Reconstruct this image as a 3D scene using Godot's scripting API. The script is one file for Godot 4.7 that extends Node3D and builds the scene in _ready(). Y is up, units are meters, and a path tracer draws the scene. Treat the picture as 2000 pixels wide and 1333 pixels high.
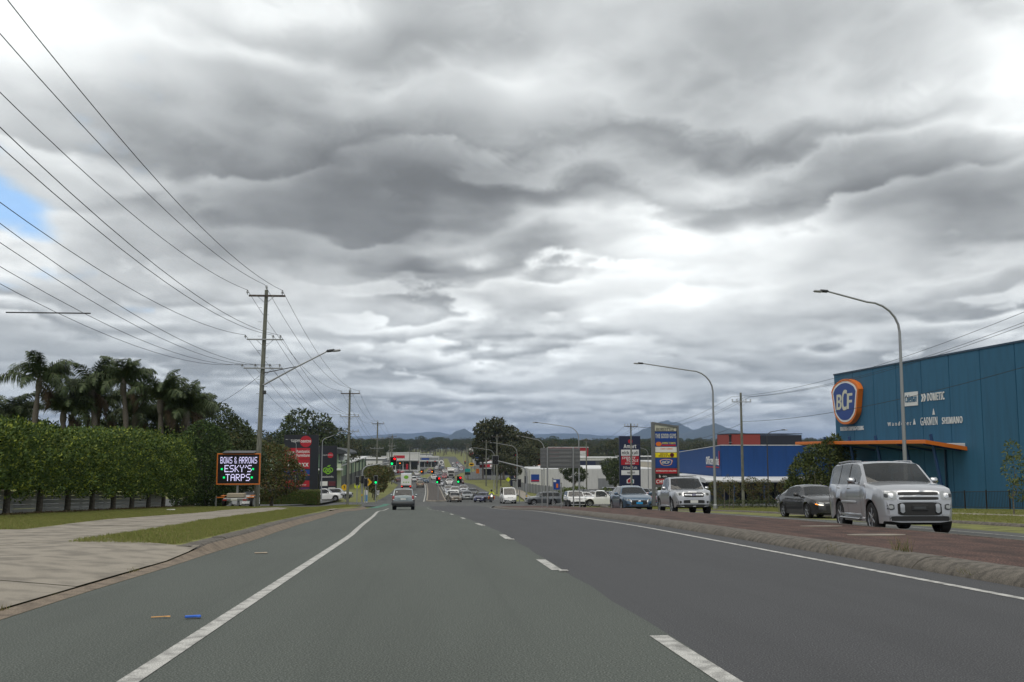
extends Node3D

# ---------------------------------------------------------------- mesh helper
class MB:
	var v := PackedVector3Array()
	var n := PackedVector3Array()
	var uv := PackedVector2Array()
	var c := PackedColorArray()
	var tint := Color(1, 1, 1)
	var use_color := false
	func tri(a: Vector3, b: Vector3, d: Vector3, hint := Vector3.ZERO, ua := Vector2.ZERO, ub := Vector2.ZERO, ud := Vector2.ZERO) -> void:
		var nn := (d - a).cross(b - a)
		if nn.length_squared() < 1e-16:
			return
		nn = nn.normalized()
		if hint != Vector3.ZERO and nn.dot(hint) < 0.0:
			nn = -nn
			v.append(a); v.append(d); v.append(b)
			uv.append(ua); uv.append(ud); uv.append(ub)
		else:
			v.append(a); v.append(b); v.append(d)
			uv.append(ua); uv.append(ub); uv.append(ud)
		n.append(nn); n.append(nn); n.append(nn)
		if use_color:
			c.append(tint); c.append(tint); c.append(tint)
	func quad(a: Vector3, b: Vector3, d: Vector3, e: Vector3, hint := Vector3.ZERO, ua := Vector2(0, 1), ub := Vector2(1, 1), ud := Vector2(1, 0), ue := Vector2(0, 0)) -> void:
		tri(a, b, d, hint, ua, ub, ud)
		tri(a, d, e, hint, ua, ud, ue)
	func box(center: Vector3, size: Vector3, basis := Basis.IDENTITY, bevel := 0.0) -> void:
		var h := size * 0.5
		var p := []
		for i in 8:
			p.append(Vector3(h.x if i & 1 else -h.x, h.y if i & 2 else -h.y, h.z if i & 4 else -h.z))
		if bevel > 0.0:
			_bevel_box(center, h, basis, bevel)
			return
		for f in [[0, 1, 3, 2], [4, 5, 7, 6], [0, 1, 5, 4], [2, 3, 7, 6], [0, 2, 6, 4], [1, 3, 7, 5]]:
			var m: Vector3 = (p[f[0]] + p[f[2]]) * 0.5
			quad(center + basis * p[f[0]], center + basis * p[f[1]], center + basis * p[f[2]], center + basis * p[f[3]], basis * m)
	func _bevel_box(center: Vector3, h: Vector3, basis: Basis, b: float) -> void:
		b = minf(b, minf(h.x, minf(h.y, h.z)) * 0.95)
		var i := h - Vector3(b, b, b)
		for ax in 3:
			var u := (ax + 1) % 3
			var w := (ax + 2) % 3
			for s in [-1.0, 1.0]:
				var q := []
				for t in [[-1, -1], [1, -1], [1, 1], [-1, 1]]:
					var k := Vector3.ZERO
					k[ax] = h[ax] * s; k[u] = i[u] * t[0]; k[w] = i[w] * t[1]
					q.append(center + basis * k)
				var hn := Vector3.ZERO
				hn[ax] = s
				quad(q[0], q[1], q[2], q[3], basis * hn)
			for s1 in [-1.0, 1.0]:
				for s2 in [-1.0, 1.0]:
					var a0 := Vector3.ZERO
					var a1 := Vector3.ZERO
					a0[u] = h[u] * s1; a0[w] = i[w] * s2
					a1[u] = i[u] * s1; a1[w] = h[w] * s2
					var l := Vector3.ZERO
					l[ax] = i[ax]
					var hn2 := Vector3.ZERO
					hn2[u] = s1; hn2[w] = s2
					quad(center + basis * (a0 - l), center + basis * (a0 + l), center + basis * (a1 + l), center + basis * (a1 - l), basis * hn2)
		for sx in [-1.0, 1.0]:
			for sy in [-1.0, 1.0]:
				for sz in [-1.0, 1.0]:
					var s3 := Vector3(sx, sy, sz)
					tri(center + basis * (s3 * Vector3(h.x, i.y, i.z)), center + basis * (s3 * Vector3(i.x, h.y, i.z)), center + basis * (s3 * Vector3(i.x, i.y, h.z)), basis * s3)
	# a tube along a path of points with a radius at each; smooth round
	func tube(path: PackedVector3Array, radii: PackedFloat32Array, sides := 8, caps := true) -> void:
		var rings := []
		var side := Vector3.ZERO
		for k in path.size():
			var dir := (path[mini(k + 1, path.size() - 1)] - path[maxi(k - 1, 0)]).normalized()
			if side == Vector3.ZERO:
				side = dir.cross(Vector3.UP if absf(dir.y) < 0.9 else Vector3.RIGHT).normalized()
			side = (side - dir * side.dot(dir)).normalized()
			var up := side.cross(dir)
			var ring := PackedVector3Array()
			var rr: float = radii[mini(k, radii.size() - 1)]
			for i in sides + 1:
				var an := TAU * (i % sides) / sides
				ring.append(path[k] + (side * cos(an) + up * sin(an)) * rr)
			rings.append(ring)
		var along := 0.0
		for k in path.size() - 1:
			var l := path[k].distance_to(path[k + 1])
			for i in sides:
				var a: Vector3 = rings[k][i]
				var b: Vector3 = rings[k][i + 1]
				var d: Vector3 = rings[k + 1][i + 1]
				var e: Vector3 = rings[k + 1][i]
				var na := (a - path[k]).normalized()
				var nb := (b - path[k]).normalized()
				var nd := (d - path[k + 1]).normalized()
				var ne := (e - path[k + 1]).normalized()
				var u0 := float(i) / sides
				var u1 := float(i + 1) / sides
				smooth_quad(a, b, d, e, na, nb, nd, ne, Vector2(u0, along), Vector2(u1, along), Vector2(u1, along + l), Vector2(u0, along + l))
			along += l
		if caps:
			for i in sides:
				tri(path[0], rings[0][i], rings[0][i + 1], path[0] - path[1])
				var z := path.size() - 1
				tri(path[z], rings[z][i], rings[z][i + 1], path[z] - path[z - 1])
	func smooth_quad(a: Vector3, b: Vector3, d: Vector3, e: Vector3, na: Vector3, nb: Vector3, nd: Vector3, ne: Vector3, ua := Vector2.ZERO, ub := Vector2.ZERO, ud := Vector2.ZERO, ue := Vector2.ZERO) -> void:
		var fn := (d - a).cross(b - a)
		if fn.dot(na + nd) >= 0.0:
			_push(a, na, ua); _push(b, nb, ub); _push(d, nd, ud)
			_push(a, na, ua); _push(d, nd, ud); _push(e, ne, ue)
		else:
			_push(a, na, ua); _push(d, nd, ud); _push(b, nb, ub)
			_push(a, na, ua); _push(e, ne, ue); _push(d, nd, ud)
	func _push(p: Vector3, nn: Vector3, u: Vector2) -> void:
		v.append(p); n.append(nn); uv.append(u)
		if use_color:
			c.append(tint)
	# outline (x, y) pulled along z from z0 to z1, placed by a transform
	func prism(outline: PackedVector2Array, z0: float, z1: float, t := Transform3D.IDENTITY) -> void:
		var idx := Geometry2D.triangulate_polygon(outline)
		var f0 := t.basis.z * signf(z0 - z1)
		for k in range(0, idx.size(), 3):
			var q := []
			for j in 3:
				q.append(outline[idx[k + j]])
			tri(t * Vector3(q[0].x, q[0].y, z0), t * Vector3(q[1].x, q[1].y, z0), t * Vector3(q[2].x, q[2].y, z0), f0)
			tri(t * Vector3(q[0].x, q[0].y, z1), t * Vector3(q[1].x, q[1].y, z1), t * Vector3(q[2].x, q[2].y, z1), -f0)
		var area := 0.0
		for k in outline.size():
			var a := outline[k]
			var b := outline[(k + 1) % outline.size()]
			area += a.x * b.y - b.x * a.y
		for k in outline.size():
			var a := outline[k]
			var b := outline[(k + 1) % outline.size()]
			var e := (b - a) * signf(area)
			quad(t * Vector3(a.x, a.y, z0), t * Vector3(b.x, b.y, z0), t * Vector3(b.x, b.y, z1), t * Vector3(a.x, a.y, z1), t.basis * Vector3(e.y, -e.x, 0))
	# profile (radius, height) turned round the y axis
	func lathe(profile: PackedVector2Array, sides := 12, t := Transform3D.IDENTITY) -> void:
		for k in profile.size() - 1:
			var p := profile[k]
			var q := profile[k + 1]
			var e := q - p
			var nr := Vector2(e.y, -e.x).normalized()
			for i in sides:
				var a0 := TAU * i / sides
				var a1 := TAU * (i + 1) / sides
				var d0 := Vector3(cos(a0), 0, sin(a0))
				var d1 := Vector3(cos(a1), 0, sin(a1))
				var y0 := Vector3(0, p.y, 0)
				var y1 := Vector3(0, q.y, 0)
				var n0 := t.basis * (d0 * nr.x + Vector3(0, nr.y, 0))
				var n1 := t.basis * (d1 * nr.x + Vector3(0, nr.y, 0))
				smooth_quad(t * (d0 * p.x + y0), t * (d1 * p.x + y0), t * (d1 * q.x + y1), t * (d0 * q.x + y1), n0, n1, n1, n0)
	# average the normals of faces that meet at less than this angle
	func smooth(deg := 35.0) -> void:
		var lim := cos(deg_to_rad(deg))
		var at := {}
		for k in v.size():
			var key := Vector3i((v[k] * 2000.0).round())
			if not at.has(key):
				at[key] = PackedInt32Array()
			at[key].append(k)
		var out := n.duplicate()
		for key in at:
			var ids: PackedInt32Array = at[key]
			for i in ids:
				var s := Vector3.ZERO
				for j in ids:
					if n[i].dot(n[j]) > lim:
						s += n[j]
				out[i] = s.normalized()
		n = out
	func mesh(m: Material) -> ArrayMesh:
		var arr := []
		arr.resize(Mesh.ARRAY_MAX)
		arr[Mesh.ARRAY_VERTEX] = v
		arr[Mesh.ARRAY_NORMAL] = n
		arr[Mesh.ARRAY_TEX_UV] = uv
		if use_color:
			arr[Mesh.ARRAY_COLOR] = c
		var am := ArrayMesh.new()
		am.add_surface_from_arrays(Mesh.PRIMITIVE_TRIANGLES, arr)
		am.surface_set_material(0, m)
		return am

var M := {}
var used := {}
var rng := RandomNumberGenerator.new()

func numbered(called: String) -> String:
	if not used.has(called):
		used[called] = 0
		return called
	used[called] += 1
	return "%s_%03d" % [called, used[called]]

func tag(o: Node3D, label: String, category: String, group := "") -> Node3D:
	o.set_meta("label", label)
	o.set_meta("category", category)
	if group:
		o.set_meta("group", group)
	return o

func thing(called: String, label: String, category: String, at := Vector3.ZERO, turn := 0.0, group := "") -> Node3D:
	var o := Node3D.new()
	o.name = numbered(called)
	add_child(o)
	o.position = at
	o.rotation.y = turn
	return tag(o, label, category, group)

func put(called: String, mb: MB, m: Material, parent: Node3D) -> MeshInstance3D:
	return put_mesh(called, mb.mesh(m), parent)

func put_mesh(called: String, me: Mesh, parent: Node3D) -> MeshInstance3D:
	var o := MeshInstance3D.new()
	o.mesh = me
	o.name = called if parent != self else numbered(called)
	parent.add_child(o, true)
	return o

func struct(called: String, mb: MB, m: Material) -> MeshInstance3D:
	var o := put(called, mb, m, self)
	o.set_meta("kind", "structure")
	return o

func copy(o: Node3D, at: Vector3, turn := 0.0, label := "") -> Node3D:
	var r: Node3D = o.duplicate()
	r.name = numbered(str(o.name).rstrip("0123456789").trim_suffix("_"))
	add_child(r)
	r.position = at
	r.rotation.y = turn
	if label:
		r.set_meta("label", label)
	return r

func lin(r: float, g: float, b: float) -> Color:
	return Color(r, g, b).linear_to_srgb()

func mat(called: String, col: Color, rough := 0.8, metal := 0.0) -> StandardMaterial3D:
	var m := StandardMaterial3D.new()
	m.resource_name = called
	m.albedo_color = col
	m.roughness = rough
	m.metallic = metal
	M[called] = m
	return m

func noise_tex(sd: int, freq: float, ramp: Array, size := 512, oct := 5, type := FastNoiseLite.TYPE_SIMPLEX_SMOOTH) -> NoiseTexture2D:
	var f := FastNoiseLite.new()
	f.seed = sd
	f.frequency = freq
	f.noise_type = type
	f.fractal_octaves = oct
	var g := Gradient.new()
	g.offsets = PackedFloat32Array(ramp.map(func(r): return r[0]))
	g.colors = PackedColorArray(ramp.map(func(r): return r[1]))
	var t := NoiseTexture2D.new()
	t.width = size
	t.height = size
	t.seamless = true
	t.color_ramp = g
	t.noise = f
	return t

func world_uv(m: StandardMaterial3D, scale: float) -> StandardMaterial3D:
	m.uv1_triplanar = true
	m.uv1_world_triplanar = true
	m.uv1_scale = Vector3(scale, scale, scale)
	return m

# ---------------------------------------------------------------- sky
const CLOUD_LIGHT := [[175, 174, 169, 165, 165, 165, 165, 167, 170, 173, 175, 176, 178], [175, 173, 168, 165, 166, 167, 168, 170, 171, 173, 174, 176, 178], [172, 172, 166, 168, 176, 180, 188, 186, 179, 171, 167, 175, 182], [172, 172, 180, 183, 193, 197, 205, 203, 192, 178, 173, 184, 190], [197, 193, 184, 181, 191, 169, 187, 214, 223, 216, 202, 190, 187], [204, 196, 172, 156, 155, 147, 177, 220, 234, 218, 189, 172, 167], [198, 196, 171, 138, 126, 130, 155, 196, 200, 176, 152, 139, 151], [191, 181, 162, 138, 126, 125, 131, 159, 160, 151, 156, 176, 213], [201, 187, 166, 149, 144, 155, 175, 168, 162, 164, 176, 203, 240], [227, 215, 191, 170, 166, 175, 200, 185, 172, 169, 176, 198, 233], [235, 229, 214, 197, 183, 166, 179, 196, 188, 172, 173, 191, 215], [235, 230, 220, 211, 200, 179, 183, 198, 200, 188, 177, 190, 215], [235, 230, 220, 211, 199, 180, 184, 198, 200, 188, 177, 189, 215]]
var cloud_a: FastNoiseLite
var cloud_b: FastNoiseLite
var cloud_c: FastNoiseLite
const SKY_TURN := 90.0

func cloud_cover(az: float, el: float) -> float:
	# brightness of the cloud layer by direction (degrees), known in the part of the sky that is seen
	var x := (az + 26.0) / 5.0
	var y := el / 2.25
	var edge := clampf(minf(minf(x + 2.0, 14.0 - x) / 2.5, (15.5 - y) / 3.0), 0.0, 1.0)
	x = clampf(x, 0.0, 11.999)
	y = clampf(y, 0.0, 11.999)
	var i := int(x)
	var j := int(y)
	var a := x - i
	var b := y - j
	a = a * a * (3.0 - 2.0 * a)
	b = b * b * (3.0 - 2.0 * b)
	var k: float = lerpf(lerpf(CLOUD_LIGHT[j][i], CLOUD_LIGHT[j][i + 1], a), lerpf(CLOUD_LIGHT[j + 1][i], CLOUD_LIGHT[j + 1][i + 1], a), b)
	return lerpf(185.0, k, edge) / 255.0

func sky_color(az: float, el: float) -> Color:
	var ar := deg_to_rad(az)
	var er := deg_to_rad(el)
	var k := 1.0 / (sin(er) + 0.12)
	var q := Vector2(sin(ar) * 1.25, cos(ar)) * cos(er) * k
	var squash := clampf(el / 14.0, 0.12, 1.0)
	var w1 := cloud_c.get_noise_2d(q.x, q.y)
	var w2 := cloud_c.get_noise_2d(q.x + 71.0, q.y - 33.0)
	var d0 := cloud_a.get_noise_2d(q.x, q.y)
	var f := cloud_b.get_noise_2d(q.x, q.y)
	var puffs := absf(w2) * 0.9 + absf(f) * 0.22
	var base := cloud_cover(az + w1 * 3.0, el + w2 * 1.6 * squash)
	var low := clampf(1.0 - el / 9.0, 0.0, 1.0)
	var high := smoothstep(11.0, 19.0, el)
	# rows of cloud one behind the other: each has a grey base with a clear lower rim and lightens upwards
	var s := log(el + 2.2) * 3.4 + 1.15 * d0 + puffs * 0.85 + 0.45
	var fr := s - floorf(s)
	var soft := clampf(0.34 + 0.9 * w1 + 0.22 * high, 0.14, 0.75)
	var saw := fr / (1.0 - soft) if fr < 1.0 - soft else 1.0 - smoothstep(1.0 - soft, 1.0, fr)
	var amount := clampf(0.60 + 1.1 * cloud_c.get_noise_2d(q.x * 0.6 - 40.0, q.y * 0.6 + 17.0), 0.15, 1.0) * (1.0 - 0.45 * high) * (1.0 - 0.55 * smoothstep(0.80, 0.93, base))
	# a second, smaller set of puffs fills the distance
	var s2 := log(el + 1.2) * 4.4 + 1.25 * cloud_a.get_noise_2d(q.x * 0.75 + 9.0, q.y * 1.15 - 5.0) + absf(w1) * 0.8
	var fr2 := s2 - floorf(s2)
	var saw2 := fr2 / 0.66 if fr2 < 0.66 else 1.0 - smoothstep(0.66, 1.0, fr2)
	var near := smoothstep(13.0, 6.0, el)
	var lum := (base - 0.69) * 1.14 + 0.735 - 0.02 * high + 0.25 * amount * (saw - 0.54) * (1.0 - 0.25 * low) + 0.17 * near * (saw2 - 0.52) * clampf(0.5 + 1.6 * w2, 0.1, 1.0) + 0.06 * d0 - 0.05 * (absf(f) - 0.2)
	lum = 0.45 + (lum - 0.45) / (1.0 + exp(-14.0 * (lum - 0.45))) + 0.01
	var t := clampf((lum - 0.48) / 0.42, 0.0, 1.0)
	var col := Color(lum, lum, lum) * Color(0.965, 0.99, 1.005).lerp(Color(0.985, 1.0, 1.0), t)
	col = col.lerp(Color(col.r * 0.95, col.g * 0.99, col.b * 1.03), low * (1.0 - 0.6 * t))
	var hole := exp(-pow((az + 23.0) / 3.4, 2.0) - pow((el - 12.6 + (az + 23.0) * 0.35) / 1.3, 2.0)) + 0.55 * f + 0.35 * d0 - 0.18
	hole = smoothstep(0.05, 0.80, hole) * (1.0 if absf(az + 23.0) < 8.0 else 0.0)
	col = col.lerp(Color(0.60, 0.76, 0.94), hole * 0.9)
	return Color(clampf(col.r, 0, 1), clampf(col.g, 0, 1), clampf(col.b, 0, 1))

func sky_image() -> Image:
	cloud_a = FastNoiseLite.new()
	cloud_a.seed = 11
	cloud_a.frequency = 0.55
	cloud_a.fractal_octaves = 6
	cloud_a.fractal_gain = 0.46
	cloud_a.domain_warp_enabled = true
	cloud_a.domain_warp_amplitude = 0.45
	cloud_a.domain_warp_frequency = 0.9
	cloud_a.domain_warp_fractal_octaves = 3
	cloud_b = FastNoiseLite.new()
	cloud_b.seed = 23
	cloud_b.frequency = 2.6
	cloud_b.fractal_octaves = 4
	cloud_c = FastNoiseLite.new()
	cloud_c.seed = 5
	cloud_c.frequency = 0.9
	cloud_c.fractal_octaves = 4
	var coarse := sky_part(1024, 512, 0, 1024, 0, 262)
	coarse.resize(4096, 1048, Image.INTERPOLATE_CUBIC)
	var im := Image.create(4096, 2048, false, Image.FORMAT_RGB8)
	im.fill(Color(0.46, 0.48, 0.47))
	im.blit_rect(coarse, Rect2i(0, 0, 4096, 1030), Vector2i.ZERO)
	var x0 := 1740 + int(SKY_TURN / 360.0 * 4096)
	var y0 := 700
	var fine := sky_part(4096, 2048, x0, x0 + 730, y0, 1030)
	im.blit_rect(fine, Rect2i(0, 0, fine.get_width(), fine.get_height()), Vector2i(x0, y0))
	return im

func sky_part(w: int, h: int, x0: int, x1: int, y0: int, y1: int) -> Image:
	var rows := y1 - y0
	var got := []
	got.resize(rows)
	var job := func(r: int) -> void:
		var data := PackedByteArray()
		data.resize((x1 - x0) * 3)
		var el := maxf(90.0 - (y0 + r + 0.5) * 180.0 / h, 0.0)
		for x in range(x0, x1):
			var k := sky_color(fposmod((x + 0.5) * 360.0 / w - SKY_TURN, 360.0) - 180.0, el)
			var o := (x - x0) * 3
			data[o] = k.r8
			data[o + 1] = k.g8
			data[o + 2] = k.b8
		got[r] = data
	var id := WorkerThreadPool.add_group_task(job, rows)
	WorkerThreadPool.wait_for_group_task_completion(id)
	var all := PackedByteArray()
	for r in got:
		all.append_array(r)
	return Image.create_from_data(x1 - x0, rows, false, Image.FORMAT_RGB8, all)

func _ready() -> void:
	rng.seed = 7
	setup_view()
	make_stations()
	make_materials()
	make_ground()
	make_mountains()
	make_trees()
	make_cars()
	make_street()
	make_buildings()

func setup_view() -> void:
	var cam := Camera3D.new()
	cam.name = "camera"
	add_child(cam)
	cam.position = Vector3(0, 1.2, 0)
	cam.rotation = Vector3(deg_to_rad(6.151), deg_to_rad(-4.882), 0)
	cam.fov = 37.85
	cam.near = 0.1
	cam.far = 60000.0
	cam.current = true
	var env := Environment.new()
	var sky := Sky.new()
	var pano := PanoramaSkyMaterial.new()
	pano.panorama = ImageTexture.create_from_image(sky_image())
	sky.sky_material = pano
	env.background_mode = Environment.BG_SKY
	env.sky = sky
	env.sky_rotation = Vector3(0, deg_to_rad(-SKY_TURN), 0)
	env.background_energy_multiplier = 1.0
	env.tonemap_mode = Environment.TONE_MAPPER_LINEAR
	env.tonemap_exposure = 1.22
	env.sdfgi_enabled = true
	env.ssao_enabled = true
	env.ssil_enabled = true
	env.fog_enabled = true
	env.fog_density = 0.00006
	env.fog_light_color = Color(0.66, 0.77, 0.95)
	var we := WorldEnvironment.new()
	we.name = "environment"
	we.environment = env
	add_child(we)
	# the sun stands high behind the cloud, which spreads its light over much of the sky
	var sun := DirectionalLight3D.new()
	sun.name = "sun"
	add_child(sun)
	sun.rotation = Vector3(deg_to_rad(-68), deg_to_rad(-25), 0)
	sun.light_energy = 0.4
	sun.light_angular_distance = 60.0
	sun.light_color = Color(1.0, 0.97, 0.92)
	sun.shadow_enabled = true

# ---------------------------------------------------------------- ground shape
const PROFILE_D := [-200.0, -60.0, 0.0, 30.0, 60.0, 82.0, 138.0, 200.0, 270.0, 340.0, 450.0, 560.0, 670.0, 850.0, 1000.0, 1200.0, 1500.0, 30000.0]
const PROFILE_Y := [6.0, 2.0, 0.0, -1.11, -2.5, -3.8, -6.5, -8.0, -8.7, -9.2, -10.1, -10.8, -11.2, -10.6, -9.4, -6.5, -5.0, -5.0]
var stations := PackedFloat32Array()
var heights := PackedFloat32Array()

func pick(xs: Array, ys: Array, x: float) -> float:
	if x <= xs[0]:
		return ys[0]
	for k in xs.size() - 1:
		if x <= xs[k + 1]:
			return lerpf(ys[k], ys[k + 1], (x - xs[k]) / (xs[k + 1] - xs[k]))
	return ys[ys.size() - 1]

func make_stations() -> void:
	var d := -18.0
	while d < 30000.0:
		stations.append(d)
		d += 1.5 if d < 120 else 5.0 if d < 320 else 15.0 if d < 1000 else 60.0 if d < 2200 else 900.0 if d < 6000 else 6000.0
	stations.append(30000.0)
	for s in stations:
		var sum := 0.0
		var r := clampf(absf(s) * 0.12, 3.0, 40.0)
		for k in 7:
			sum += pick(PROFILE_D, PROFILE_Y, s + (k - 3) / 3.0 * r)
		heights.append(sum / 7.0 - pick(PROFILE_D, PROFILE_Y, 0.0) * 0.0)

func road_y(d: float) -> float:
	var a := 0
	var b := stations.size() - 1
	if d <= stations[0]:
		return heights[0]
	if d >= stations[b]:
		return heights[b]
	while b - a > 1:
		var m := (a + b) >> 1
		if stations[m] <= d:
			a = m
		else:
			b = m
	return lerpf(heights[a], heights[b], (d - stations[a]) / (stations[b] - stations[a]))

func cross_y(x: float, d: float) -> float:
	var fade := 1.0 - smoothstep(140.0, 175.0, d)
	if x < -4.0 + bend(d):
		var up := lerpf(0.01 + 0.11 * clampf((-4.05 - x) / 1.6, 0.0, 1.0), 0.12, smoothstep(17.2, 18.9, d))
		return up + 0.17 * clampf((-4.0 - x) / 7.0, 0.0, 1.0)
	if x > 11.2:
		return (-0.15 * clampf((x - 11.2) / 6.8, 0.0, 1.0) + (0.12 if x > 18.0 else 0.0)) * fade
	return 0.0

func gy(x: float, d: float) -> float:
	return road_y(d) + cross_y(x, d)

func on(x: float, d: float, up := 0.0) -> Vector3:
	return Vector3(x, gy(x, d) + up, -d)

func bend(d: float) -> float:
	return pick([25.0, 45.0, 60.0, 90.0, 140.0], [0.0, -0.5, -1.0, -1.65, -2.0], d)

func median_mid(d: float) -> float:
	return pick([140.0, 215.0, 277.0, 317.0, 389.0, 458.0, 514.0, 560.0, 670.0, 850.0, 1000.0, 1100.0], [1.5, 1.8, 1.6, -2.2, -0.6, 4.0, 10.0, 12.5, 14.5, 17.0, 19.0, 20.0], d)

# a sheet that follows the road between two edges (functions of distance)
func sheet(d0: float, d1: float, left: Callable, right: Callable, up: float, across := 1, flat := false) -> MB:
	var mb := MB.new()
	var ds := PackedFloat32Array([d0])
	for s in stations:
		if s > d0 + 0.05 and s < d1 - 0.05:
			ds.append(s)
	ds.append(d1)
	for k in ds.size() - 1:
		for j in across:
			var p := []
			for q in [[0, 0], [0, 1], [1, 1], [1, 0]]:
				var d := ds[k + q[0]]
				var l: float = left.call(d)
				var r: float = right.call(d)
				var x := lerpf(l, r, float(j + q[1]) / across)
				p.append(Vector3(x, road_y(d) + (0.0 if flat else cross_y(x, d)) + up, -d))
			mb.quad(p[0], p[1], p[2], p[3], Vector3.UP)
	return mb

# a kerb profile (across, up) swept along plan points (x, d); pieces of about len metres
func kerb(called: String, pts: Array, profile: Array, m: Material, piece := 2.4, gap := 0.012, flat := true) -> Node3D:
	var o := Node3D.new()
	o.name = numbered(called)
	add_child(o)
	o.set_meta("kind", "structure")
	var path := PackedVector3Array()
	for k in pts.size() - 1:
		var a: Vector2 = pts[k]
		var b: Vector2 = pts[k + 1]
		var n := maxi(1, int(ceilf(a.distance_to(b) / 1.2)))
		for i in n:
			var q := a.lerp(b, float(i) / n)
			path.append(Vector3(q.x, road_y(q.y) + (0.0 if flat else cross_y(q.x, q.y)), -q.y))
	var z: Vector2 = pts[pts.size() - 1]
	path.append(Vector3(z.x, road_y(z.y) + (0.0 if flat else cross_y(z.x, z.y)), -z.y))
	var mb := MB.new()
	var got := 0.0
	for k in path.size() - 1:
		var a := path[k]
		var b := path[k + 1]
		var t0 := (path[k + 1] - path[maxi(k - 1, 0)]).normalized()
		var t1 := (path[mini(k + 2, path.size() - 1)] - path[k]).normalized()
		var s0 := Vector3(-t0.z, 0, t0.x).normalized()
		var s1 := Vector3(-t1.z, 0, t1.x).normalized()
		var last := k == path.size() - 2
		var cut := got + a.distance_to(b) > piece or last
		if cut and not last:
			b = b.lerp(a, gap / a.distance_to(b))
		var low := rng.randf_range(-0.006, 0.006)
		for i in profile.size() - 1:
			var p: Vector2 = profile[i]
			var q: Vector2 = profile[i + 1]
			var e := q - p
			var hint := s0 * -e.y + Vector3.UP * e.x
			mb.quad(a + s0 * p.x + Vector3.UP * p.y, a + s0 * q.x + Vector3.UP * q.y, b + s1 * q.x + Vector3.UP * q.y, b + s1 * p.x + Vector3.UP * p.y, hint)
		got += a.distance_to(b)
		if cut:
			# closed ends
			for end in [0, 1]:
				var c: Vector3 = b if end else a
				var s: Vector3 = s1 if end else s0
				if end:
					for i in range(1, profile.size() - 1):
						mb.tri(c + s * profile[0].x + Vector3.UP * profile[0].y, c + s * profile[i].x + Vector3.UP * profile[i].y, c + s * profile[i + 1].x + Vector3.UP * profile[i + 1].y, b - a)
			mb.smooth(50.0)
			var part := put("kerb_length", mb, m, o)
			part.position.y = low
			mb = MB.new()
			got = 0.0
	return o

func speckle(called: String, sd: int, a: Color, b: Color, c: Color, metres: float, rough: float, coarse: float, coarse_lo: float, bump := 0.25, along := 1.0) -> StandardMaterial3D:
	# fine grain over broad patches; along > 1 draws the patches out in the direction of travel
	var m := mat(called, Color.WHITE, rough)
	m.albedo_texture = noise_tex(sd, 0.16, [[0.0, a], [0.36, a], [0.50, b], [0.58, b], [0.74, c], [1.0, c]], 512, 3)
	world_uv(m, 1.0 / metres)
	m.heightmap_enabled = true
	m.heightmap_texture = m.albedo_texture
	m.heightmap_scale = bump
	m.detail_enabled = true
	m.detail_blend_mode = BaseMaterial3D.BLEND_MODE_MUL
	m.detail_uv_layer = BaseMaterial3D.DETAIL_UV_2
	m.detail_albedo = noise_tex(sd + 1, 0.014, [[0.0, Color(coarse_lo, coarse_lo, coarse_lo)], [0.42, Color.WHITE.lerp(Color(coarse_lo, coarse_lo, coarse_lo), 0.4)], [0.6, Color.WHITE.lerp(Color(coarse_lo, coarse_lo, coarse_lo), 0.12)], [1.0, Color.WHITE]], 512, 6)
	m.uv2_triplanar = true
	m.uv2_world_triplanar = true
	m.uv2_scale = Vector3(1.0 / coarse, 1.0 / coarse, 1.0 / (coarse * along))
	return m

func make_materials() -> void:
	speckle("asphalt_green", 3, lin(.042, .050, .043), lin(.084, .096, .085), lin(.175, .19, .17), 1.5, 0.88, 9.0, 0.93, 0.3, 8.0)
	speckle("asphalt_dark", 9, lin(.028, .029, .032), lin(.054, .055, .060), lin(.122, .122, .126), 1.4, 0.86, 9.0, 0.92, 0.3, 8.0)
	speckle("asphalt_far", 15, lin(.055, .059, .058), lin(.088, .092, .089), lin(.15, .15, .145), 3.0, 0.88, 12.0, 0.80, 0.3, 5.0)
	speckle("concrete", 21, lin(.25, .222, .18), lin(.33, .295, .245), lin(.40, .36, .30), 1.3, 0.9, 5.0, 0.70, 0.1)
	speckle("kerb_concrete", 27, lin(.095, .085, .07), lin(.17, .15, .127), lin(.26, .23, .195), 1.4, 0.9, 1.6, 0.50, 0.2)
	speckle("gutter", 33, lin(.165, .125, .09), lin(.24, .19, .14), lin(.30, .245, .19), 2.0, 0.9, 3.0, 0.7, 0.1)
	speckle("median_paving", 39, lin(.036, .018, .013), lin(.090, .044, .033), lin(.26, .145, .115), 3.4, 0.93, 5.0, 0.55, 0.5, 2.5)
	speckle("grass_ground", 45, lin(.125, .138, .032), lin(.20, .215, .052), lin(.30, .285, .095), 2.6, 0.95, 7.0, 0.66, 0.8)
	speckle("road_paint", 51, lin(.36, .355, .33), lin(.60, .595, .57), lin(.68, .675, .65), 1.2, 0.8, 1.8, 0.62, 0.1)
	mat("mountain", lin(.040, .055, .045), 0.95)

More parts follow.
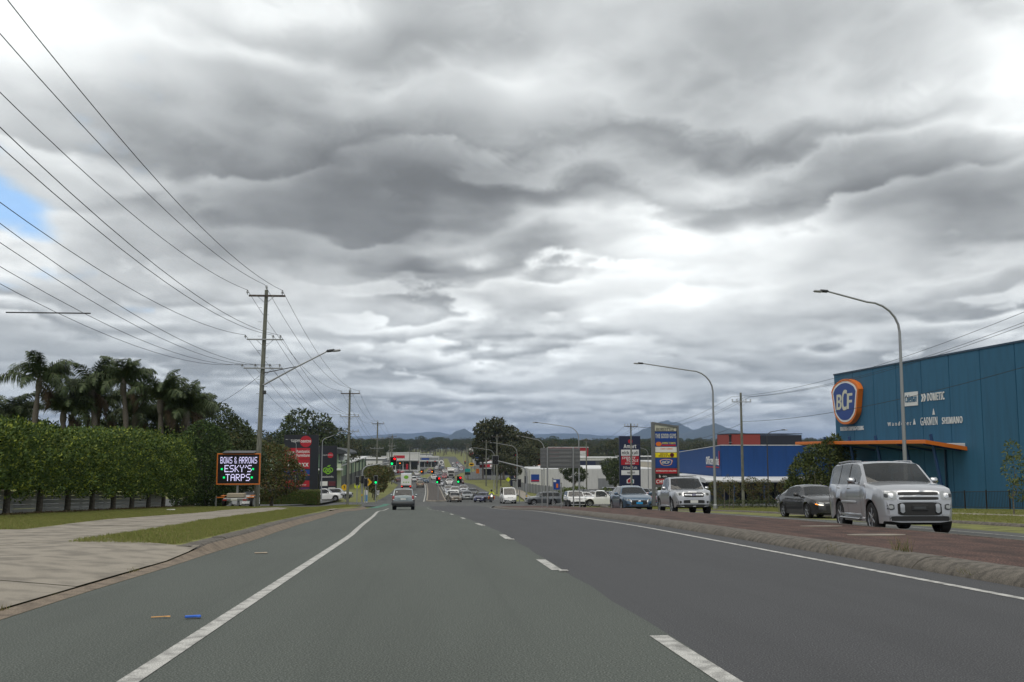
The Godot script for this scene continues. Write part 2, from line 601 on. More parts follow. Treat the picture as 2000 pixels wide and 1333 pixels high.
# ---------------------------------------------------------------- ground, roads, kerbs
func make_ground() -> void:
	var xs := [-30000.0, -9000.0, -2500.0, -700.0, -300.0, -120.0, -60.0, -30.0, -18.0, -11.0, -4.35, -4.3, -4.05, 6.9, 11.2, 17.95, 18.3, 18.35, 22.0, 30.0, 60.0, 120.0, 300.0, 700.0, 2500.0, 9000.0, 30000.0]
	var mb := MB.new()
	for k in stations.size() - 1:
		for j in xs.size() - 1:
			var p := []
			for q in [[0, 0], [0, 1], [1, 1], [1, 0]]:
				var d := stations[k + q[0]]
				var i: int = j + q[1]
				var x: float = xs[i] + (bend(d) if xs[i] < -4.0 and xs[i] > -12.0 else 0.0)
				var under := (i >= 11 and i <= 16) or (d > 96.0 and i >= 9 and i <= 19)
				var y := road_y(d) - 0.10 if under else gy(x, d)
				if i >= 8 and i <= 10 and d < 18.5:
					y -= 0.09
				p.append(Vector3(x, y, -d))
			mb.quad(p[0], p[1], p[2], p[3], Vector3.UP)
	mb.smooth(30.0)
	struct("ground", mb, M.grass_ground)

	# near carriageway: old grey-green seal on the kerb lane, newer dark seal beside the median
	var seam := func(d: float) -> float: return 1.95 + bend(d) * 0.85 + 0.025 * sin(d * 1.7) + 0.015 * sin(d * 4.3)
	var left := func(d: float) -> float: return -3.86 + bend(d) + 0.015 * sin(d * 0.9)
	var right := func(d: float) -> float: return 6.95 if d < 60.0 else lerpf(6.95, 6.3, clampf((d - 60.0) / 40.0, 0.0, 1.0))
	struct("road", sheet(-18, 118, left, seam, 0.0), M.asphalt_green)
	struct("road_inner_lane", sheet(-18, 118, seam, right, 0.0), M.asphalt_dark)
	struct("road_crossing", sheet(118, 152, func(_d): return -70.0, func(_d): return 22.0, 0.0, 6, true), M.asphalt_far)
	struct("road_oncoming", sheet(-18, 118, func(d): return 11.2 if d < 96.0 else 6.3, func(_d): return 18.0, 0.0, 4), M.asphalt_far)
	struct("road_beyond", sheet(152, 1100, func(d): return median_mid(d) - 9.2, func(d): return median_mid(d) + 11.5, 0.01, 4, true), M.asphalt_far)
	# sloping concrete gutter beside the kerb lane
	struct("gutter", sheet(-18, 96, func(d): return -4.09 + bend(d), left, 0.004), M.gutter)

	# painted lines
	var w := 0.075
	var paint := MB.new()
	var line_l := func(d: float) -> float: return -1.83 + (bend(d) if d > 30.0 else bend(d))
	put_line(line_l, -15, 96, 0.07, "edge_line")
	var line_r := func(d: float) -> float: return 6.27 - 0.1 * clampf((d - 60) / 40.0, 0, 1)
	put_line(line_r, -15, 98, 0.06, "edge_line")
	var lane := func(d: float) -> float: return 1.87 + bend(d)
	for k in 13:
		var d0 := -0.3 + k * 8.36
		put_line(lane, d0 - 2.05, d0, 0.075 if k < 5 else 0.065, "lane_dash")
	put_line(func(_d): return 14.45, 18, 92, 0.05, "lane_line", true)
	# green bicycle lane along the far kerb
	struct("bicycle_lane", sheet(10, 92, func(_d): return 16.6, func(_d): return 17.75, 0.006, 2), mat("bicycle_green", lin(.055, .17, .125), 0.85))
	struct("bicycle_lane_beside_kerb", sheet(100, 140, func(d): return -5.2 + bend(d) * 0.3, func(d): return -4.3 + bend(d) * 0.3, 0.006), M.bicycle_green)
	put_line(func(_d): return 16.5, 10, 92, 0.05, "lane_line", true)
	# stop lines and lane lines beyond the crossing
	for k in 24:
		var d1 := 190.0 + k * 24.0
		for off in [-5.3, 5.6]:
			put_line(func(d): return median_mid(d) + off, d1, d1 + 5.0, 0.08, "lane_dash", true, 0.016)
	put_line(func(d): return median_mid(d) - 1.9, 152, 300, 0.08, "edge_line", true, 0.016)
	put_line(func(d): return median_mid(d) + 2.2, 152, 300, 0.08, "edge_line", true, 0.016)

	# driveway, footpath
	slabs("driveway", [3.0, 6.1, 9.3, 12.4, 15.6, 18.9], func(_d): return -16.0, func(d): return -4.10 + bend(d), [0.0, 0.26, 0.5, 0.74, 1.0])
	slabs("driveway", [18.9, 21.2, 23.5], func(d): return -16.0 + (d - 18.9) * 1.48, func(d): return -4.6 - smoothstep(18.9, 20.5, d) * 2.0, [0.0, 0.3, 0.62, 1.0])
	var cuts := []
	var pd := 23.5
	while pd < 79.0:
		cuts.append(pd)
		pd += 2.72
	slabs("path", cuts, func(d): return -9.15 + 0.12 * sin(d * .35) + bend(d) * .3, func(d): return -6.6 + 0.10 * sin(d * .5 + 1.0) + bend(d) * .3, [0.0, 1.0])
	struct("driveway_001", sheet(55, 62, func(_d): return -6.9, func(d): return -4.2 + bend(d), 0.012, 3), M.concrete)
	struct("path_to_car_park", sheet(78, 96, func(_d): return -13.5, func(_d): return -8.0, 0.006, 3), M.asphalt_far)
	struct("car_park", sheet(79, 165, func(_d): return -75.0, func(_d): return -13.5, 0.01, 4), M.asphalt_far)
	struct("path_on_right_verge", sheet(60, 118, func(d): return 24.0 + (d - 60) * 0.03, func(d): return 25.5 + (d - 60) * 0.03, 0.008, 1), M.concrete)
	struct("right_path", sheet(20, 60, func(d): return 24.0, func(d): return 25.5, 0.008, 1), M.concrete)
	struct("shop_car_park", sheet(96, 240, func(d): return pick([96.0, 108.0, 112.0, 165.0, 172.0, 240.0], [35.0, 34.0, 19.3, 20.5, 29.0, 29.0], d), func(_d): return 140.0, 0.02, 3), M.asphalt_far)
	struct("car_yard", sheet(320, 700, func(d): return median_mid(d) - 62.0, func(d): return median_mid(d) - 13.0, 0.05, 3, true), M.asphalt_far)
	struct("shop_forecourt", sheet(330, 760, func(d): return median_mid(d) + 15.0, func(d): return median_mid(d) + 62.0, 0.05, 3, true), M.asphalt_far)
	struct("far_path", sheet(150, 250, func(d): return 15.0 + (d - 150) * .06, func(d): return 17.0 + (d - 150) * .06, 0.1, 1), M.concrete)

	# kerbs: (across, up), across grows to the right of travel
	var barrier := [Vector2(0.0, -0.05), Vector2(-0.03, 0.05), Vector2(-0.07, 0.115), Vector2(-0.12, 0.145), Vector2(-0.36, 0.150), Vector2(-0.40, 0.05)]
	var far_left := []
	var d := 18.6
	while d < 53.0:
		far_left.append(Vector2(-4.10 + bend(d), d))
		d += 2.0
	kerb("kerb", far_left, barrier, M.kerb_concrete)
	far_left = []
	d = 62.0
	while d < 100.0:
		far_left.append(Vector2(-4.10 + bend(d), d))
		d += 2.0
	kerb("kerb", far_left + [Vector2(-6.6, 108), Vector2(-8.4, 114), Vector2(-14, 117), Vector2(-40, 117.5)], barrier, M.kerb_concrete)
	var soft := [Vector2(0.0, -0.05), Vector2(0.02, 0.03), Vector2(0.10, 0.10), Vector2(0.20, 0.145), Vector2(0.34, 0.165), Vector2(0.52, 0.165), Vector2(0.60, 0.14)]
	var mk := []
	d = -6.0
	while d < 98.0:
		mk.append(Vector2(right.call(d), d))
		d += 2.0
	kerb("median_kerb", mk, soft, M.kerb_concrete, 4.6)
	struct("median", sheet(-18, 97, func(dd): return right.call(dd) + 0.5, func(dd): return median_right(dd) - 0.12, 0.155, 8, true), M.median_paving)
	mk = []
	d = -6.0
	while d < 98.0:
		mk.append(Vector2(median_right(d), d))
		d += 2.0
	kerb("median_kerb", mk, barrier.map(func(p): return p * Vector2(0.6, 1.08)), M.kerb_concrete, 4.6)
	kerb("median_kerb", [Vector2(6.3, 97.6), Vector2(6.9, 99.6), Vector2(8.4, 100.4), Vector2(10.4, 100.2), Vector2(12.0, 98.6)], soft.map(func(p): return p * Vector2(1, 1)), M.kerb_concrete, 4.6)
	struct("median_nose", sheet(97, 100.2, func(dd): return 6.5 + (dd - 97) * 0.4, func(dd): return 12.3 - (dd - 97) * 0.5, 0.15, 3, true), M.median_paving)
	mk = []
	d = -6.0
	while d < 118.0:
		mk.append(Vector2(18.0 + (0.0 if d < 100.0 else (d - 100) * 0.12), d))
		d += 2.0
	kerb("far_kerb", mk, soft.map(func(p): return p * Vector2(0.5, 0.85)), M.kerb_concrete, 4.6, 0.01, false)
	# median beyond the crossing: paved, then grassed, then paved again
	speckle("median_dark", 57, lin(.05, .042, .035), lin(.085, .072, .062), lin(.14, .12, .105), 3.0, 0.9, 9.0, 0.8)
	for seg in [[155.0, 285.0, 1.45, "median_dark"], [312.0, 430.0, 1.9, "grass_ground"], [430.0, 560.0, 1.7, "median_paving"], [575.0, 640.0, 2.0, "median_paving"], [640.0, 1000.0, 2.2, "grass_ground"]]:
		var half: float = seg[2]
		struct("median_beyond", sheet(seg[0], seg[1], func(dd): return median_mid(dd) - half, func(dd): return median_mid(dd) + half, 0.16, 1, true), M[seg[3]])
		var round_ := []
		for e in [-1.0, 1.0]:
			var run := []
			var dd: float = seg[0]
			while dd <= seg[1]:
				run.append(Vector2(median_mid(dd) + e * half, dd))
				dd += 8.0
			if e < 0.0:
				round_ = run
				round_.reverse()
				round_.append(Vector2(median_mid(seg[0]), seg[0] - 1.6))
			else:
				round_.append_array(run)
		kerb("median_kerb", round_, [Vector2(0.15, 0.0), Vector2(0.1, 0.15), Vector2(-0.1, 0.17), Vector2(-0.2, 0.12)], M.concrete, 400.0)

# concrete cast in bays: each bay a part, with open joints between
func slabs(called: String, cuts: Array, left: Callable, right: Callable, shares: Array) -> void:
	var o := Node3D.new()
	o.name = numbered(called)
	add_child(o)
	o.set_meta("kind", "structure")
	for k in cuts.size() - 1:
		for j in shares.size() - 1:
			var up := 0.016 + rng.randf_range(-.005, .005)
			var s0: float = shares[j]
			var s1: float = shares[j + 1]
			var mb := sheet(cuts[k] + .008, cuts[k + 1] - .008, func(d): return lerpf(left.call(d), right.call(d), s0) + .008, func(d): return lerpf(left.call(d), right.call(d), s1) - .008, up, 4)
			put("concrete_slab", mb, M.concrete, o)

func median_right(d: float) -> float:
	return pick([45.0, 60.0, 86.0, 95.0], [11.25, 11.4, 13.3, 12.6], d)

func put_line(at: Callable, d0: float, d1: float, half: float, called: String, cross := false, up := 0.005) -> void:
	var o := struct(called, sheet(d0, d1, func(d): return at.call(d) - half, func(d): return at.call(d) + half, up, 1, not cross), M.road_paint)

# ---------------------------------------------------------------- mountains
func mountain(called: String, az: float, dist: float, width: float, depth: float, height: float, power: float, skew: float, sd: int, rough: float, base: float) -> void:
	# a hill as a height field: width to each side at its foot, height above its foot
	var f := FastNoiseLite.new()
	f.seed = sd
	f.frequency = 3.0
	f.fractal_octaves = 5
	var nx := 70
	var nz := 14
	var c := Vector3(sin(deg_to_rad(az)), 0, -cos(deg_to_rad(az))) * dist
	var r := Vector3(cos(deg_to_rad(az)), 0, sin(deg_to_rad(az)))
	var b := Vector3(-r.z, 0, r.x)
	var g := []
	for i in nx + 1:
		var row := PackedVector3Array()
		for j in nz + 1:
			var u := (float(i) / nx * 2.0 - 1.0)
			var w := (float(j) / nz * 2.0 - 1.0)
			var uu := u + skew * (1.0 - u * u)
			var q := clampf(1.0 - sqrt(uu * uu + w * w), 0.0, 1.0)
			var h := pow(q, power) * height * (1.0 + rough * f.get_noise_2d(u * 1.3, w * 1.3 + 3.0)) 
			row.append(c + r * u * width + b * w * depth + Vector3(0, base + h, 0))
		g.append(row)
	var mb := MB.new()
	for i in nx:
		for j in nz:
			mb.quad(g[i][j], g[i + 1][j], g[i + 1][j + 1], g[i][j + 1], Vector3.UP)
	mb.smooth(60.0)
	struct(called, mb, M.mountain)

func ridge(az0: float, az1: float, dist: float, base: float, tops: Array, sd: int) -> void:
	var f := FastNoiseLite.new()
	f.seed = sd
	f.frequency = 0.9
	f.fractal_octaves = 5
	var n := 220
	var mb := MB.new()
	var rows := []
	for i in n + 1:
		var t := float(i) / n
		var az := deg_to_rad(lerpf(az0, az1, t))
		var xs := []
		var ys := []
		for q in tops:
			xs.append(q[0])
			ys.append(q[1])
		var h: float = pick(xs, ys, lerpf(az0, az1, t)) * (1.0 + 0.10 * f.get_noise_1d(t * 40.0))
		var dir := Vector3(sin(az), 0, -cos(az))
		rows.append([dir * dist * 0.86 + Vector3(0, base, 0), dir * dist * 0.94 + Vector3(0, base + h * (0.5 + 0.2 * f.get_noise_1d(t * 90.0 + 50.0)), 0), dir * dist + Vector3(0, base + h, 0), dir * dist * 1.07 + Vector3(0, base, 0)])
	for i in n:
		for j in 3:
			mb.quad(rows[i][j], rows[i + 1][j], rows[i + 1][j + 1], rows[i][j + 1], Vector3.UP)
	mb.smooth(60.0)
	struct("far_hills", mb, M.mountain)

func make_mountains() -> void:
	# heights from how far each peak stands above eye level
	ridge(-26, 40, 15000, -40, [[-26, 130], [-18, 140], [-12, 165], [-9, 245], [-7.2, 262], [-5, 215], [-3, 240], [-1, 262], [0.6, 285], [1.9, 225], [4, 190], [6, 245], [8, 268], [10, 235], [12, 210], [14, 200], [16, 190], [20, 175], [40, 165]], 4)
	mountain("mountain", 2.15, 9500, 800, 800, 250, 1.15, 0.0, 8, 0.12, -70)
	mountain("mountain", 14.35, 11000, 950, 900, 382, 0.95, 0.12, 12, 0.10, -70)
	mountain("mountain", 16.2, 9500, 640, 700, 300, 0.62, -0.05, 14, 0.06, -70)

# ---------------------------------------------------------------- plants
func make_plant_materials() -> void:
	for q in [["leaf_hedge", .7], ["leaf_tree", .75], ["leaf_palm", .6], ["leaf_far", .85]]:
		var m := mat(q[0], Color.WHITE, q[1])
		m.vertex_color_use_as_albedo = true
		m.backlight_enabled = true
		m.backlight = Color(0.30, 0.32, 0.16)
	var b := mat("bark", Color.WHITE, 0.95)
	b.albedo_texture = noise_tex(71, 0.03, [[0.0, lin(.06, .05, .04)], [0.5, lin(.13, .115, .095)], [1.0, lin(.24, .22, .19)]], 256)
	world_uv(b, 1.4)
	var pb := mat("palm_bark", Color.WHITE, 0.95)
	pb.albedo_texture = noise_tex(73, 0.05, [[0.0, lin(.09, .075, .06)], [0.5, lin(.16, .14, .12)], [1.0, lin(.24, .21, .18)]], 256)
	world_uv(pb, 1.0)

# one leaf: a folded rhombus
func leaf(mb: MB, at: Vector3, dir: Vector3, side: Vector3, l: float, w: float, col: Color) -> void:
	mb.tint = col
	var up := side.cross(dir).normalized()
	var tip := at + dir * l
	var m := at + dir * l * .45 - up * w * .15
	var a := m + side * w * .5 + up * w * .2
	var b := m - side * w * .5 + up * w * .2
	mb.tri(at, a, tip)
	mb.tri(at, tip, b)

func rand_dir() -> Vector3:
	var y := rng.randf_range(-1, 1)
	var a := rng.randf() * TAU
	var r := sqrt(1.0 - y * y)
	return Vector3(r * cos(a), y, r * sin(a))

func mix_col(cols: Array) -> Color:
	var a: Color = cols[rng.randi() % cols.size()]
	var k := rng.randf_range(.75, 1.25)
	return Color(a.r * k, a.g * k * rng.randf_range(.95, 1.05), a.b * k)

# leaves on the outer layers of lobes (centre, radii), thinner towards the inside
func crown(lobes: Array, per_m2: float, l: float, w: float, cols: Array, droop := 0.0, deep := .45) -> MB:
	var mb := MB.new()
	mb.use_color = true
	for q in lobes:
		var c: Vector3 = q[0]
		var r: Vector3 = q[1]
		var area := 4.0 * PI * pow((pow(r.x * r.y, 1.6) + pow(r.x * r.z, 1.6) + pow(r.y * r.z, 1.6)) / 3.0, 1.0 / 1.6)
		var count := int(area * per_m2)
		for k in count:
			var d := rand_dir()
			var sh := 1.0 - deep * rng.randf() * rng.randf() + 0.10 * sin(d.x * 5.0 + c.x * 7.0) * cos(d.z * 6.0 + c.z) * sin(d.y * 5.0)
			var p := c + d * r * sh
			var hidden := false
			for o in lobes:
				if o != q and ((p - o[0]) / o[1]).length() < 0.72:
					hidden = true
			if hidden:
				continue
			var dir := (d * .7 + rand_dir() * .8 + Vector3.DOWN * droop).normalized()
			var sd := dir.cross(rand_dir()).normalized()
			var s := rng.randf_range(.7, 1.25)
			var col := mix_col(cols)
			leaf(mb, p, dir, sd, l * s, w * s, col)
	return mb

func limb(mb: MB, from: Vector3, to: Vector3, r0: float, r1: float, bow: Vector3, sides := 7) -> void:
	var path := PackedVector3Array()
	var rad := PackedFloat32Array()
	for k in 6:
		var t := k / 5.0
		path.append(from.lerp(to, t) + bow * sin(PI * t))
		rad.append(lerpf(r0, r1, t))
	mb.tube(path, rad, sides)

# trunk with limbs that reach into the lobes
func trunk_for(lobes: Array, foot: Vector3, fork: Vector3, r: float) -> MB:
	var mb := MB.new()
	limb(mb, foot, fork, r, r * .7, Vector3(.1, 0, .05) * r * 4.0, 9)
	for q in lobes:
		limb(mb, fork + Vector3(rng.randf_range(-.3, .3) * r, -.1, rng.randf_range(-.3, .3) * r), q[0], r * .5, r * .12, Vector3(rng.randf_range(-.2, .2), -.15, rng.randf_range(-.2, .2)) * q[1].x, 6)
	return mb

func random_lobes(n: int, mid: Vector3, spread: Vector3, r0: float, r1: float) -> Array:
	var out := []
	for k in n:
		var d := rand_dir() * sqrt(rng.randf_range(.2, 1.0))
		var r := rng.randf_range(r0, r1)
		out.append([mid + d * spread, Vector3(r, r * rng.randf_range(.62, .85), r * rng.randf_range(.85, 1.1))])
	return out

const GUM := [Color(.055, .065, .030), Color(.075, .082, .036), Color(.040, .050, .026), Color(.085, .080, .040)]
const DARK_TREE := [Color(.032, .050, .018), Color(.045, .066, .020), Color(.060, .078, .022)]
const AUTUMN_TREE := [Color(.075, .095, .022), Color(.105, .10, .024), Color(.055, .075, .02), Color(.12, .075, .022)]
const HEDGE := [Color(.060, .105, .018), Color(.090, .140, .024), Color(.045, .085, .016), Color(.070, .115, .020), Color(.24, .28, .036)]

func tree(called: String, label: String, category: String, at: Vector3, lobes: Array, fork: Vector3, r: float, per: float, l: float, w: float, cols: Array, droop := 0.0, group := "") -> Node3D:
	var o := thing(called, label, category, at, 0.0, group)
	put("trunk", trunk_for(lobes, Vector3(0, -.3, 0), fork, r), M.bark, o)
	put("crown", crown(lobes, per, l, w, cols, droop), M.leaf_tree, o)
	return o

func make_hedge() -> void:
	var o := thing("hedge", "long clipped leafy hedge with yellow-green tips above a low slatted fence", "hedge", on(-14.8, 46.0))
	var base := o.position
	var f := FastNoiseLite.new()
	f.seed = 3
	f.frequency = 0.45
	f.fractal_octaves = 3
	var mb := MB.new()
	mb.use_color = true
	var core := MB.new()
	var d0 := 27.0
	var d1 := 61.0
	var top := func(d: float) -> float: return 2.85 + 0.62 * smoothstep(36.0, 52.0, d) + .42 * f.get_noise_1d(d * 2.0) + .34 * absf(sin((d - .5) * PI / 3.0)) - 1.4 * smoothstep(57.5, 61.0, d)
	for k in 64000:
		var d := rng.randf_range(d0, d1)
		var h: float = top.call(d)
		var g := gy(-14.8, d)
		var end := smoothstep(d1, d1 - 1.3, d)
		var low := .72 + .28 * f.get_noise_2d(d * 2.0, 40.0) + .12 * sin(d * TAU / 3.0)
		var which := rng.randf()
		var p: Vector3
		var nn: Vector3
		if which < .62:
			# front face, leaning in near the top
			var t := rng.randf()
			var y := lerpf(low, h, t)
			var lump := .55 * f.get_noise_2d(d * 1.6, y * 2.2) + .34 * absf(sin((d - .5) * PI / 3.0)) - .12
			var xx := -13.55 - .7 * (1.0 - end) + lump - .45 * pow(t, 6.0) - .25 * pow(1.0 - t, 4.0)
			p = Vector3(xx, y, d)
			nn = Vector3(1, .25 + t * .5, 0)
		elif which < .90:
			var xx := rng.randf_range(-16.2, -13.9)
			p = Vector3(xx, h + .22 * f.get_noise_2d(d * 2.0, xx * 2.0) - .10 * rng.randf(), d)
			nn = Vector3(.2, 1, 0)
		else:
			p = Vector3(rng.randf_range(-16.2, -13.8), lerpf(low, h, rng.randf()), d1 - .25 + .2 * f.get_noise_2d(k, 0.0))
			nn = Vector3(.3, .2, -1)
		var depth := rng.randf() * rng.randf()
		p += -nn.normalized() * depth * .38 * Vector3(1, 1, -1)
		p.y += g
		var q := Vector3(p.x, p.y, -p.z) - base
		var dir := (Vector3(nn.x, nn.y, -nn.z) * .6 + rand_dir() * .9 + Vector3.UP * .25).normalized()
		var s := rng.randf_range(.7, 1.25)
		leaf(mb, q, dir, dir.cross(rand_dir()).normalized(), .125 * s, .062 * s, mix_col(HEDGE))
	put("foliage", mb, M.leaf_hedge, o)
	# twiggy inside that keeps the light out
	var d := d0
	while d < d1 - .6:
		var e := minf(d + 1.5, d1 - .6)
		var h := minf(top.call(d), top.call(e)) - .35
		var g := gy(-14.8, d)
		core.box(Vector3(-15.15, g + (h + .9) * .5, -(d + e) * .5) - base, Vector3(1.7, h - .9, e - d + .02))
		d = e
	put("inner_foliage", core, mat("hedge_inside", lin(.065, .110, .019), 1.0), o)
	var td := 30.5
	while td < 60.0:
		var tr := MB.new()
		var foot := on(-14.6, td) - base
		limb(tr, foot + Vector3(0, -.1, 0), foot + Vector3(.02, 1.15, .05), .13, .10, Vector3(.03, 0, .02))
		put("trunk", tr, M.bark, o)
		td += 3.0
	# low fence of horizontal slats behind the trunks
	var fence := thing("slat_fence", "low weathered white slat fence running behind the hedge trunks", "fence", on(-15.35, 45.0))
	var fb := fence.position
	mat("old_white", lin(.50, .50, .48), 0.85)
	var fd := 27.0
	while fd < 60.0:
		var post := MB.new()
		post.box(on(-15.42, fd, .3) - fb, Vector3(.1, .9, .1))
		put("post", post, M.old_white, fence)
		for k in 5:
			var a := on(-15.33, fd + .03, .10 + k * .165) - fb
			var b := on(-15.33, fd + 2.97, .10 + k * .165) - fb
			var sl := MB.new()
			sl.quad(a + Vector3(.012, -.075, 0), b + Vector3(.012, -.075, 0), b + Vector3(.012, .075, 0), a + Vector3(.012, .075, 0), Vector3.RIGHT)
			sl.quad(a + Vector3(-.012, .075, 0), b + Vector3(-.012, .075, 0), b + Vector3(.012, .075, 0), a + Vector3(.012, .075, 0), Vector3.UP)
			sl.quad(a + Vector3(-.012, -.075, 0), b + Vector3(-.012, -.075, 0), b + Vector3(-.012, .075, 0), a + Vector3(-.012, .075, 0), Vector3.LEFT)
			put("slat", sl, M.old_white, fence)
		fd += 3.0
	# dry litter at the foot of the hedge
	var litter := MB.new()
	litter.use_color = true
	for k in 5000:
		var ld := rng.randf_range(27, 62)
		var p := on(-14.0 + rng.randf_range(-.9, .55) * rng.randf(), ld, .02)
		var dir := Vector3(rng.randf_range(-1, 1), rng.randf_range(0, .8), rng.randf_range(-1, 1)).normalized()
		leaf(litter, p, dir, dir.cross(Vector3.UP).normalized(), .12, .04, mix_col([Color(.16, .10, .05), Color(.10, .07, .04), Color(.14, .13, .05)]))
	var lo := put("leaf_litter", litter, M.leaf_tree, self)
	tag(lo, "brown dry leaves and weeds along the foot of the hedge", "leaf litter")
	lo.set_meta("kind", "stuff")

	# the darker hedge at the corner behind
	var c := thing("corner_hedge", "tall dark rounded hedge beside the message board trailer", "hedge", on(-13.9, 65.0))
	var lob := [[Vector3(0, 2.6, 0), Vector3(1.75, 2.7, 1.7)], [Vector3(-.9, 2.2, 1.2), Vector3(1.4, 2.3, 1.5)], [Vector3(.55, 1.6, -.6), Vector3(1.25, 1.7, 1.4)], [Vector3(-.2, 4.3, .3), Vector3(1.2, 1.1, 1.2)]]
	put("trunk", trunk_for(lob, Vector3(0, -.2, 0), Vector3(0, .8, 0), .16), M.bark, c)
	put("crown", crown(lob, 210.0, .14, .07, [Color(.022, .048, .012), Color(.032, .062, .014), Color(.045, .08, .016), Color(.08, .13, .022)], 0.0), M.leaf_hedge, c)

# a feather palm: bare trunk, arching fronds with hanging leaflets
func frond_mesh(l: float, lift: float, sag: float, wind: float, dry: bool) -> MB:
	var mb := MB.new()
	mb.use_color = true
	var path := PackedVector3Array()
	var n := 14
	for k in n + 1:
		var t := float(k) / n
		var an := lift - sag * t * t
		if k == 0:
			path.append(Vector3.ZERO)
		else:
			path.append(path[k - 1] + Vector3(cos(an), sin(an), wind * t) * l / n)
	mb.tint = Color(.13, .12, .05) if not dry else Color(.14, .095, .055)
	mb.tube(path, PackedFloat32Array([.035, .03, .027, .024, .022, .02, .018, .016, .014, .012, .01, .008, .007, .006, .005]), 4, false)
	for k in 80:
		var t := lerpf(.14, 1.0, k / 79.0)
		var i := mini(int(t * n), n - 1)
		var p := path[i].lerp(path[i + 1], t * n - i)
		var fwd := (path[i + 1] - path[i]).normalized()
		for s in [-1.0, 1.0]:
			var ll := l * .30 * sin(PI * clampf(t * .80 + .18, 0, 1)) * rng.randf_range(.8, 1.15)
			var dir := (fwd * .55 + Vector3(0, rng.randf_range(-.75, .30), s * rng.randf_range(.5, 1.0) + wind * 1.2)).normalized()
			var col := mix_col([Color(.055, .085, .030), Color(.075, .105, .036), Color(.045, .068, .026)] if not dry else [Color(.13, .09, .05), Color(.10, .075, .045)])
			mb.tint = col
			var q := p + dir * ll * .55
			var e := p + dir * ll + Vector3.DOWN * ll * .42
			var w := Vector3(fwd.x, fwd.y, fwd.z) * .024
			mb.tri(p - w, p + w, q + w)
			mb.tri(p - w, q + w, q - w)
			mb.tri(q - w, q + w, e)
	return mb

func make_palms() -> void:
	var fronds := []
	for k in 7:
		fronds.append(frond_mesh(rng.randf_range(2.4, 3.2), rng.randf_range(.8, 1.5), rng.randf_range(1.3, 2.7), rng.randf_range(-.2, .7), false).mesh(M.leaf_palm))
	for k in 2:
		fronds.append(frond_mesh(2.3, .1, 1.9, 0.0, true).mesh(M.leaf_palm))
	# (x, distance, trunk height)
	var spots := [[-30.4, 70.0, 6.0], [-28.6, 71.0, 6.3], [-26.2, 69.0, 8.6], [-25.6, 74.0, 7.6], [-24.4, 70.0, 6.6], [-23.8, 75.0, 7.4], [-22.2, 70.0, 8.2], [-21.2, 73.0, 6.6], [-20.2, 70.0, 8.6], [-19.6, 75.0, 7.0], [-18.0, 70.0, 7.4], [-17.0, 73.0, 6.4], [-15.9, 70.0, 6.7]]
	var names := ["tall palm with a bare trunk behind the long hedge", "feather palm with wind-blown fronds behind the long hedge"]
	for n in spots.size():
		var s: Array = spots[n]
		var h: float = s[2]
		var o := thing("palm_tree", names[0] if h > 8.0 else names[1], "palm tree", on(s[0], s[1]), 0.0, "palms in a row behind the hedge" if h <= 8.0 else "tall palms behind the hedge")
		var tr := MB.new()
		var lean := Vector3(rng.randf_range(-.4, .4), 0, rng.randf_range(-.3, .3))
		var path := PackedVector3Array()
		var rad := PackedFloat32Array()
		for k in 9:
			var t := k / 8.0
			path.append(lean * t * t * 2.0 + Vector3(0, h * t - .2, 0))
			rad.append(lerpf(.21, .13, t) + (.04 if k == 6 else 0.0))
		tr.tube(path, rad, 10)
		put("trunk", tr, M.palm_bark, o)
		var head := path[8] + Vector3(0, -.15, 0)
		var boots := MB.new()
		boots.lathe(PackedVector2Array([Vector2(.14, -.7), Vector2(.23, -.3), Vector2(.20, .1), Vector2(.10, .5), Vector2(0, .6)]), 9, Transform3D(Basis.IDENTITY, head))
		put("leaf_bases", boots, M.palm_bark, o)
		for k in 19:
			var fr := put_mesh("frond", fronds[rng.randi() % 7] if k < 17 else fronds[7 + k % 2], o)
			fr.position = head + Vector3(0, .25 - .3 * (k % 3) * .5, 0)
			# more of them stream down-wind, towards +x
			var an := TAU * k / 8.3 + rng.randf_range(-.25, .25)
			fr.rotation = Vector3(0, an - .55 * sin(an), rng.randf_range(-.3, .3) - (.6 if k >= 17 else .35 if k > 9 else 0.0))
			var sc := rng.randf_range(.85, 1.1)
			fr.scale = Vector3(sc, sc, sc)

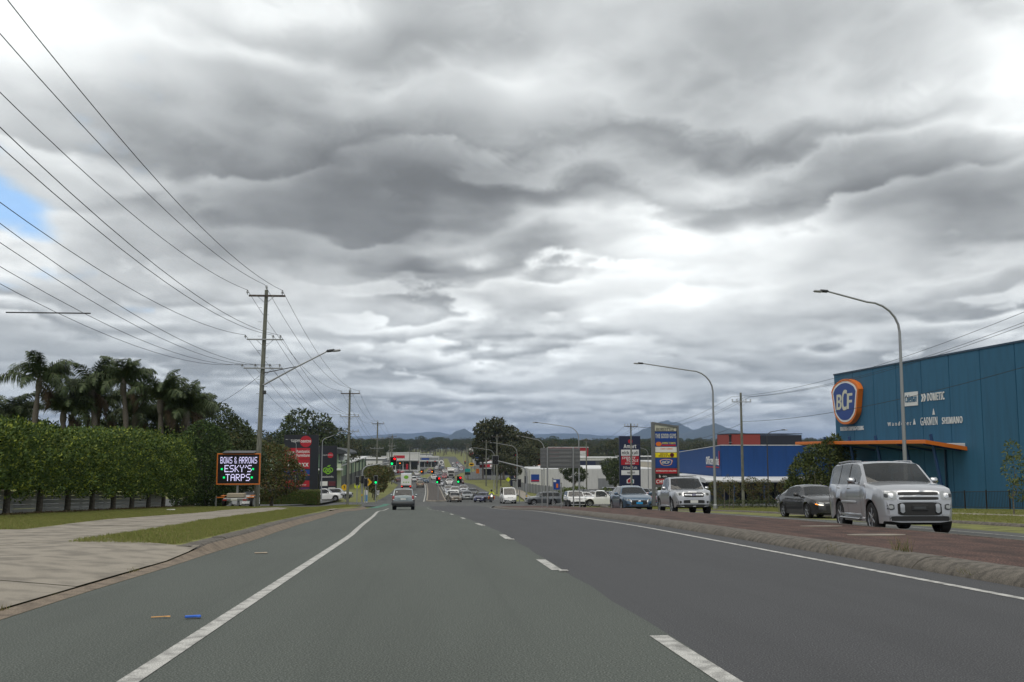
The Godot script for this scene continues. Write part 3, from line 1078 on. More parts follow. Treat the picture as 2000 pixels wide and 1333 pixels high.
func make_grass() -> void:
	# grass blades on the near verges
	var tuft := MB.new()
	tuft.use_color = true
	for k in 9:
		var b := Vector3(rng.randf_range(-.05, .05), 0, rng.randf_range(-.05, .05))
		var d := Vector3(rng.randf_range(-.7, .7), 1, rng.randf_range(-.7, .7)).normalized()
		var h := rng.randf_range(.03, .075)
		var sd := d.cross(rand_dir()).normalized() * .005
		tuft.tint = mix_col([Color(.20, .225, .050), Color(.16, .20, .042), Color(.28, .255, .09)])
		tuft.tri(b - sd, b + sd, b + d * h)
	var me := tuft.mesh(M.leaf_tree)
	var zones := [[19.2, 61.5, -6.55, -4.6, 22000], [23.5, 78.0, -14.0, -9.2, 52000], [62.0, 112.0, -8.5, -6.3, 12000], [20.0, 100.0, 18.6, 24.0, 22000], [26.0, 100.0, 25.6, 33.0, 12000]]
	var total := 0
	for z in zones:
		total += z[4]
	var mm := MultiMesh.new()
	mm.transform_format = MultiMesh.TRANSFORM_3D
	mm.mesh = me
	mm.instance_count = total
	var buf := PackedFloat32Array()
	buf.resize(total * 12)
	var at := 0
	var f := FastNoiseLite.new()
	f.seed = 19
	f.frequency = .35
	for z in zones:
		for k in z[4]:
			var d := rng.randf_range(z[0], z[1])
			var x := rng.randf_range(z[2], z[3])
			if x < 0.0:
				x += bend(d) * (1.0 if x > -6.7 and z[3] > -6.0 else .4)
			var a := rng.randf() * TAU
			var s := rng.randf_range(.7, 1.3) * (1.0 + .5 * f.get_noise_2d(x, d))
			var c := cos(a) * s
			var n := sin(a) * s
			var y := gy(x, d) - .004
			buf[at] = c; buf[at + 1] = 0; buf[at + 2] = n; buf[at + 3] = x
			buf[at + 4] = 0; buf[at + 5] = s; buf[at + 6] = 0; buf[at + 7] = y
			buf[at + 8] = -n; buf[at + 9] = 0; buf[at + 10] = c; buf[at + 11] = -d
			at += 12
	mm.buffer = buf
	var o := MultiMeshInstance3D.new()
	o.multimesh = mm
	o.name = "grass"
	add_child(o)
	o.set_meta("kind", "stuff")
	o.set_meta("label", "short mown grass on the verges beside the road")
	o.set_meta("category", "grass")
	# weeds in the joints of the kerbs and gutter
	for q in [[7.05, 12.6, .16], [7.05, 17.0, .22], [7.4, 15.2, .3], [-4.15, 18.4, .10], [-4.12, 14.6, .06], [-7.2, 24.6, .10], [-4.12, 10.1, .07]]:
		var w := MB.new()
		w.use_color = true
		for k in 60:
			var d := Vector3(rng.randf_range(-.8, .8), 1, rng.randf_range(-.8, .8)).normalized()
			var b := Vector3(rng.randf_range(-.06, .06), 0, rng.randf_range(-.25, .25))
			w.tint = mix_col([Color(.16, .15, .05), Color(.10, .12, .03), Color(.20, .15, .07)])
			var sd := d.cross(rand_dir()).normalized() * .004
			w.tri(b - sd, b + sd, b + d * q[2] * rng.randf_range(.5, 1.2))
		var wo := put("weed_tuft", w, M.leaf_tree, self)
		wo.position = Vector3(q[0], road_y(q[1]) + (.16 if q[0] > 7.2 else .0 if q[0] > 0 else .01), -q[1])
		tag(wo, "dry weed tuft growing in the median kerb" if q[0] > 0 else "small weed growing at the edge of the concrete", "weed", "weeds in the median kerb" if q[0] > 0 else "weeds at the concrete edge")

func make_trees() -> void:
	make_plant_materials()
	make_hedge()
	make_palms()
	make_grass()
	# broad trees between the palms and the pole
	var at := on(-16.0, 80.0)
	tree("broad_tree", "bushy dark tree between the palms and the tall pole", "tree", at, [[Vector3(0, 5.0, 0), Vector3(2.6, 2.2, 2.4)], [Vector3(-2.2, 4.2, .5), Vector3(2.2, 2.0, 2.2)], [Vector3(1.6, 3.4, .4), Vector3(1.9, 2.2, 2.0)], [Vector3(-.6, 6.6, 0), Vector3(1.7, 1.5, 1.6)], [Vector3(.3, 2.6, 1.2), Vector3(2.4, 1.9, 1.8)]], Vector3(0, 2.0, 0), .22, 60.0, .26, .12, DARK_TREE, .2)
	tree("broad_tree", "bronze-tipped bushy tree in front of the tall red and black sign", "tree", on(-13.9, 92.0), [[Vector3(0, 3.6, 0), Vector3(2.3, 2.0, 2.2)], [Vector3(-1.9, 3.9, -.3), Vector3(1.9, 2.0, 1.9)], [Vector3(1.3, 2.7, .4), Vector3(1.7, 1.5, 1.6)], [Vector3(-.4, 2.2, 1.0), Vector3(2.3, 1.6, 1.7)], [Vector3(-3.6, 3.6, 0), Vector3(1.7, 2.2, 1.7)]], Vector3(0, 1.5, 0), .18, 62.0, .26, .12, AUTUMN_TREE, .2)
	tree("broad_tree", "dull green tree standing behind the tall pole", "tree", on(-19.5, 105.0), [[Vector3(0, 5.0, 0), Vector3(3.2, 2.7, 3.0)], [Vector3(2.6, 4.2, 0), Vector3(2.4, 2.2, 2.4)], [Vector3(-2.6, 4.0, 0), Vector3(2.6, 2.4, 2.4)]], Vector3(0, 2.0, 0), .25, 40.0, .32, .14, AUTUMN_TREE, .2)
	for q in [[-33.0, 78.0, 5.0], [-29.0, 76.0, 4.8], [-26.5, 80.0, 5.4], [-23.8, 77.0, 5.2], [-21.0, 79.0, 5.5], [-18.6, 77.0, 5.0]]:
		tree("broad_tree", "low bushy tree filling the gaps under the palms", "tree", on(q[0], q[1]), random_lobes(5, Vector3(0, q[2], 0), Vector3(1.8, 1.0, 1.6), 1.3, 1.9), Vector3(0, 1.4, 0), .15, 34.0, .30, .14, DARK_TREE, .2, "bushes under the palms")
	for q in [[-23.5, 63.0], [-18.5, 64.5]]:
		tree("shrub", "light green broad-leaved shrub showing above the hedge", "shrub", on(q[0], q[1]), random_lobes(4, Vector3(0, 3.6, 0), Vector3(1.0, .9, 1.0), .8, 1.2), Vector3(0, 2.0, 0), .10, 50.0, .34, .16, [Color(.08, .12, .04), Color(.06, .10, .03)], .3, "shrubs above the hedge")
	# round street trees past the crossing on our side
	for q in [[-8.6, 168.0, 3.0], [-9.6, 182.0, 3.4], [-10.5, 200.0, 3.4], [-11.0, 222.0, 3.6], [-9.8, 252.0, 3.2]]:
		tree("street_tree", "round bushy street tree on the verge past the crossing", "tree", on(q[0], q[1]), random_lobes(5, Vector3(0, q[2], 0), Vector3(1.7, 1.2, 1.7), 1.3, 1.9), Vector3(0, 1.4, 0), .12, 30.0, .34, .16, AUTUMN_TREE, .15, "street trees past the crossing")
	# clipped box hedge by the car park entrance
	var bh := thing("box_hedge", "square clipped green hedge at the car park entrance", "hedge", on(-16.0, 118.0))
	var mb := MB.new()
	mb.use_color = true
	for k in 16000:
		var p := Vector3(rng.randf_range(-5.6, 3.6), rng.randf_range(.05, 1.55), rng.randf_range(-.9, .9))
		var face := rng.randi() % 3
		if face == 0:
			p.z = .9
		elif face == 1:
			p.y = 1.55
		else:
			p.x = -5.6 if rng.randf() < .5 else 3.6
		p += rand_dir() * .09
		var dir := rand_dir()
		leaf(mb, p, dir, dir.cross(rand_dir()).normalized(), .13, .07, mix_col([Color(.07, .10, .018), Color(.10, .125, .02), Color(.05, .075, .015), Color(.13, .10, .03)]))
	put("foliage", mb, M.leaf_hedge, bh)
	var core := MB.new()
	core.box(Vector3(-1.0, .75, 0), Vector3(9.0, 1.45, 1.65))
	put("inner_foliage", core, M.hedge_inside, bh)
	# tree beside the teal shop
	tree("shop_tree", "bushy green tree beside the teal shop awning", "tree", on(31.5, 77.5), [[Vector3(0, 3.3, 0), Vector3(1.5, 1.4, 1.4)], [Vector3(-1.6, 2.7, .3), Vector3(1.2, 1.1, 1.2)], [Vector3(1.2, 2.8, .2), Vector3(1.3, 1.3, 1.3)], [Vector3(.7, 4.6, 0), Vector3(.75, .9, .8)], [Vector3(-.3, 1.9, .5), Vector3(1.8, .9, 1.4)], [Vector3(1.9, 4.0, 0), Vector3(.7, .9, .7)], [Vector3(-.7, 4.3, .2), Vector3(.8, .7, .8)], [Vector3(-2.3, 1.8, .2), Vector3(.8, .6, .8)], [Vector3(2.3, 2.2, .2), Vector3(.8, .9, .8)], [Vector3(1.1, 5.2, 0), Vector3(.4, .6, .4)], [Vector3(-1.6, 3.7, 0), Vector3(.6, .6, .6)]], Vector3(0, 1.2, 0), .16, 120.0, .30, .085, [Color(.055, .08, .02), Color(.085, .11, .026), Color(.042, .062, .018), Color(.13, .145, .04)], .1)
	tree("far_tree", "rounded gum tree rising behind the blue shop roof", "tree", on(76.0, 205.0), random_lobes(7, Vector3(0, 7.2, 0), Vector3(3.8, 1.8, 3.0), 1.8, 2.7), Vector3(0, 3.5, 0), .35, 16.0, .55, .3, [Color(.09, .10, .045), Color(.07, .08, .035), Color(.12, .12, .06)], .2)
	tree("young_tree", "slim young tree with pale leaves on the verge at the shop fence", "tree", on(26.2, 43.0), [[Vector3(.2, 2.0, 0), Vector3(.55, .7, .5)], [Vector3(.3, 1.1, .1), Vector3(.5, .5, .45)], [Vector3(.1, 2.8, 0), Vector3(.35, .45, .35)]], Vector3(0, .9, 0), .04, 90.0, .15, .06, [Color(.10, .13, .035), Color(.15, .17, .05), Color(.07, .09, .03)], .1)
	# clipped round shrubs in the garden bed
	var n := 0
	for q in [[24.9, 88.0, .74, 1.75], [26.5, 88.5, .70, 1.8], [28.1, 88.0, .82, 1.95], [29.7, 89.0, .72, 1.9], [31.3, 88.0, .80, 1.85], [32.9, 87.5, .95, 2.0], [34.6, 88.5, .7, 1.3]]:
		tree("round_shrub", "clipped ball-shaped shrub in the garden bed before the blue shop", "shrub", on(q[0] + 1.0, q[1]), [[Vector3(0, q[3], 0), Vector3(q[2], q[2] * .95, q[2])], [Vector3(.1, q[3] - 1.05, .1), Vector3(q[2] * .62, q[2] * .5, q[2] * .62)]], Vector3(0, .6, 0), .08, 170.0, .12, .06, [Color(.07, .085, .022), Color(.10, .11, .028), Color(.055, .065, .02), Color(.15, .09, .035)], .1, "clipped shrubs in the garden bed")
	var gc := put("ground_cover", crown(range(16).map(func(k): return [Vector3(25.6 + k * .75, gy(28, 86.0) + .25, -86.4 + .5 * sin(k * 2.1)), Vector3(.7, .45, .6)]), 90.0, .16, .05, [Color(.045, .06, .02), Color(.06, .08, .03)], 0.0), M.leaf_tree, self)
	gc.set_meta("kind", "stuff")
	tag(gc, "low green ground cover in the garden bed", "ground cover")
	var yu := thing("spiky_plant", "spiky sword-leaved plant among the clipped shrubs", "plant", on(31.0, 85.6))
	for k in 40:
		var l := MB.new()
		l.use_color = true
		var an := rng.randf() * TAU
		var d := Vector3(cos(an), rng.randf_range(.5, 2.2), sin(an)).normalized()
		leaf(l, Vector3(0, .15, 0), d, d.cross(Vector3.UP).normalized(), rng.randf_range(1.1, 1.8), .07, mix_col([Color(.10, .125, .05), Color(.13, .15, .07)]))
		put("blade", l, M.leaf_tree, yu)
	# staked saplings on the right verge
	for q in [[22.2, 56.0], [23.0, 75.0]]:
		var sp := thing("staked_sapling", "thin sapling tied between two timber stakes on the verge", "tree", on(q[0], q[1]), 0.0, "staked saplings on the verge")
		var tr := MB.new()
		limb(tr, Vector3.ZERO, Vector3(.05, 2.2, 0), .03, .012, Vector3(.04, 0, 0))
		put("trunk", tr, M.bark, sp)
		for sx in [-.35, .35]:
			var stake := MB.new()
			stake.box(Vector3(sx, .75, 0), Vector3(.05, 1.5, .05))
			put("stake", stake, M.bark, sp)
		put("crown", crown([[Vector3(.05, 2.0, 0), Vector3(.45, .6, .4)]], 30.0, .14, .05, [Color(.08, .09, .04)], .1), M.leaf_tree, sp)
	# slope with shrubs right of the crossing
	n = 0
	for q in [[21.0, 150.0, 1.2], [23.5, 158.0, 1.2], [25.0, 165.0, 1.3], [27.0, 150.0, 1.1], [29.5, 146.0, 1.1]]:
		tree("roadside_shrub", "yellow-green shrub on the bank beside the grey fence", "shrub", on(q[0], q[1]), random_lobes(3, Vector3(0, q[2], 0), Vector3(.9, .4, .8), .9, 1.3), Vector3(0, .5, 0), .08, 36.0, .26, .12, [Color(.11, .14, .03), Color(.085, .115, .025)], .1, "shrubs on the bank")
	for q in [[36.0, 190.0, 4.2], [30.5, 205.0, 4.6], [41.0, 215.0, 5.2], [47.0, 186.0, 3.5], [52.0, 210.0, 4.0], [38.0, 150.0, 2.4], [43.0, 146.0, 2.6]]:
		tree("car_park_tree", "leafy tree standing in the shop car park", "tree", on(q[0], q[1]), random_lobes(6, Vector3(0, q[2], 0), Vector3(2.0, 1.6, 2.0), 1.3, 2.1), Vector3(0, 1.8, 0), .16, 20.0, .42, .2, DARK_TREE, .2, "trees in the shop car park")
	make_far_trees()

func gum(lobes: int, h: float, spread: float, per: float, cols: Array) -> Array:
	var l := random_lobes(lobes, Vector3(0, h * .70, 0), Vector3(spread, h * .24, spread), h * .10, h * .17)
	var tr := MB.new()
	limb(tr, Vector3(0, -.8, 0), Vector3(0, h * .45, 0), h * .022, h * .016, Vector3(h * .015, 0, 0), 6)
	for q in l:
		limb(tr, Vector3(0, h * rng.randf_range(.3, .45), 0), q[0], h * .010, h * .003, Vector3(0, -h * .02, 0), 4)
	return [tr.mesh(M.bark), crown(l, per, h * .045, h * .026, cols, .35, .6).mesh(M.leaf_far)]

func make_far_trees() -> void:
	var kinds := []
	for k in 5:
		kinds.append(gum(7 + k, 16.0, 3.6 + .4 * k, 3.2, GUM if k < 4 else DARK_TREE))
	var place := func(called: String, label: String, group: String, x: float, d: float, k: int, h: float) -> void:
		var o := thing(called, label, "tree", on(x, d), rng.randf() * TAU, group)
		var sc := h / 16.0
		var t := put_mesh("trunk", kinds[k][0], o)
		var c := put_mesh("crown", kinds[k][1], o)
		t.scale = Vector3(sc, sc, sc)
		c.scale = Vector3(sc, sc, sc)
	# the big gum right of the road and its neighbours
	kinds.append(gum(15, 16.0, 4.6, 8.0, GUM))
	kinds.append(gum(11, 16.0, 4.0, 7.0, GUM))
	place.call("gum_tree", "largest spreading gum tree beside the road past the crossing", "", 21.0, 300.0, 5, 20.0)
	for q in [[25.5, 330.0, 6, 18.0], [28.0, 306.0, 5, 16.0], [19.5, 345.0, 6, 15.0], [31.0, 285.0, 5, 13.0], [19.5, 262.0, 6, 9.0], [21.5, 240.0, 6, 8.0], [26.0, 262.0, 5, 11.0], [23.5, 280.0, 6, 12.0]]:
		place.call("gum_tree", "gum tree in the clump beside the largest gum", "gums beside the largest gum", q[0], q[1], q[2], q[3])
	# tall pines and gums over the green-roofed shops
	for q in [[-36.0, 260.0, 4, 14.0], [-31.0, 265.0, 4, 20.0], [-30.0, 280.0, 2, 18.0], [-25.5, 270.0, 4, 17.0], [-44.0, 255.0, 1, 15.0], [-50.0, 270.0, 4, 16.0], [-21.0, 290.0, 0, 14.0], [-58.0, 285.0, 3, 16.0], [-66.0, 280.0, 2, 16.0], [-40.0, 300.0, 0, 17.0]]:
		place.call("gum_tree", "tall dark tree behind the supercentre building", "trees behind the supercentre", q[0], q[1], q[2], q[3])
	# trees along both sides further on
	for k in 46:
		var d := rng.randf_range(420.0, 900.0)
		var side := -1.0 if k % 2 else 1.0
		var x := median_mid(d) + side * rng.randf_range(32.0, 95.0) + (6.0 if side > 0 else 0.0)
		place.call("gum_tree", "distant gum tree among the shops on the far rise" , "gums among the far shops", x, d, rng.randi() % 5, rng.randf_range(10.0, 17.0))
	# the wood that closes the view
	for k in 5:
		var spots := []
		for i in 1300:
			var d := rng.randf_range(640.0, 2400.0) if i < 900 else rng.randf_range(600.0, 1050.0)
			var az := rng.randf_range(-.50, .62)
			if absf(d * tan(az) - median_mid(minf(d, 1100.0))) < 20.0 + (14.0 if i < 900 else 4.0) and d < 1080.0:
				continue
			spots.append([d * tan(az), d, 1.0 if i < 900 else .42])
		for which in 2:
			var mm := MultiMesh.new()
			mm.transform_format = MultiMesh.TRANSFORM_3D
			mm.mesh = kinds[k][which]
			mm.instance_count = spots.size()
			var buf := PackedFloat32Array()
			rng.seed = 100 + k
			for s in spots:
				var a := rng.randf() * TAU
				var sc: float = rng.randf_range(.85, 1.30) * (.95 if s[1] < 1500.0 else 1.25) * s[2]
				var c := cos(a) * sc
				var n := sin(a) * sc
				buf.append_array(PackedFloat32Array([c, 0, n, s[0], 0, sc, 0, gy(s[0], s[1]), -n, 0, c, -s[1]]))
			mm.buffer = buf
			var o := MultiMeshInstance3D.new()
			o.multimesh = mm
			o.name = numbered("forest")
			add_child(o)
			o.set_meta("kind", "stuff")
			o.set_meta("label", "far gum forest closing the view below the hills")
			o.set_meta("category", "forest")

# ---------------------------------------------------------------- vehicles (front towards +z, standing on y = 0)
func paint(called: String, c: Color, metal := 0.0, rough := 0.3) -> StandardMaterial3D:
	var m := mat(called, c, rough, metal)
	m.clearcoat_enabled = true
	m.clearcoat = 1.0
	m.clearcoat_roughness = 0.06
	return m

func make_car_materials() -> void:
	paint("paint_silver", lin(.42, .43, .46), 0.5, 0.30)
	paint("paint_silver_dark", lin(.20, .205, .215), 0.3, 0.4)
	paint("paint_white", lin(.78, .78, .77))
	paint("paint_blue", lin(.035, .085, .15), 0.3)
	paint("paint_navy", lin(.02, .025, .09), 0.2)
	paint("paint_black", lin(.006, .005, .006), 0.0, 0.5)
	paint("paint_greyblue", lin(.27, .32, .34), 0.5)
	paint("paint_red", lin(.34, .02, .025))
	paint("paint_maroon", lin(.10, .012, .018))
	paint("paint_tan", lin(.30, .23, .15), 0.3)
	paint("paint_bronze", lin(.16, .13, .10), 0.4)
	paint("paint_grey", lin(.16, .17, .18), 0.4)
	mat("trim", lin(.018, .018, .019), 0.6)
	mat("trim_grey", lin(.05, .055, .06), 0.55)
	mat("interior_cloth", lin(.03, .03, .032), 0.9)
	mat("chrome", lin(.55, .56, .58), 0.2, 1.0)
	mat("alloy", lin(.45, .46, .48), 0.3, 0.9)
	mat("rubber", lin(.016, .016, .017), 0.85)
	mat("lens_clear", lin(.30, .32, .33), 0.12).clearcoat_enabled = true
	mat("lens_red", lin(.30, .008, .012), 0.1).clearcoat_enabled = true
	mat("lens_amber", lin(.75, .22, .02), 0.12)
	mat("plate_white", lin(.65, .65, .62), 0.5)
	mat("plate_dark", lin(.02, .02, .022), 0.4)
	mat("plate_blue", lin(.02, .30, .62), 0.5)
	mat("plate_ink", lin(.10, .015, .03), 0.6)
	mat("galvanised", lin(.30, .31, .31), 0.45, 0.6)
	var g := mat("car_glass", Color(0.05, 0.065, 0.065, 0.62), 0.03)
	g.transparency = BaseMaterial3D.TRANSPARENCY_ALPHA
	g.metallic_specular = 0.62
	var pg := mat("privacy_glass", Color(0.03, 0.04, 0.04, 0.9), 0.03)
	pg.transparency = BaseMaterial3D.TRANSPARENCY_ALPHA
	for lit in [["lamp_white", Color(1.0, 0.95, 0.85), 2.2], ["lamp_amber", Color(1.0, 0.55, 0.15), 2.0], ["lamp_red", Color(1.0, 0.08, 0.06), 1.3]]:
		var m := mat(lit[0], lit[1], 0.3)
		m.emission_enabled = true
		m.emission = lit[1]
		m.emission_energy_multiplier = lit[2]

var wheel_cache := {}
func wheel(parent: Node3D, at: Vector3, r: float, w: float, spokes: int, side: float) -> void:
	var key := "%.3f %.3f %d" % [r, w, spokes]
	if not wheel_cache.has(key):
		var turn := Transform3D(Basis(Vector3.BACK, -PI / 2), Vector3.ZERO)
		var tyre := MB.new()
		var rr := r * 0.68
		tyre.lathe(PackedVector2Array([Vector2(rr, -w * .5), Vector2(r * .93, -w * .5), Vector2(r * .985, -w * .42), Vector2(r, -w * .3), Vector2(r, w * .3), Vector2(r * .985, w * .42), Vector2(r * .93, w * .5), Vector2(rr, w * .46), Vector2(rr * .97, w * .30)]), 28, turn)
		var rim := MB.new()
		rim.lathe(PackedVector2Array([Vector2(rr * .93, w * .10), Vector2(rr * .95, w * .40), Vector2(rr, w * .44), Vector2(rr * 1.01, w * .40)]), 28, turn)
		for k in spokes:
			var b := Basis(Vector3.RIGHT, TAU * k / spokes)
			rim.box(b * Vector3(0, rr * .5, 0) + Vector3(w * .34, 0, 0), Vector3(w * .16, rr * .95, rr * (1.25 / spokes)), b, 0.008)
		rim.lathe(PackedVector2Array([Vector2(rr * .26, w * .2), Vector2(rr * .24, w * .44), Vector2(rr * .1, w * .46), Vector2(0, w * .46)]), 16, turn)
		var well := MB.new()
		well.lathe(PackedVector2Array([Vector2(rr * .94, w * .1), Vector2(0, w * .1)]), 20, turn)
		wheel_cache[key] = [tyre.mesh(M.rubber), rim.mesh(M.alloy), well.mesh(M.trim)]
	var o := Node3D.new()
	o.name = "wheel"
	parent.add_child(o, true)
	o.position = at
	if side < 0.0:
		o.rotation.y = PI
	put_mesh("tyre", wheel_cache[key][0], o)
	put_mesh("rim", wheel_cache[key][1], o)
	put_mesh("brake", wheel_cache[key][2], o)

func poly(pts: Array, z: float) -> float:
	if z <= pts[0][0]:
		return pts[0][1]
	for k in pts.size() - 1:
		if z <= pts[k + 1][0]:
			return lerpf(pts[k][1], pts[k + 1][1], (z - pts[k][0]) / maxf(pts[k + 1][0] - pts[k][0], 1e-6))
	return pts[pts.size() - 1][1]

func car_section(s: Dictionary, z: float, wheels: Array) -> PackedVector3Array:
	var w: float = s.W * 0.5 * poly(s.plan, z)
	var cab: Array = s.cab
	var inside: bool = z > cab[0] + 1e-4 and z < cab[3] - 1e-4
	var c: float = s.c + (0.06 if absf(z) > s.L * .5 - 0.2 else 0.0)
	var b: float
	var ry: float
	var wr: float
	if inside:
		b = poly(s.belt, z)
		ry = maxf(poly(s.roof, z), b)
		var full: float = s.H - poly(s.belt, 0.0)
		wr = lerpf(w * 0.955, s.W * 0.5 * s.roofw, clampf((ry - b) / full, 0.0, 1.0))
	else:
		ry = poly(s.deck, z)
		b = ry - 0.035
		wr = w * 0.90
	var ym: float = minf(s.mid, b - 0.08)
	var flare := 0.0
	var arch := 0.0
	for wz in wheels:
		var rr: float = s.wr + s.get("archgap", 0.07)
		var dz := absf(z - wz)
		if dz < rr:
			arch = maxf(arch, s.wr + sqrt(rr * rr - dz * dz))
		if dz < rr + 0.1:
			flare = maxf(flare, s.get("flare", 0.02) * smoothstep(0.0, 1.0, (rr + 0.1 - dz) / 0.25))
	var p := PackedVector3Array()
	p.append(Vector3(0, c, z))
	p.append(Vector3(w * .66, maxf(c, arch), z))
	p.append(Vector3(w * .955 + flare, maxf(c + 0.03, arch), z))
	p.append(Vector3(w + flare, maxf(ym, arch + 0.03 if arch > 0.0 else 0.0), z))
	p.append(Vector3(w * .985 + flare * .3, maxf(b - 0.07, minf(arch + 0.06, b - 0.02)), z))
	p.append(Vector3(w * .955, b, z))
	p.append(Vector3(wr, ry - (0.045 if inside else 0.012), z))
	p.append(Vector3(maxf(wr - 0.075, 0.05), ry - 0.004, z))
	p.append(Vector3(wr * .5, ry + 0.022, z))
	p.append(Vector3(0, ry + 0.03, z))
	return p

func car(called: String, s: Dictionary, label: String, category: String, at: Vector3, turn: float, group := "") -> Node3D:
	var o := thing(called, label, category, at, turn, group)
	# lie on the slope of the road
	var dz := 1.5
	var slope := atan2(road_y(-at.z + dz) - road_y(-at.z - dz), 2.0 * dz)
	o.basis = Basis(Vector3.RIGHT, slope) * Basis(Vector3.UP, turn) if s.get("lean", true) else Basis(Vector3.UP, turn)
	var wf: float = s.L * .5 - s.fo
	var wheels := [wf, wf - s.wb]
	var zs := {}
	for key in ["belt", "deck", "roof", "plan"]:
		for q in s[key]:
			zs[snappedf(q[0], 0.001)] = true
	for q in s.windows:
		zs[snappedf(q[0], 0.001)] = true
		zs[snappedf(q[1], 0.001)] = true
	for wz in wheels:
		for k in 15:
			zs[snappedf(wz + (s.wr + 0.07) * cos(PI * k / 14.0), 0.001)] = true
	for q in s.cab:
		zs[snappedf(q + 0.001, 0.001)] = true
		zs[snappedf(q - 0.001, 0.001)] = true
	var zl := zs.keys()
	zl.sort()
	var keep := []
	for z in zl:
		if z >= -s.L * .5 - 1e-3 and z <= s.L * .5 + 1e-3:
			keep.append(z)
	var sec := []
	for z in keep:
		sec.append(car_section(s, z, wheels))
	var body := MB.new()
	var low := {-1.0: MB.new(), 1.0: MB.new()}
	var under := MB.new()
	var screen := MB.new()
	var back := MB.new()
	var pillar := {}
	var side := {}
	var cab: Array = s.cab
	for k in keep.size() - 1:
		var zm: float = (keep[k] + keep[k + 1]) * .5
		for i in 9:
			for sx in [-1.0, 1.0]:
				var f := Vector3(sx, 1, 1)
				var a: Vector3 = sec[k][i] * f
				var b: Vector3 = sec[k][i + 1] * f
				var d: Vector3 = sec[k + 1][i + 1] * f
				var e: Vector3 = sec[k + 1][i] * f
				var mid := (a + b + d + e) * .25
				var hint := Vector3(mid.x, (mid.y - s.H * .45) * 1.4, 0) if i > 0 else Vector3.DOWN
				if i >= 7:
					hint = Vector3.UP
				if i == 1:
					hint = Vector3(sx * 0.3, -1, 0)
				var to := body
				if i <= 1:
					to = under
				elif i == 2 and s.get("clad", false):
					to = low[sx]
				elif i == 5 and zm > cab[0] and zm < cab[3]:
					var which := -1
					for q in s.windows.size():
						if zm > s.windows[q][0] and zm < s.windows[q][1]:
							which = q
					if which >= 0:
						var key := [which, sx]
						if not side.has(key):
							side[key] = MB.new()
						to = side[key]
					elif zm > s.windows[0][0] and zm < s.windows[-1][1]:
						var pk := [sx, snappedf(zm, 0.3)]
						for q in s.windows.size() - 1:
							if zm > s.windows[q][1] and zm < s.windows[q + 1][0]:
								pk = [sx, q]
						if not pillar.has(pk):
							pillar[pk] = MB.new()
						to = pillar[pk]
				elif i >= 7 and zm > cab[2] and zm < cab[3]:
					to = screen
				elif i >= 7 and zm > cab[0] and zm < cab[1] and s.get("rearglass", true):
					to = back
				to.quad(a, b, d, e, hint)
	for end in [0, keep.size() - 1]:
		var q: PackedVector3Array = sec[end]
		var cc := Vector3(0, (q[0].y + q[9].y) * .5, q[0].z)
		for i in 9:
			for sx in [-1.0, 1.0]:
				var f := Vector3(sx, 1, 1)
				body.tri(cc, q[i] * f, q[i + 1] * f, Vector3(0, 0, -1 if end == 0 else 1))
	body.smooth(38.0)
	screen.smooth(50.0)
	put("body", body, s.paint, o)
	put("underbody", under, M.trim, o)
	for sx in low:
		if low[sx].v.size():
			put("side_cladding", low[sx], s.clad, o)
	for pk in pillar:
		put("pillar", pillar[pk], M.trim, o)
	if screen.v.size():
		put("windscreen", screen, M.car_glass, o)
	if back.v.size():
		put("rear_window", back, M.privacy_glass, o)
	for key in side:
		put("side_window", side[key], M.car_glass, o)
	var inn := MB.new()
	var floor_z: float = cab[2] * .5 + cab[1] * .5
	inn.box(Vector3(0, s.c + .30, floor_z), Vector3(s.W * .80, .1, maxf(cab[2] - cab[1], .5) + .5))
	var belt0 := poly(s.belt, 0.0)
	inn.box(Vector3(0, belt0 - .12, cab[3] - .30), Vector3(s.W * .80, .22, .40), Basis.IDENTITY, 0.05)
	for row in s.get("rows", [[cab[2] - .55]]):
		for sx in [-1.0, 1.0]:
			inn.box(Vector3(sx * s.W * .2, belt0 - .22, row[0]), Vector3(s.W * .27, .65, .16), Basis(Vector3.RIGHT, -.2), .05)
			inn.box(Vector3(sx * s.W * .2, belt0 + .22, row[0] - .10), Vector3(s.W * .15, .2, .1), Basis.IDENTITY, .04)
	put("seats", inn, M.interior_cloth, o)
	for wz in wheels:
		for sx in [-1.0, 1.0]:
			wheel(o, Vector3(sx * (s.W * .5 - s.get("tw", .22) * .5 - .01), s.wr, wz), s.wr, s.get("tw", .22), s.get("spokes", 5), sx)
	# door mirrors
	if s.get("mirrors", true):
		for sx in [-1.0, 1.0]:
			var mm := MB.new()
			var mz: float = s.windows[-1][1] - .12
			mm.box(Vector3(sx * (s.W * .5 + .12), poly(s.belt, mz) + .10, mz), Vector3(.22, s.get("mirror_h", .16), .12), Basis.IDENTITY, .05)
			mm.box(Vector3(sx * (s.W * .5 + .0), poly(s.belt, mz) + .04, mz), Vector3(.10, .05, .08))
			mm.smooth(60.0)
			put("mirror", mm, s.get("mirror_mat", s.paint), o)
	if s.get("seams", true) and s.L > 3.5:
		# shut lines of the doors
		for zz in s.get("doors", []):
			for sx in [-1.0, 1.0]:
				var gaps := MB.new()
				var q := car_section(s, zz, wheels)
				for i in range(2, 5):
					var a: Vector3 = q[i] * Vector3(sx, 1, 1) + Vector3(sx * .003, 0, 0)
					var b: Vector3 = q[i + 1] * Vector3(sx, 1, 1) + Vector3(sx * .003, 0, 0)
					gaps.quad(a + Vector3(0, 0, -.006), b + Vector3(0, 0, -.006), b + Vector3(0, 0, .006), a + Vector3(0, 0, .006), Vector3(sx, 0, 0))
				put("door_gap", gaps, M.trim, o)
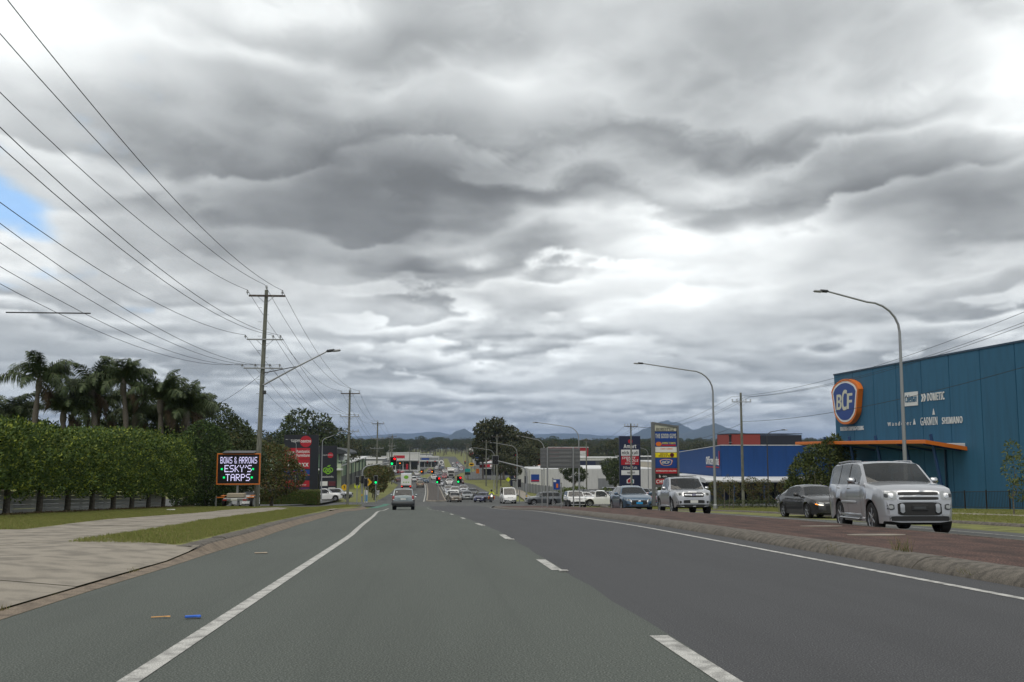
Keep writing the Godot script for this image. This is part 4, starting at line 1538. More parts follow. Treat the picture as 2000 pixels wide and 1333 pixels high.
		for zz in s.get("handles", []):
			for sx in [-1.0, 1.0]:
				var hb := MB.new()
				hb.box(Vector3(sx * (s.W * .5 * poly(s.plan, zz) * .99 + .012), poly(s.belt, zz) - .10, zz), Vector3(.03, .035, .19), Basis.IDENTITY, .012)
				put("door_handle", hb, s.get("handle_mat", s.paint), o)
	if s.has("patches"):
		nose_patches(o, s, wheels)
	for b in s.get("bits", []):
		# [name, material, centre, size, bevel, yaw, mirrored, pitch]
		var sides := [1.0, -1.0] if b.size() > 6 and b[6] else [1.0]
		for sx in sides:
			var mb := MB.new()
			var bs := Basis(Vector3.UP, (b[5] if b.size() > 5 else 0.0) * sx) * Basis(Vector3.RIGHT, b[7] if b.size() > 7 else 0.0)
			mb.box(b[2] * Vector3(sx, 1, 1), b[3], bs, b[4])
			if b[4] >= 0.03:
				mb.smooth(60.0)
			put(b[0], mb, M[b[1]], o)
	return o

# panels that lie on the skin of the nose: [name, material, x from, x to, y from, y to, stand-off, both sides, lift at outer end]
func nose_patches(o: Node3D, s: Dictionary, wheels: Array) -> void:
	var table := []
	var z: float = s.L * .5
	while z > s.L * .5 - .9:
		table.append(car_section(s, z, wheels))
		z -= .012
	var skin := func(x: float, y: float) -> float:
		for q in table:
			for i in range(1, 9):
				var a: Vector3 = q[i]
				var b: Vector3 = q[i + 1]
				if (a.y - y) * (b.y - y) <= 0.0 and absf(a.y - b.y) > 1e-5:
					if lerpf(a.x, b.x, (y - a.y) / (b.y - a.y)) >= absf(x):
						return a.z
		return table[-1][0].z
	for p in s.patches:
		var x0: float = p[2]
		var x1: float = p[3]
		for sx in ([1.0, -1.0] if p[7] else [1.0]):
			var nx := maxi(3, int((x1 - x0) / .06))
			var ny := maxi(2, int((p[5] - p[4]) / .05))
			var g := []
			for i in nx + 1:
				var col := []
				for j in ny + 1:
					var u := float(i) / nx
					var w := float(j) / ny
					# rounded corners
					var pinch := .14 * (1.0 - pow(1.0 - pow(absf(u * 2.0 - 1.0), 6.0), .5))
					var x := lerpf(x0, x1, u)
					var y: float = lerpf(p[4], p[5], lerpf(pinch, 1.0 - pinch, w)) + (p[8] if p.size() > 8 else 0.0) * u
					col.append(Vector3(x * sx, y, skin.call(x, y) + p[6]))
				g.append(col)
			var mb := MB.new()
			for i in nx:
				for j in ny:
					mb.quad(g[i][j], g[i + 1][j], g[i + 1][j + 1], g[i][j + 1], Vector3(0, 0, 1))
			var back := Vector3(0, 0, -.05 - p[6])
			for i in nx:
				mb.quad(g[i][0], g[i + 1][0], g[i + 1][0] + back, g[i][0] + back, Vector3.DOWN)
				mb.quad(g[i][ny], g[i + 1][ny], g[i + 1][ny] + back, g[i][ny] + back, Vector3.UP)
			for j in ny:
				mb.quad(g[0][j], g[0][j + 1], g[0][j + 1] + back, g[0][j] + back, Vector3(-sx, 0, 0))
				mb.quad(g[nx][j], g[nx][j + 1], g[nx][j + 1] + back, g[nx][j] + back, Vector3(sx, 0, 0))
			mb.smooth(40.0)
			put(p[0], mb, M[p[1]], o)

func rails(o: Node3D, x: float, y: float, z0: float, z1: float, m: Material) -> void:
	for sx in [-1.0, 1.0]:
		var mb := MB.new()
		mb.tube(PackedVector3Array([Vector3(sx * x, y - .05, z0), Vector3(sx * x, y + .03, z0 + .12), Vector3(sx * x, y + .055, (z0 + z1) * .5), Vector3(sx * x, y + .03, z1 - .12), Vector3(sx * x, y - .05, z1)]), PackedFloat32Array([.022]), 6)
		put("roof_rail", mb, m, o)

func text_on(parent: Node3D, words: String, at: Vector3, high: float, m: Material, basis := Basis.IDENTITY, called := "lettering", font := "Droid Sans", weight := 700, wide := 0.0, depth := 0.006, slant := 0.0) -> MeshInstance3D:
	var f := SystemFont.new()
	f.font_names = PackedStringArray([font])
	f.font_weight = weight
	var t := TextMesh.new()
	t.text = words
	t.font = f
	t.font_size = 64
	t.pixel_size = 0.01
	t.depth = 0.01
	t.material = m
	var box := t.get_aabb()
	var k := high / maxf(box.size.y, 0.001)
	var kx := k if wide <= 0.0 else wide / maxf(box.size.x, 0.001)
	# plain triangles, so that the size is baked in
	var st := SurfaceTool.new()
	st.create_from(t, 0)
	var c := box.get_center()
	var b := Basis(Vector3(kx, 0, 0), Vector3(slant * k, k, 0), Vector3(0, 0, depth / 0.01))
	var done := SurfaceTool.new()
	done.append_from(t, 0, Transform3D(b, -(b * c)))
	done.set_material(m)
	var o := put_mesh(called, done.commit(), parent)
	o.transform = Transform3D(basis, at)
	return o

func suv_spec(p: Material, l := 4.9, w := 1.88, h := 1.85) -> Dictionary:
	return {L = l, W = w, H = h, c = .24, wb = l * .567, fo = .82, wr = .385, mid = .78, tw = .26, spokes = 6, flare = .035, paint = p, roofw = .80, clad = M.paint_silver_dark,
		plan = [[-l * .5, .86], [-l * .5 + .12, .94], [-l * .5 + .5, 1.0], [l * .5 - .9, 1.0], [l * .5 - .55, .985], [l * .5 - .32, .955], [l * .5 - .17, .91], [l * .5 - .07, .85], [l * .5, .77]],
		belt = [[-l * .5 + .05, 1.13], [0.0, 1.11], [l * .5 - 1.35, 1.10]],
		deck = [[-l * .5, 1.0], [-l * .5 + .05, 1.13], [l * .5 - 1.45, 1.16], [l * .5 - 1.0, 1.145], [l * .5 - .6, 1.115], [l * .5 - .35, 1.075], [l * .5 - .20, 1.025], [l * .5 - .11, .96], [l * .5 - .05, .87], [l * .5, .72]],
		roof = [[-l * .5 + .05, 1.13], [-l * .5 + .28, h - .10], [-l * .5 + .5, h - .02], [-.4, h], [.25, h - .02], [.45, h - .07], [l * .5 - 1.45, 1.16]],
		cab = [-l * .5 + .05, -l * .5 + .28, .45, l * .5 - 1.45], windows = [[-l * .5 + .30, -1.25], [-1.17, -.36], [-.26, .72]], rows = [[.05], [-.95]], doors = [-1.28, -.31, .86], handles = [-1.10, -.16]}

func make_cars() -> void:
	make_car_materials()
	# silver four-wheel drive
	var s := suv_spec(M.paint_silver)
	s.erase("clad")
	s.belt = [[-2.4, 1.24], [0.0, 1.22], [1.1, 1.215]]
	s.deck = [[-2.45, 1.05], [-2.40, 1.22], [1.08, 1.275], [1.45, 1.24], [1.85, 1.195], [2.10, 1.15], [2.24, 1.11], [2.33, 1.06], [2.39, .97], [2.43, .85], [2.45, .70]]
	s.roof = [[-2.40, 1.22], [-2.17, 1.70], [-1.95, 1.79], [-.4, 1.82], [.20, 1.80], [.42, 1.755], [1.08, 1.275]]
	s.cab = [-2.40, -2.17, .42, 1.08]
	s.H = 1.82
	s.mid = .84
	s.mirror_mat = M.chrome
	s.handle_mat = M.chrome
	s.patches = [
		["grille", "chrome", -.52, .52, .80, 1.07, .012, false], ["grille_slot", "trim", -.48, .48, .965, 1.035, .026, false], ["grille_slot", "trim", -.47, .47, .845, .915, .026, false],
		["headlight", "lens_clear", .53, .86, .835, 1.06, .014, true, .01], ["headlight_reflector", "chrome", .60, .72, .89, 1.01, .022, true], ["headlight_reflector", "trim_grey", .73, .81, .90, .99, .022, true],
		["air_intake", "trim", -.52, .52, .47, .785, .022, false], ["bumper_overrider", "alloy", .37, .475, .53, .755, .06, true], ["fog_lamp_surround", "trim_grey", .60, .765, .60, .745, .012, true], ["fog_lamp", "lens_clear", .63, .735, .63, .715, .022, true],
		["bumper_skirt", "trim", -.72, .72, .285, .455, .014, false], ["bumper_crease", "paint_silver", .54, .86, .455, .50, .03, true]]
	s.bits = [
		["number_plate", "plate_dark", Vector3(0, .655, 2.485), Vector3(.38, .135, .02), .008],
		["number_plate_line", "trim_grey", Vector3(0, .655, 2.497), Vector3(.28, .06, .004), .001],
		["side_moulding", "paint_silver", Vector3(.945, .76, -.18), Vector3(.04, .07, 1.35), .018, 0.0, true],
		["sill_cladding", "paint_silver_dark", Vector3(.905, .42, -.05), Vector3(.06, .12, 1.75), .03, 0.0, true],
		["side_step", "alloy", Vector3(.93, .34, -.05), Vector3(.17, .05, 1.65), .02, 0.0, true],
		["wiper", "trim", Vector3(.25, 1.30, 1.03), Vector3(.62, .02, .025), .006, .12, true],
	]
	var o := car("four_wheel_drive", s, "silver four-wheel-drive wagon with roof rails and black number plate on the oncoming lanes", "car", on(12.25, 25.9), -0.13)
	rails(o, .66, 1.80, -2.0, .25, M.alloy)

	# silver dual-cab pickup
	var u := suv_spec(M.paint_silver, 5.3, 1.88, 1.80)
	u.erase("clad")
	u.c = .30
	u.wr = .40
	u.wb = 3.22
	u.fo = .90
	u.deck = [[-2.65, 1.0], [-2.6, 1.16], [-.98, 1.18], [1.15, 1.20], [1.6, 1.19], [2.1, 1.15], [2.35, 1.11], [2.48, 1.06], [2.56, .98], [2.62, .86], [2.65, .70]]
	u.belt = [[-1.0, 1.18], [0.0, 1.16], [1.2, 1.14]]
	u.roof = [[-.98, 1.18], [-.82, 1.70], [-.6, 1.78], [0.0, 1.80], [.35, 1.79], [.55, 1.72], [1.15, 1.20]]
	u.cab = [-.98, -.82, .55, 1.15]
	u.windows = [[-.80, -.10], [-.02, .82]]
	u.rows = [[.1], [-.7]]
	u.doors = [-.86, -.06, .90]
	u.handles = [-.68, .10]
	u.mirror_mat = M.chrome
	u.patches = [
		["grille", "chrome", -.54, .54, .76, 1.09, .014, false], ["grille_mesh", "trim", -.48, .48, .81, 1.04, .026, false], ["grille_bar", "chrome", -.44, .44, .90, .965, .036, false], ["badge", "paint_navy", -.10, .10, .885, .98, .046, false],
		["headlight", "lens_clear", .55, .87, .86, 1.05, .014, true, .03], ["headlight_reflector", "trim_grey", .60, .72, .90, 1.01, .022, true],
		["air_intake", "trim", -.50, .50, .52, .68, .016, false], ["fog_lamp_surround", "trim", .60, .82, .52, .64, .014, true], ["bumper_skirt", "trim", -.82, .82, .36, .47, .014, false], ["bumper_bar", "alloy", -.48, .48, .49, .53, .03, false]]
	u.bits = [
		["number_plate", "plate_white", Vector3(0, .60, 2.68), Vector3(.37, .13, .02), .008],
		["side_step", "alloy", Vector3(.93, .40, .1), Vector3(.15, .05, 1.7), .02, 0.0, true],
		["sports_bar", "trim", Vector3(0, 1.46, -1.12), Vector3(1.4, .05, .06), .02],
		["sports_bar_leg", "trim", Vector3(.70, 1.30, -1.20), Vector3(.06, .34, .10), .02, 0.0, true, .3],
		["roof_bar", "trim", Vector3(0, 1.86, .25), Vector3(1.35, .03, .05), .01],
		["roof_bar", "trim", Vector3(0, 1.86, -.45), Vector3(1.35, .03, .05), .01],
	]
	o = car("pickup", u, "silver dual-cab pickup with chrome grille surround waiting behind the four-wheel drive", "pickup", on(12.85, 49.6), -0.05)

	# dark blue hatchback
	var hspec := func(p: Material, l: float, w: float, h: float) -> Dictionary:
		return {L = l, W = w, H = h, c = .17, wb = l * .60, fo = .88, wr = .32, mid = .62, tw = .21, spokes = 5, flare = .02, paint = p, roofw = .66, archgap = .05,
			plan = [[-l * .5, .80], [-l * .5 + .15, .93], [-l * .5 + .6, 1.0], [l * .5 - 1.0, 1.0], [l * .5 - .5, .96], [l * .5 - .2, .87], [l * .5 - .06, .77], [l * .5, .66]],
			belt = [[-l * .5 + .25, .98], [0.0, .92], [l * .5 - 1.2, .90]],
			deck = [[-l * .5, .80], [-l * .5 + .10, .96], [-l * .5 + .2, .99], [l * .5 - 1.35, .98], [l * .5 - .8, .90], [l * .5 - .35, .79], [l * .5 - .12, .70], [l * .5, .55]],
			roof = [[-l * .5 + .2, .99], [-l * .5 + .75, h - .10], [-l * .5 + 1.1, h - .02], [-.15, h], [.15, h - .03], [.38, h - .10], [l * .5 - 1.35, .98]],
			cab = [-l * .5 + .2, -l * .5 + .75, .38, l * .5 - 1.35], windows = [[-l * .5 + .72, -.78], [-.70, .02], [.08, .80]], rows = [[.0], [-.85]], doors = [-.95, .05, .92], handles = [-.75, .22]}
	var z: Dictionary = hspec.call(M.paint_blue, 4.46, 1.80, 1.45)
	z.patches = [
		["grille", "trim", -.48, .48, .36, .62, .012, false], ["grille_wing", "chrome", -.50, .50, .335, .365, .022, false], ["grille_wing", "chrome", .44, .50, .36, .60, .022, true], ["badge", "chrome", -.08, .08, .52, .60, .02, false],
		["headlight", "lens_clear", .50, .80, .56, .68, .012, true, .05], ["headlight_reflector", "trim_grey", .55, .65, .585, .66, .018, true, .02],
		["fog_lamp", "trim", .56, .74, .31, .40, .012, true], ["bumper_skirt", "trim", -.70, .70, .20, .27, .014, false]]
	z.bits = [["number_plate", "plate_blue", Vector3(0, .45, 2.262), Vector3(.37, .12, .02), .008]]
	o = car("hatchback", z, "dark blue hatchback with shield grille and bright blue number plate following the pickup", "car", on(12.05, 58.6), 0.02)

	# black sedan in the kerb lane
	var a: Dictionary = hspec.call(M.paint_black, 4.7, 1.83, 1.42)
	a.deck = [[-2.35, .85], [-2.25, 1.0], [-1.75, 1.04], [1.0, .98], [1.5, .92], [2.0, .82], [2.25, .72], [2.35, .56]]
	a.roof = [[-1.75, 1.04], [-1.1, 1.34], [-.6, 1.41], [-.2, 1.42], [.15, 1.40], [.4, 1.33], [1.0, .98]]
	a.cab = [-1.75, -1.1, .4, 1.0]
	a.windows = [[-1.15, -.78], [-.70, .02], [.08, .80]]
	a.doors = [-.95, .05, .9]
	a.patches = [
		["grille", "trim", -.42, .42, .36, .66, .012, false], ["grille_edge", "chrome", -.44, .44, .645, .67, .022, false],
		["headlight", "lens_clear", .48, .80, .54, .67, .012, true, .04], ["daytime_light", "lamp_white", .52, .70, .55, .575, .022, true, .03], ["indicator_light", "lamp_amber", .71, .79, .575, .605, .022, true, .03],
		["air_intake", "trim", .50, .76, .28, .40, .012, true], ["bumper_skirt", "trim", -.70, .70, .19, .25, .014, false]]
	a.bits = [["number_plate", "plate_dark", Vector3(0, .46, 2.385), Vector3(.37, .11, .02), .008]]
	o = car("sedan", a, "black sedan with lit headlights half hidden behind the silver four-wheel drive", "car", on(16.85, 42.6), 0.0)

	# white crossover
	var r := suv_spec(M.paint_white, 4.6, 1.85, 1.70)
	r.clad = M.trim
	r.patches = [["grille", "trim", -.50, .50, .84, .96, .012, false], ["grille_bar", "chrome", -.52, .52, .88, .91, .022, false], ["air_intake", "trim", -.72, .72, .36, .62, .014, false], ["headlight", "lens_clear", .54, .86, .86, 1.0, .012, true, .02], ["bumper_lip", "alloy", -.45, .45, .34, .39, .03, false]]
	r.bits = [["number_plate", "plate_white", Vector3(0, .68, 2.325), Vector3(.37, .12, .02), .008]]
	car("crossover", r, "white crossover with black lower bumper seen between two sign posts", "car", on(15.15, 102.0), 0.0)

	# white high-roof van
	var v := suv_spec(M.paint_white, 5.2, 1.88, 2.20)
	v.erase("clad")
	v.wr = .33
	v.c = .22
	v.wb = 3.0
	v.fo = 1.0
	v.roofw = .86
	v.belt = [[-2.6, 1.20], [2.5, 1.16]]
	v.deck = [[-2.6, 1.15], [-2.55, 1.22], [2.05, 1.18], [2.35, 1.02], [2.52, .88], [2.6, .62]]
	v.roof = [[-2.55, 1.22], [-2.45, 2.10], [-2.2, 2.19], [0.0, 2.20], [.95, 2.18], [1.25, 2.08], [2.05, 1.18]]
	v.cab = [-2.55, -2.45, 1.25, 2.05]
	v.windows = [[-2.1, -.4], [-.3, .5], [.6, 1.6]]
	v.rows = [[.8], [-.4]]
	v.doors = [.56, 1.7]
	v.bits = [
		["grille", "trim", Vector3(0, .80, 2.50), Vector3(.80, .16, .10), .03, 0.0, false, -.2], ["grille_bar", "chrome", Vector3(0, .86, 2.53), Vector3(.74, .025, .06), .01],
		["headlight_light", "lamp_amber", Vector3(.72, .78, 2.44), Vector3(.24, .16, .12), .04, .45, true], ["bumper", "trim_grey", Vector3(0, .44, 2.52), Vector3(1.66, .30, .22), .08], ["bull_bar", "chrome", Vector3(0, .52, 2.66), Vector3(1.1, .05, .05), .02], ["bull_bar", "chrome", Vector3(0, .38, 2.66), Vector3(1.1, .05, .05), .02], ["bull_bar_upright", "chrome", Vector3(.45, .45, 2.66), Vector3(.05, .24, .05), .02, 0.0, true],
		["number_plate", "plate_white", Vector3(0, .45, 2.70), Vector3(.37, .12, .02), .008]]
	car("van", v, "white high-roofed van with lit headlamps coming off the crossing", "van", on(11.3, 139.0), 0.05)

	# grey-blue wagon ahead in our lane, seen from behind
	var t := suv_spec(M.paint_greyblue, 4.33, 1.80, 1.73)
	t.clad = M.trim_grey
	t.plan = [[-2.165, .90], [-2.05, .96], [-1.7, 1.0], [1.2, 1.0], [1.7, .96], [2.0, .88], [2.165, .76]]
	t.roof = [[-2.115, 1.13], [-1.80, 1.60], [-1.6, 1.70], [-.3, 1.73], [.25, 1.71], [.45, 1.64], [.72, 1.16]]
	t.cab = [-2.115, -1.80, .45, .72]
	t.bits = [
		["bumper", "trim_grey", Vector3(0, .52, -2.16), Vector3(1.74, .34, .22), .09],
		["bumper_corner", "trim_grey", Vector3(.80, .52, -2.02), Vector3(.26, .34, .34), .09, -.4, true],
		["tail_light", "lens_red", Vector3(.78, .95, -2.115), Vector3(.20, .40, .12), .05, -.3, true],
		["tail_light_cap", "paint_white", Vector3(.77, .83, -2.18), Vector3(.13, .08, .03), .012, -.3, true],
		["number_plate", "plate_white", Vector3(0, .86, -2.185), Vector3(.42, .15, .02), .008],
		["tailgate_recess", "paint_greyblue", Vector3(0, .88, -2.165), Vector3(.86, .24, .03), .012],
		["exhaust", "trim", Vector3(-.45, .28, -2.2), Vector3(.08, .08, .2), .03],
		["high_stop_light", "lens_red", Vector3(0, 1.66, -1.72), Vector3(.36, .03, .04), .01],
		["permit_sticker", "plate_white", Vector3(.52, 1.44, -1.93), Vector3(.09, .09, .006), .002, 0.0, false, .61],
		["rear_wiper", "trim", Vector3(.18, 1.21, -2.09), Vector3(.42, .02, .02), .006, 0.0, false],
		["bumper_step", "trim", Vector3(0, .36, -2.14), Vector3(1.5, .10, .2), .04],
	]
	o = car("station_wagon", t, "grey-blue station wagon seen from behind driving ahead in the kerb lane", "car", on(-1.85, 84.0), PI)
	rails(o, .60, 1.71, -1.5, .2, M.trim)


# ---------------------------------------------------------------- poles, wires, lamps, signals, signs
func make_street_materials() -> void:
	var t := mat("pole_timber", Color.WHITE, 0.9)
	t.albedo_texture = noise_tex(81, 0.02, [[0.0, lin(.10, .105, .085)], [0.5, lin(.17, .175, .145)], [1.0, lin(.27, .265, .22)]], 256)
	world_uv(t, 1.0)
	t.uv1_scale = Vector3(2.2, 0.25, 2.2)
	var x := mat("crossarm_timber", Color.WHITE, 0.9)
	x.albedo_texture = noise_tex(83, 0.03, [[0.0, lin(.05, .04, .035)], [0.6, lin(.11, .09, .075)], [1.0, lin(.30, .28, .25)]], 128)
	world_uv(x, 1.0)
	mat("steel", lin(.33, .34, .35), 0.5, 0.5)
	mat("steel_dark", lin(.05, .052, .055), 0.6, 0.3)
	mat("wire", lin(.03, .03, .032), 0.7)
	mat("insulator", lin(.32, .33, .34), 0.3)
	mat("signal_black", lin(.010, .010, .011), 0.7)
	mat("signal_white", lin(.45, .46, .47), 0.6)
	mat("sign_yellow", lin(.72, .42, .01), 0.5)
	mat("sign_lime", lin(.55, .62, .01), 0.5)
	mat("sign_white", lin(.74, .74, .73), 0.5)
	mat("ink_black", lin(.012, .012, .012), 0.6)
	mat("sign_grey", lin(.17, .175, .18), 0.55, 0.4)
	mat("sign_navy", lin(.010, .016, .05), 0.5)
	mat("sign_charcoal", lin(.012, .014, .020), 0.5)
	mat("sign_red", lin(.42, .010, .022), 0.5)
	mat("sign_blue", lin(.008, .05, .26), 0.5)
	mat("sign_orange", lin(.70, .17, .015), 0.5)
	mat("sign_cream", lin(.62, .61, .50), 0.5)
	mat("sign_green", lin(.20, .46, .03), 0.5)
	mat("sign_teal", lin(.01, .30, .30), 0.5)
	mat("sign_purple", lin(.07, .012, .11), 0.5)
	for q in [["lamp_red_on", Color(1.0, .03, .05), 2.2], ["lamp_green_on", Color(.0, .95, .45), 1.9], ["lamp_amber_on", Color(1.0, .45, .0), 2.2], ["led_white", Color(.86, .84, 1.0), 1.05], ["led_green", Color(.0, .85, .42), 1.2]]:
		var m := mat(q[0], q[1] * .5, 0.4)
		m.emission_enabled = true
		m.emission = q[1]
		m.emission_energy_multiplier = q[2]
	mat("lens_off", lin(.02, .018, .012), 0.2)

func insulator(o: Node3D, at: Vector3, h := .28) -> void:
	var mb := MB.new()
	mb.lathe(PackedVector2Array([Vector2(.02, 0), Vector2(.02, h * .35), Vector2(.09, h * .40), Vector2(.05, h * .55), Vector2(.08, h * .62), Vector2(.045, h * .8), Vector2(.05, h), Vector2(0, h)]), 8, Transform3D(Basis.IDENTITY, at))
	put("insulator", mb, M.insulator, o)

func utility_pole(label: String, x: float, d: float, h: float, arms: Array, lean := 0.0, group := "", r := .17) -> Node3D:
	var o := thing("utility_pole", label, "pole", on(x, d), 0.0, group)
	var p := MB.new()
	p.tube(PackedVector3Array([Vector3(-lean, -.4, 0), Vector3(0, h * .5, 0), Vector3(lean, h, 0)]), PackedFloat32Array([r, r * .85, r * .66]), 12)
	put("pole_shaft", p, M.pole_timber, o)
	for a in arms:
		# [height, half length left, half length right, insulators at x, timber?]
		var arm := MB.new()
		arm.box(Vector3((a[2] - a[1]) * .5 + lean, a[0], r + .02), Vector3(a[1] + a[2], .12 if a[4] else .08, .10), Basis.IDENTITY, .01)
		put("crossarm", arm, M.crossarm_timber if a[4] else M.steel, o)
		for s in [-1.0, 1.0]:
			var br := MB.new()
			br.tube(PackedVector3Array([Vector3(lean + s * .5, a[0] - .04, r + .02), Vector3(lean, a[0] - .5, r * .7)]), PackedFloat32Array([.015]), 5)
			put("brace", br, M.steel, o)
		for ix in a[3]:
			insulator(o, Vector3(ix, a[0] + .05, r + .02), .30 if a[4] else .22)
	var k := 0
	var y := h * .25
	while y < h * .95:
		var st := MB.new()
		var s := 1.0 if k % 2 else -1.0
		st.tube(PackedVector3Array([Vector3(s * r * .7, y, 0), Vector3(s * (r + .16), y, 0)]), PackedFloat32Array([.010]), 4)
		put("step", st, M.steel_dark, o)
		y += .45 if h > 12.0 else 2.0
		k += 1
	return o

func wire(label: String, group: String, a: Vector3, b: Vector3, sag: float, r := .014) -> void:
	var path := PackedVector3Array()
	var n := 22
	for k in n + 1:
		var t := float(k) / n
		path.append(a.lerp(b, t) + Vector3.DOWN * sag * 4.0 * t * (1.0 - t))
	var mb := MB.new()
	mb.tube(path, PackedFloat32Array([r]), 5)
	var o := put("power_line", mb, M.wire, self)
	tag(o, label, "wire", group)

func lamp_head(o: Node3D, at: Vector3, dir: Vector3, s := 1.0) -> void:
	var b := Basis(dir, Vector3.UP, dir.cross(Vector3.UP).normalized())
	var mb := MB.new()
	mb.box(at + dir * .18 * s, Vector3(.42, .12, .26) * s, b, .05 * s)
	mb.smooth(60)
	put("lamp_housing", mb, M.steel_dark, o)
	var gl := MB.new()
	gl.box(at + dir * .46 * s + Vector3(0, -.03 * s, 0), Vector3(.40, .10, .24) * s, b, .045 * s)
	gl.smooth(60)
	put("lamp_lens", gl, M.insulator, o)

# steel column that bends over into an arm
func street_lamp(label: String, x: float, d: float, h: float, reach: float, group := "", m: Material = null, r := .10, up := .35) -> Node3D:
	var o := thing("street_lamp", label, "street lamp", on(x, d), 0.0, group)
	var s := signf(reach)
	var bendr := minf(1.6, absf(reach) * .45)
	var path := PackedVector3Array([Vector3(0, -.2, 0), Vector3(0, h * .5, 0), Vector3(0, h - bendr, 0)])
	var rad := PackedFloat32Array([r, r * .8, r * .6])
	for k in range(1, 7):
		var an := PI * .5 * k / 6.0
		path.append(Vector3(s * bendr * (1.0 - cos(an)), h - bendr + bendr * sin(an) * .92, 0))
		rad.append(r * lerpf(.6, .45, k / 6.0))
	path.append(Vector3(reach, h + up, 0))
	rad.append(r * .4)
	var mb := MB.new()
	mb.tube(path, rad, 10)
	put("column", mb, m if m else M.steel, o)
	var base := MB.new()
	base.lathe(PackedVector2Array([Vector2(r * 1.6, -.1), Vector2(r * 1.5, .3), Vector2(r * 1.05, .36)]), 10)
	put("base", base, m if m else M.steel, o)
	lamp_head(o, Vector3(reach, h + up, 0), Vector3(s, .06, 0).normalized(), 1.0)
	return o

func disc(mb: MB, c: Vector3, r: float, n: Vector3, sides := 14) -> void:
	var u := n.cross(Vector3.UP).normalized()
	var w := u.cross(n)
	for i in sides:
		var a := TAU * i / sides
		var b := TAU * (i + 1) / sides
		mb.tri(c, c + (u * cos(a) + w * sin(a)) * r, c + (u * cos(b) + w * sin(b)) * r, n)

# signal head facing +z; lit = [[column, row, material]]
func signal_head(o: Node3D, c: Vector3, cols: int, lit: Array, back := false, s := 1.0) -> void:
	var node := Node3D.new()
	node.name = "signal_head"
	o.add_child(node, true)
	node.position = c
	node.rotation.y = PI if back else 0.0
	var w := (.38 * cols + .12) * s
	var bd := MB.new()
	bd.box(Vector3.ZERO, Vector3(w, 1.18 * s, .03), Basis.IDENTITY, .01)
	put("backing_board", bd, M.signal_black, node)
	for e in [[Vector3(0, .60 * s, .003), Vector3(w, .03, .035)], [Vector3(0, -.60 * s, .003), Vector3(w, .03, .035)], [Vector3(w * .5, 0, .003), Vector3(.025, 1.2 * s, .035)], [Vector3(-w * .5, 0, .003), Vector3(.025, 1.2 * s, .035)]]:
		var eb := MB.new()
		eb.box(e[0], e[1])
		put("board_edge", eb, M.signal_white, node)
	for i in cols:
		var x := (i - (cols - 1) * .5) * .36 * s
		var hb := MB.new()
		hb.box(Vector3(x, 0, -.12), Vector3(.30, 1.02, .20) * s, Basis.IDENTITY, .02)
		put("signal_case", hb, M.signal_black, node)
		for j in 3:
			var y := (1 - j) * .33 * s
			var m: Material = M.lens_off
			for q in lit:
				if q[0] == i and q[1] == j:
					m = M[q[2]]
			var db := MB.new()
			disc(db, Vector3(x, y, .03), (.15 if m != M.lens_off else .12) * s, Vector3.BACK)
			put("signal_lens", db, m, node)
			var hood := MB.new()
			for k in 10:
				var a0 := PI * (-.15 + 1.3 * k / 10.0)
				var a1 := PI * (-.15 + 1.3 * (k + 1) / 10.0)
				var p0 := Vector3(cos(a0), sin(a0), 0) * .145 * s + Vector3(x, y, .02)
				var p1 := Vector3(cos(a1), sin(a1), 0) * .145 * s + Vector3(x, y, .02)
				hood.quad(p0, p1, p1 + Vector3(0, -.02, .2 * s), p0 + Vector3(0, -.02, .2 * s), p0 - Vector3(x, y, .02))
			put("signal_hood", hood, M.signal_black, node)

func signal_post(label: String, x: float, d: float, h: float, cols: int, lit: Array, group := "", back := false, s := 1.0) -> Node3D:
	var o := thing("traffic_signal", label, "traffic light", on(x, d), 0.0, group)
	var p := MB.new()
	p.tube(PackedVector3Array([Vector3(0, -.1, 0), Vector3(0, h + .55 * s, 0)]), PackedFloat32Array([.06]), 8)
	put("post", p, M.steel, o)
	signal_head(o, Vector3(0, h, .16 if not back else -.16), cols, lit, back, s)
	return o

func signal_mast(label: String, x: float, d: float, h: float, reach: float, rise: float, cols: int, lit: Array, back: bool) -> Node3D:
	var o := thing("signal_mast", label, "traffic light", on(x, d))
	var s := signf(reach)
	var path := PackedVector3Array([Vector3(0, -.1, 0), Vector3(0, h - 1.0, 0)])
	var rad := PackedFloat32Array([.13, .11])
	for k in range(1, 7):
		var an := PI * .5 * k / 6.0
		path.append(Vector3(s * (1.0 - cos(an)), h - 1.0 + sin(an), 0))
		rad.append(.10)
	path.append(Vector3(reach, h + rise, 0))
	rad.append(.06)
	var mb := MB.new()
	mb.tube(path, rad, 10)
	put("mast_arm", mb, M.steel, o)
	signal_head(o, Vector3(reach, h + rise + .05, .1 if not back else -.1), cols, lit, back, 1.0)
	signal_head(o, Vector3(.05 * s, h - 1.9, .28 if not back else -.28), 1, [], not back, .9)
	var cabinet := MB.new()
	cabinet.box(Vector3(0, 1.0, .16), Vector3(.16, .3, .12), Basis.IDENTITY, .02)
	put("push_button", cabinet, M.sign_yellow, o)
	return o

func post_sign(called: String, label: String, x: float, d: float, posts: Array, h: float, outline: PackedVector2Array, face: Material, y: float) -> Node3D:
	var o := thing(called, label, "sign", on(x, d))
	for px in posts:
		var p := MB.new()
		p.tube(PackedVector3Array([Vector3(px, -.1, 0), Vector3(px, h, 0)]), PackedFloat32Array([.035]), 8)
		put("post", p, M.steel, o)
	var f := MB.new()
	f.prism(outline, .045, .06, Transform3D(Basis.IDENTITY, Vector3(0, y, 0)))
	put("sign_face", f, face, o)
	return o

func rect(w: float, h: float) -> PackedVector2Array:
	return PackedVector2Array([Vector2(-w * .5, -h * .5), Vector2(w * .5, -h * .5), Vector2(w * .5, h * .5), Vector2(-w * .5, h * .5)])

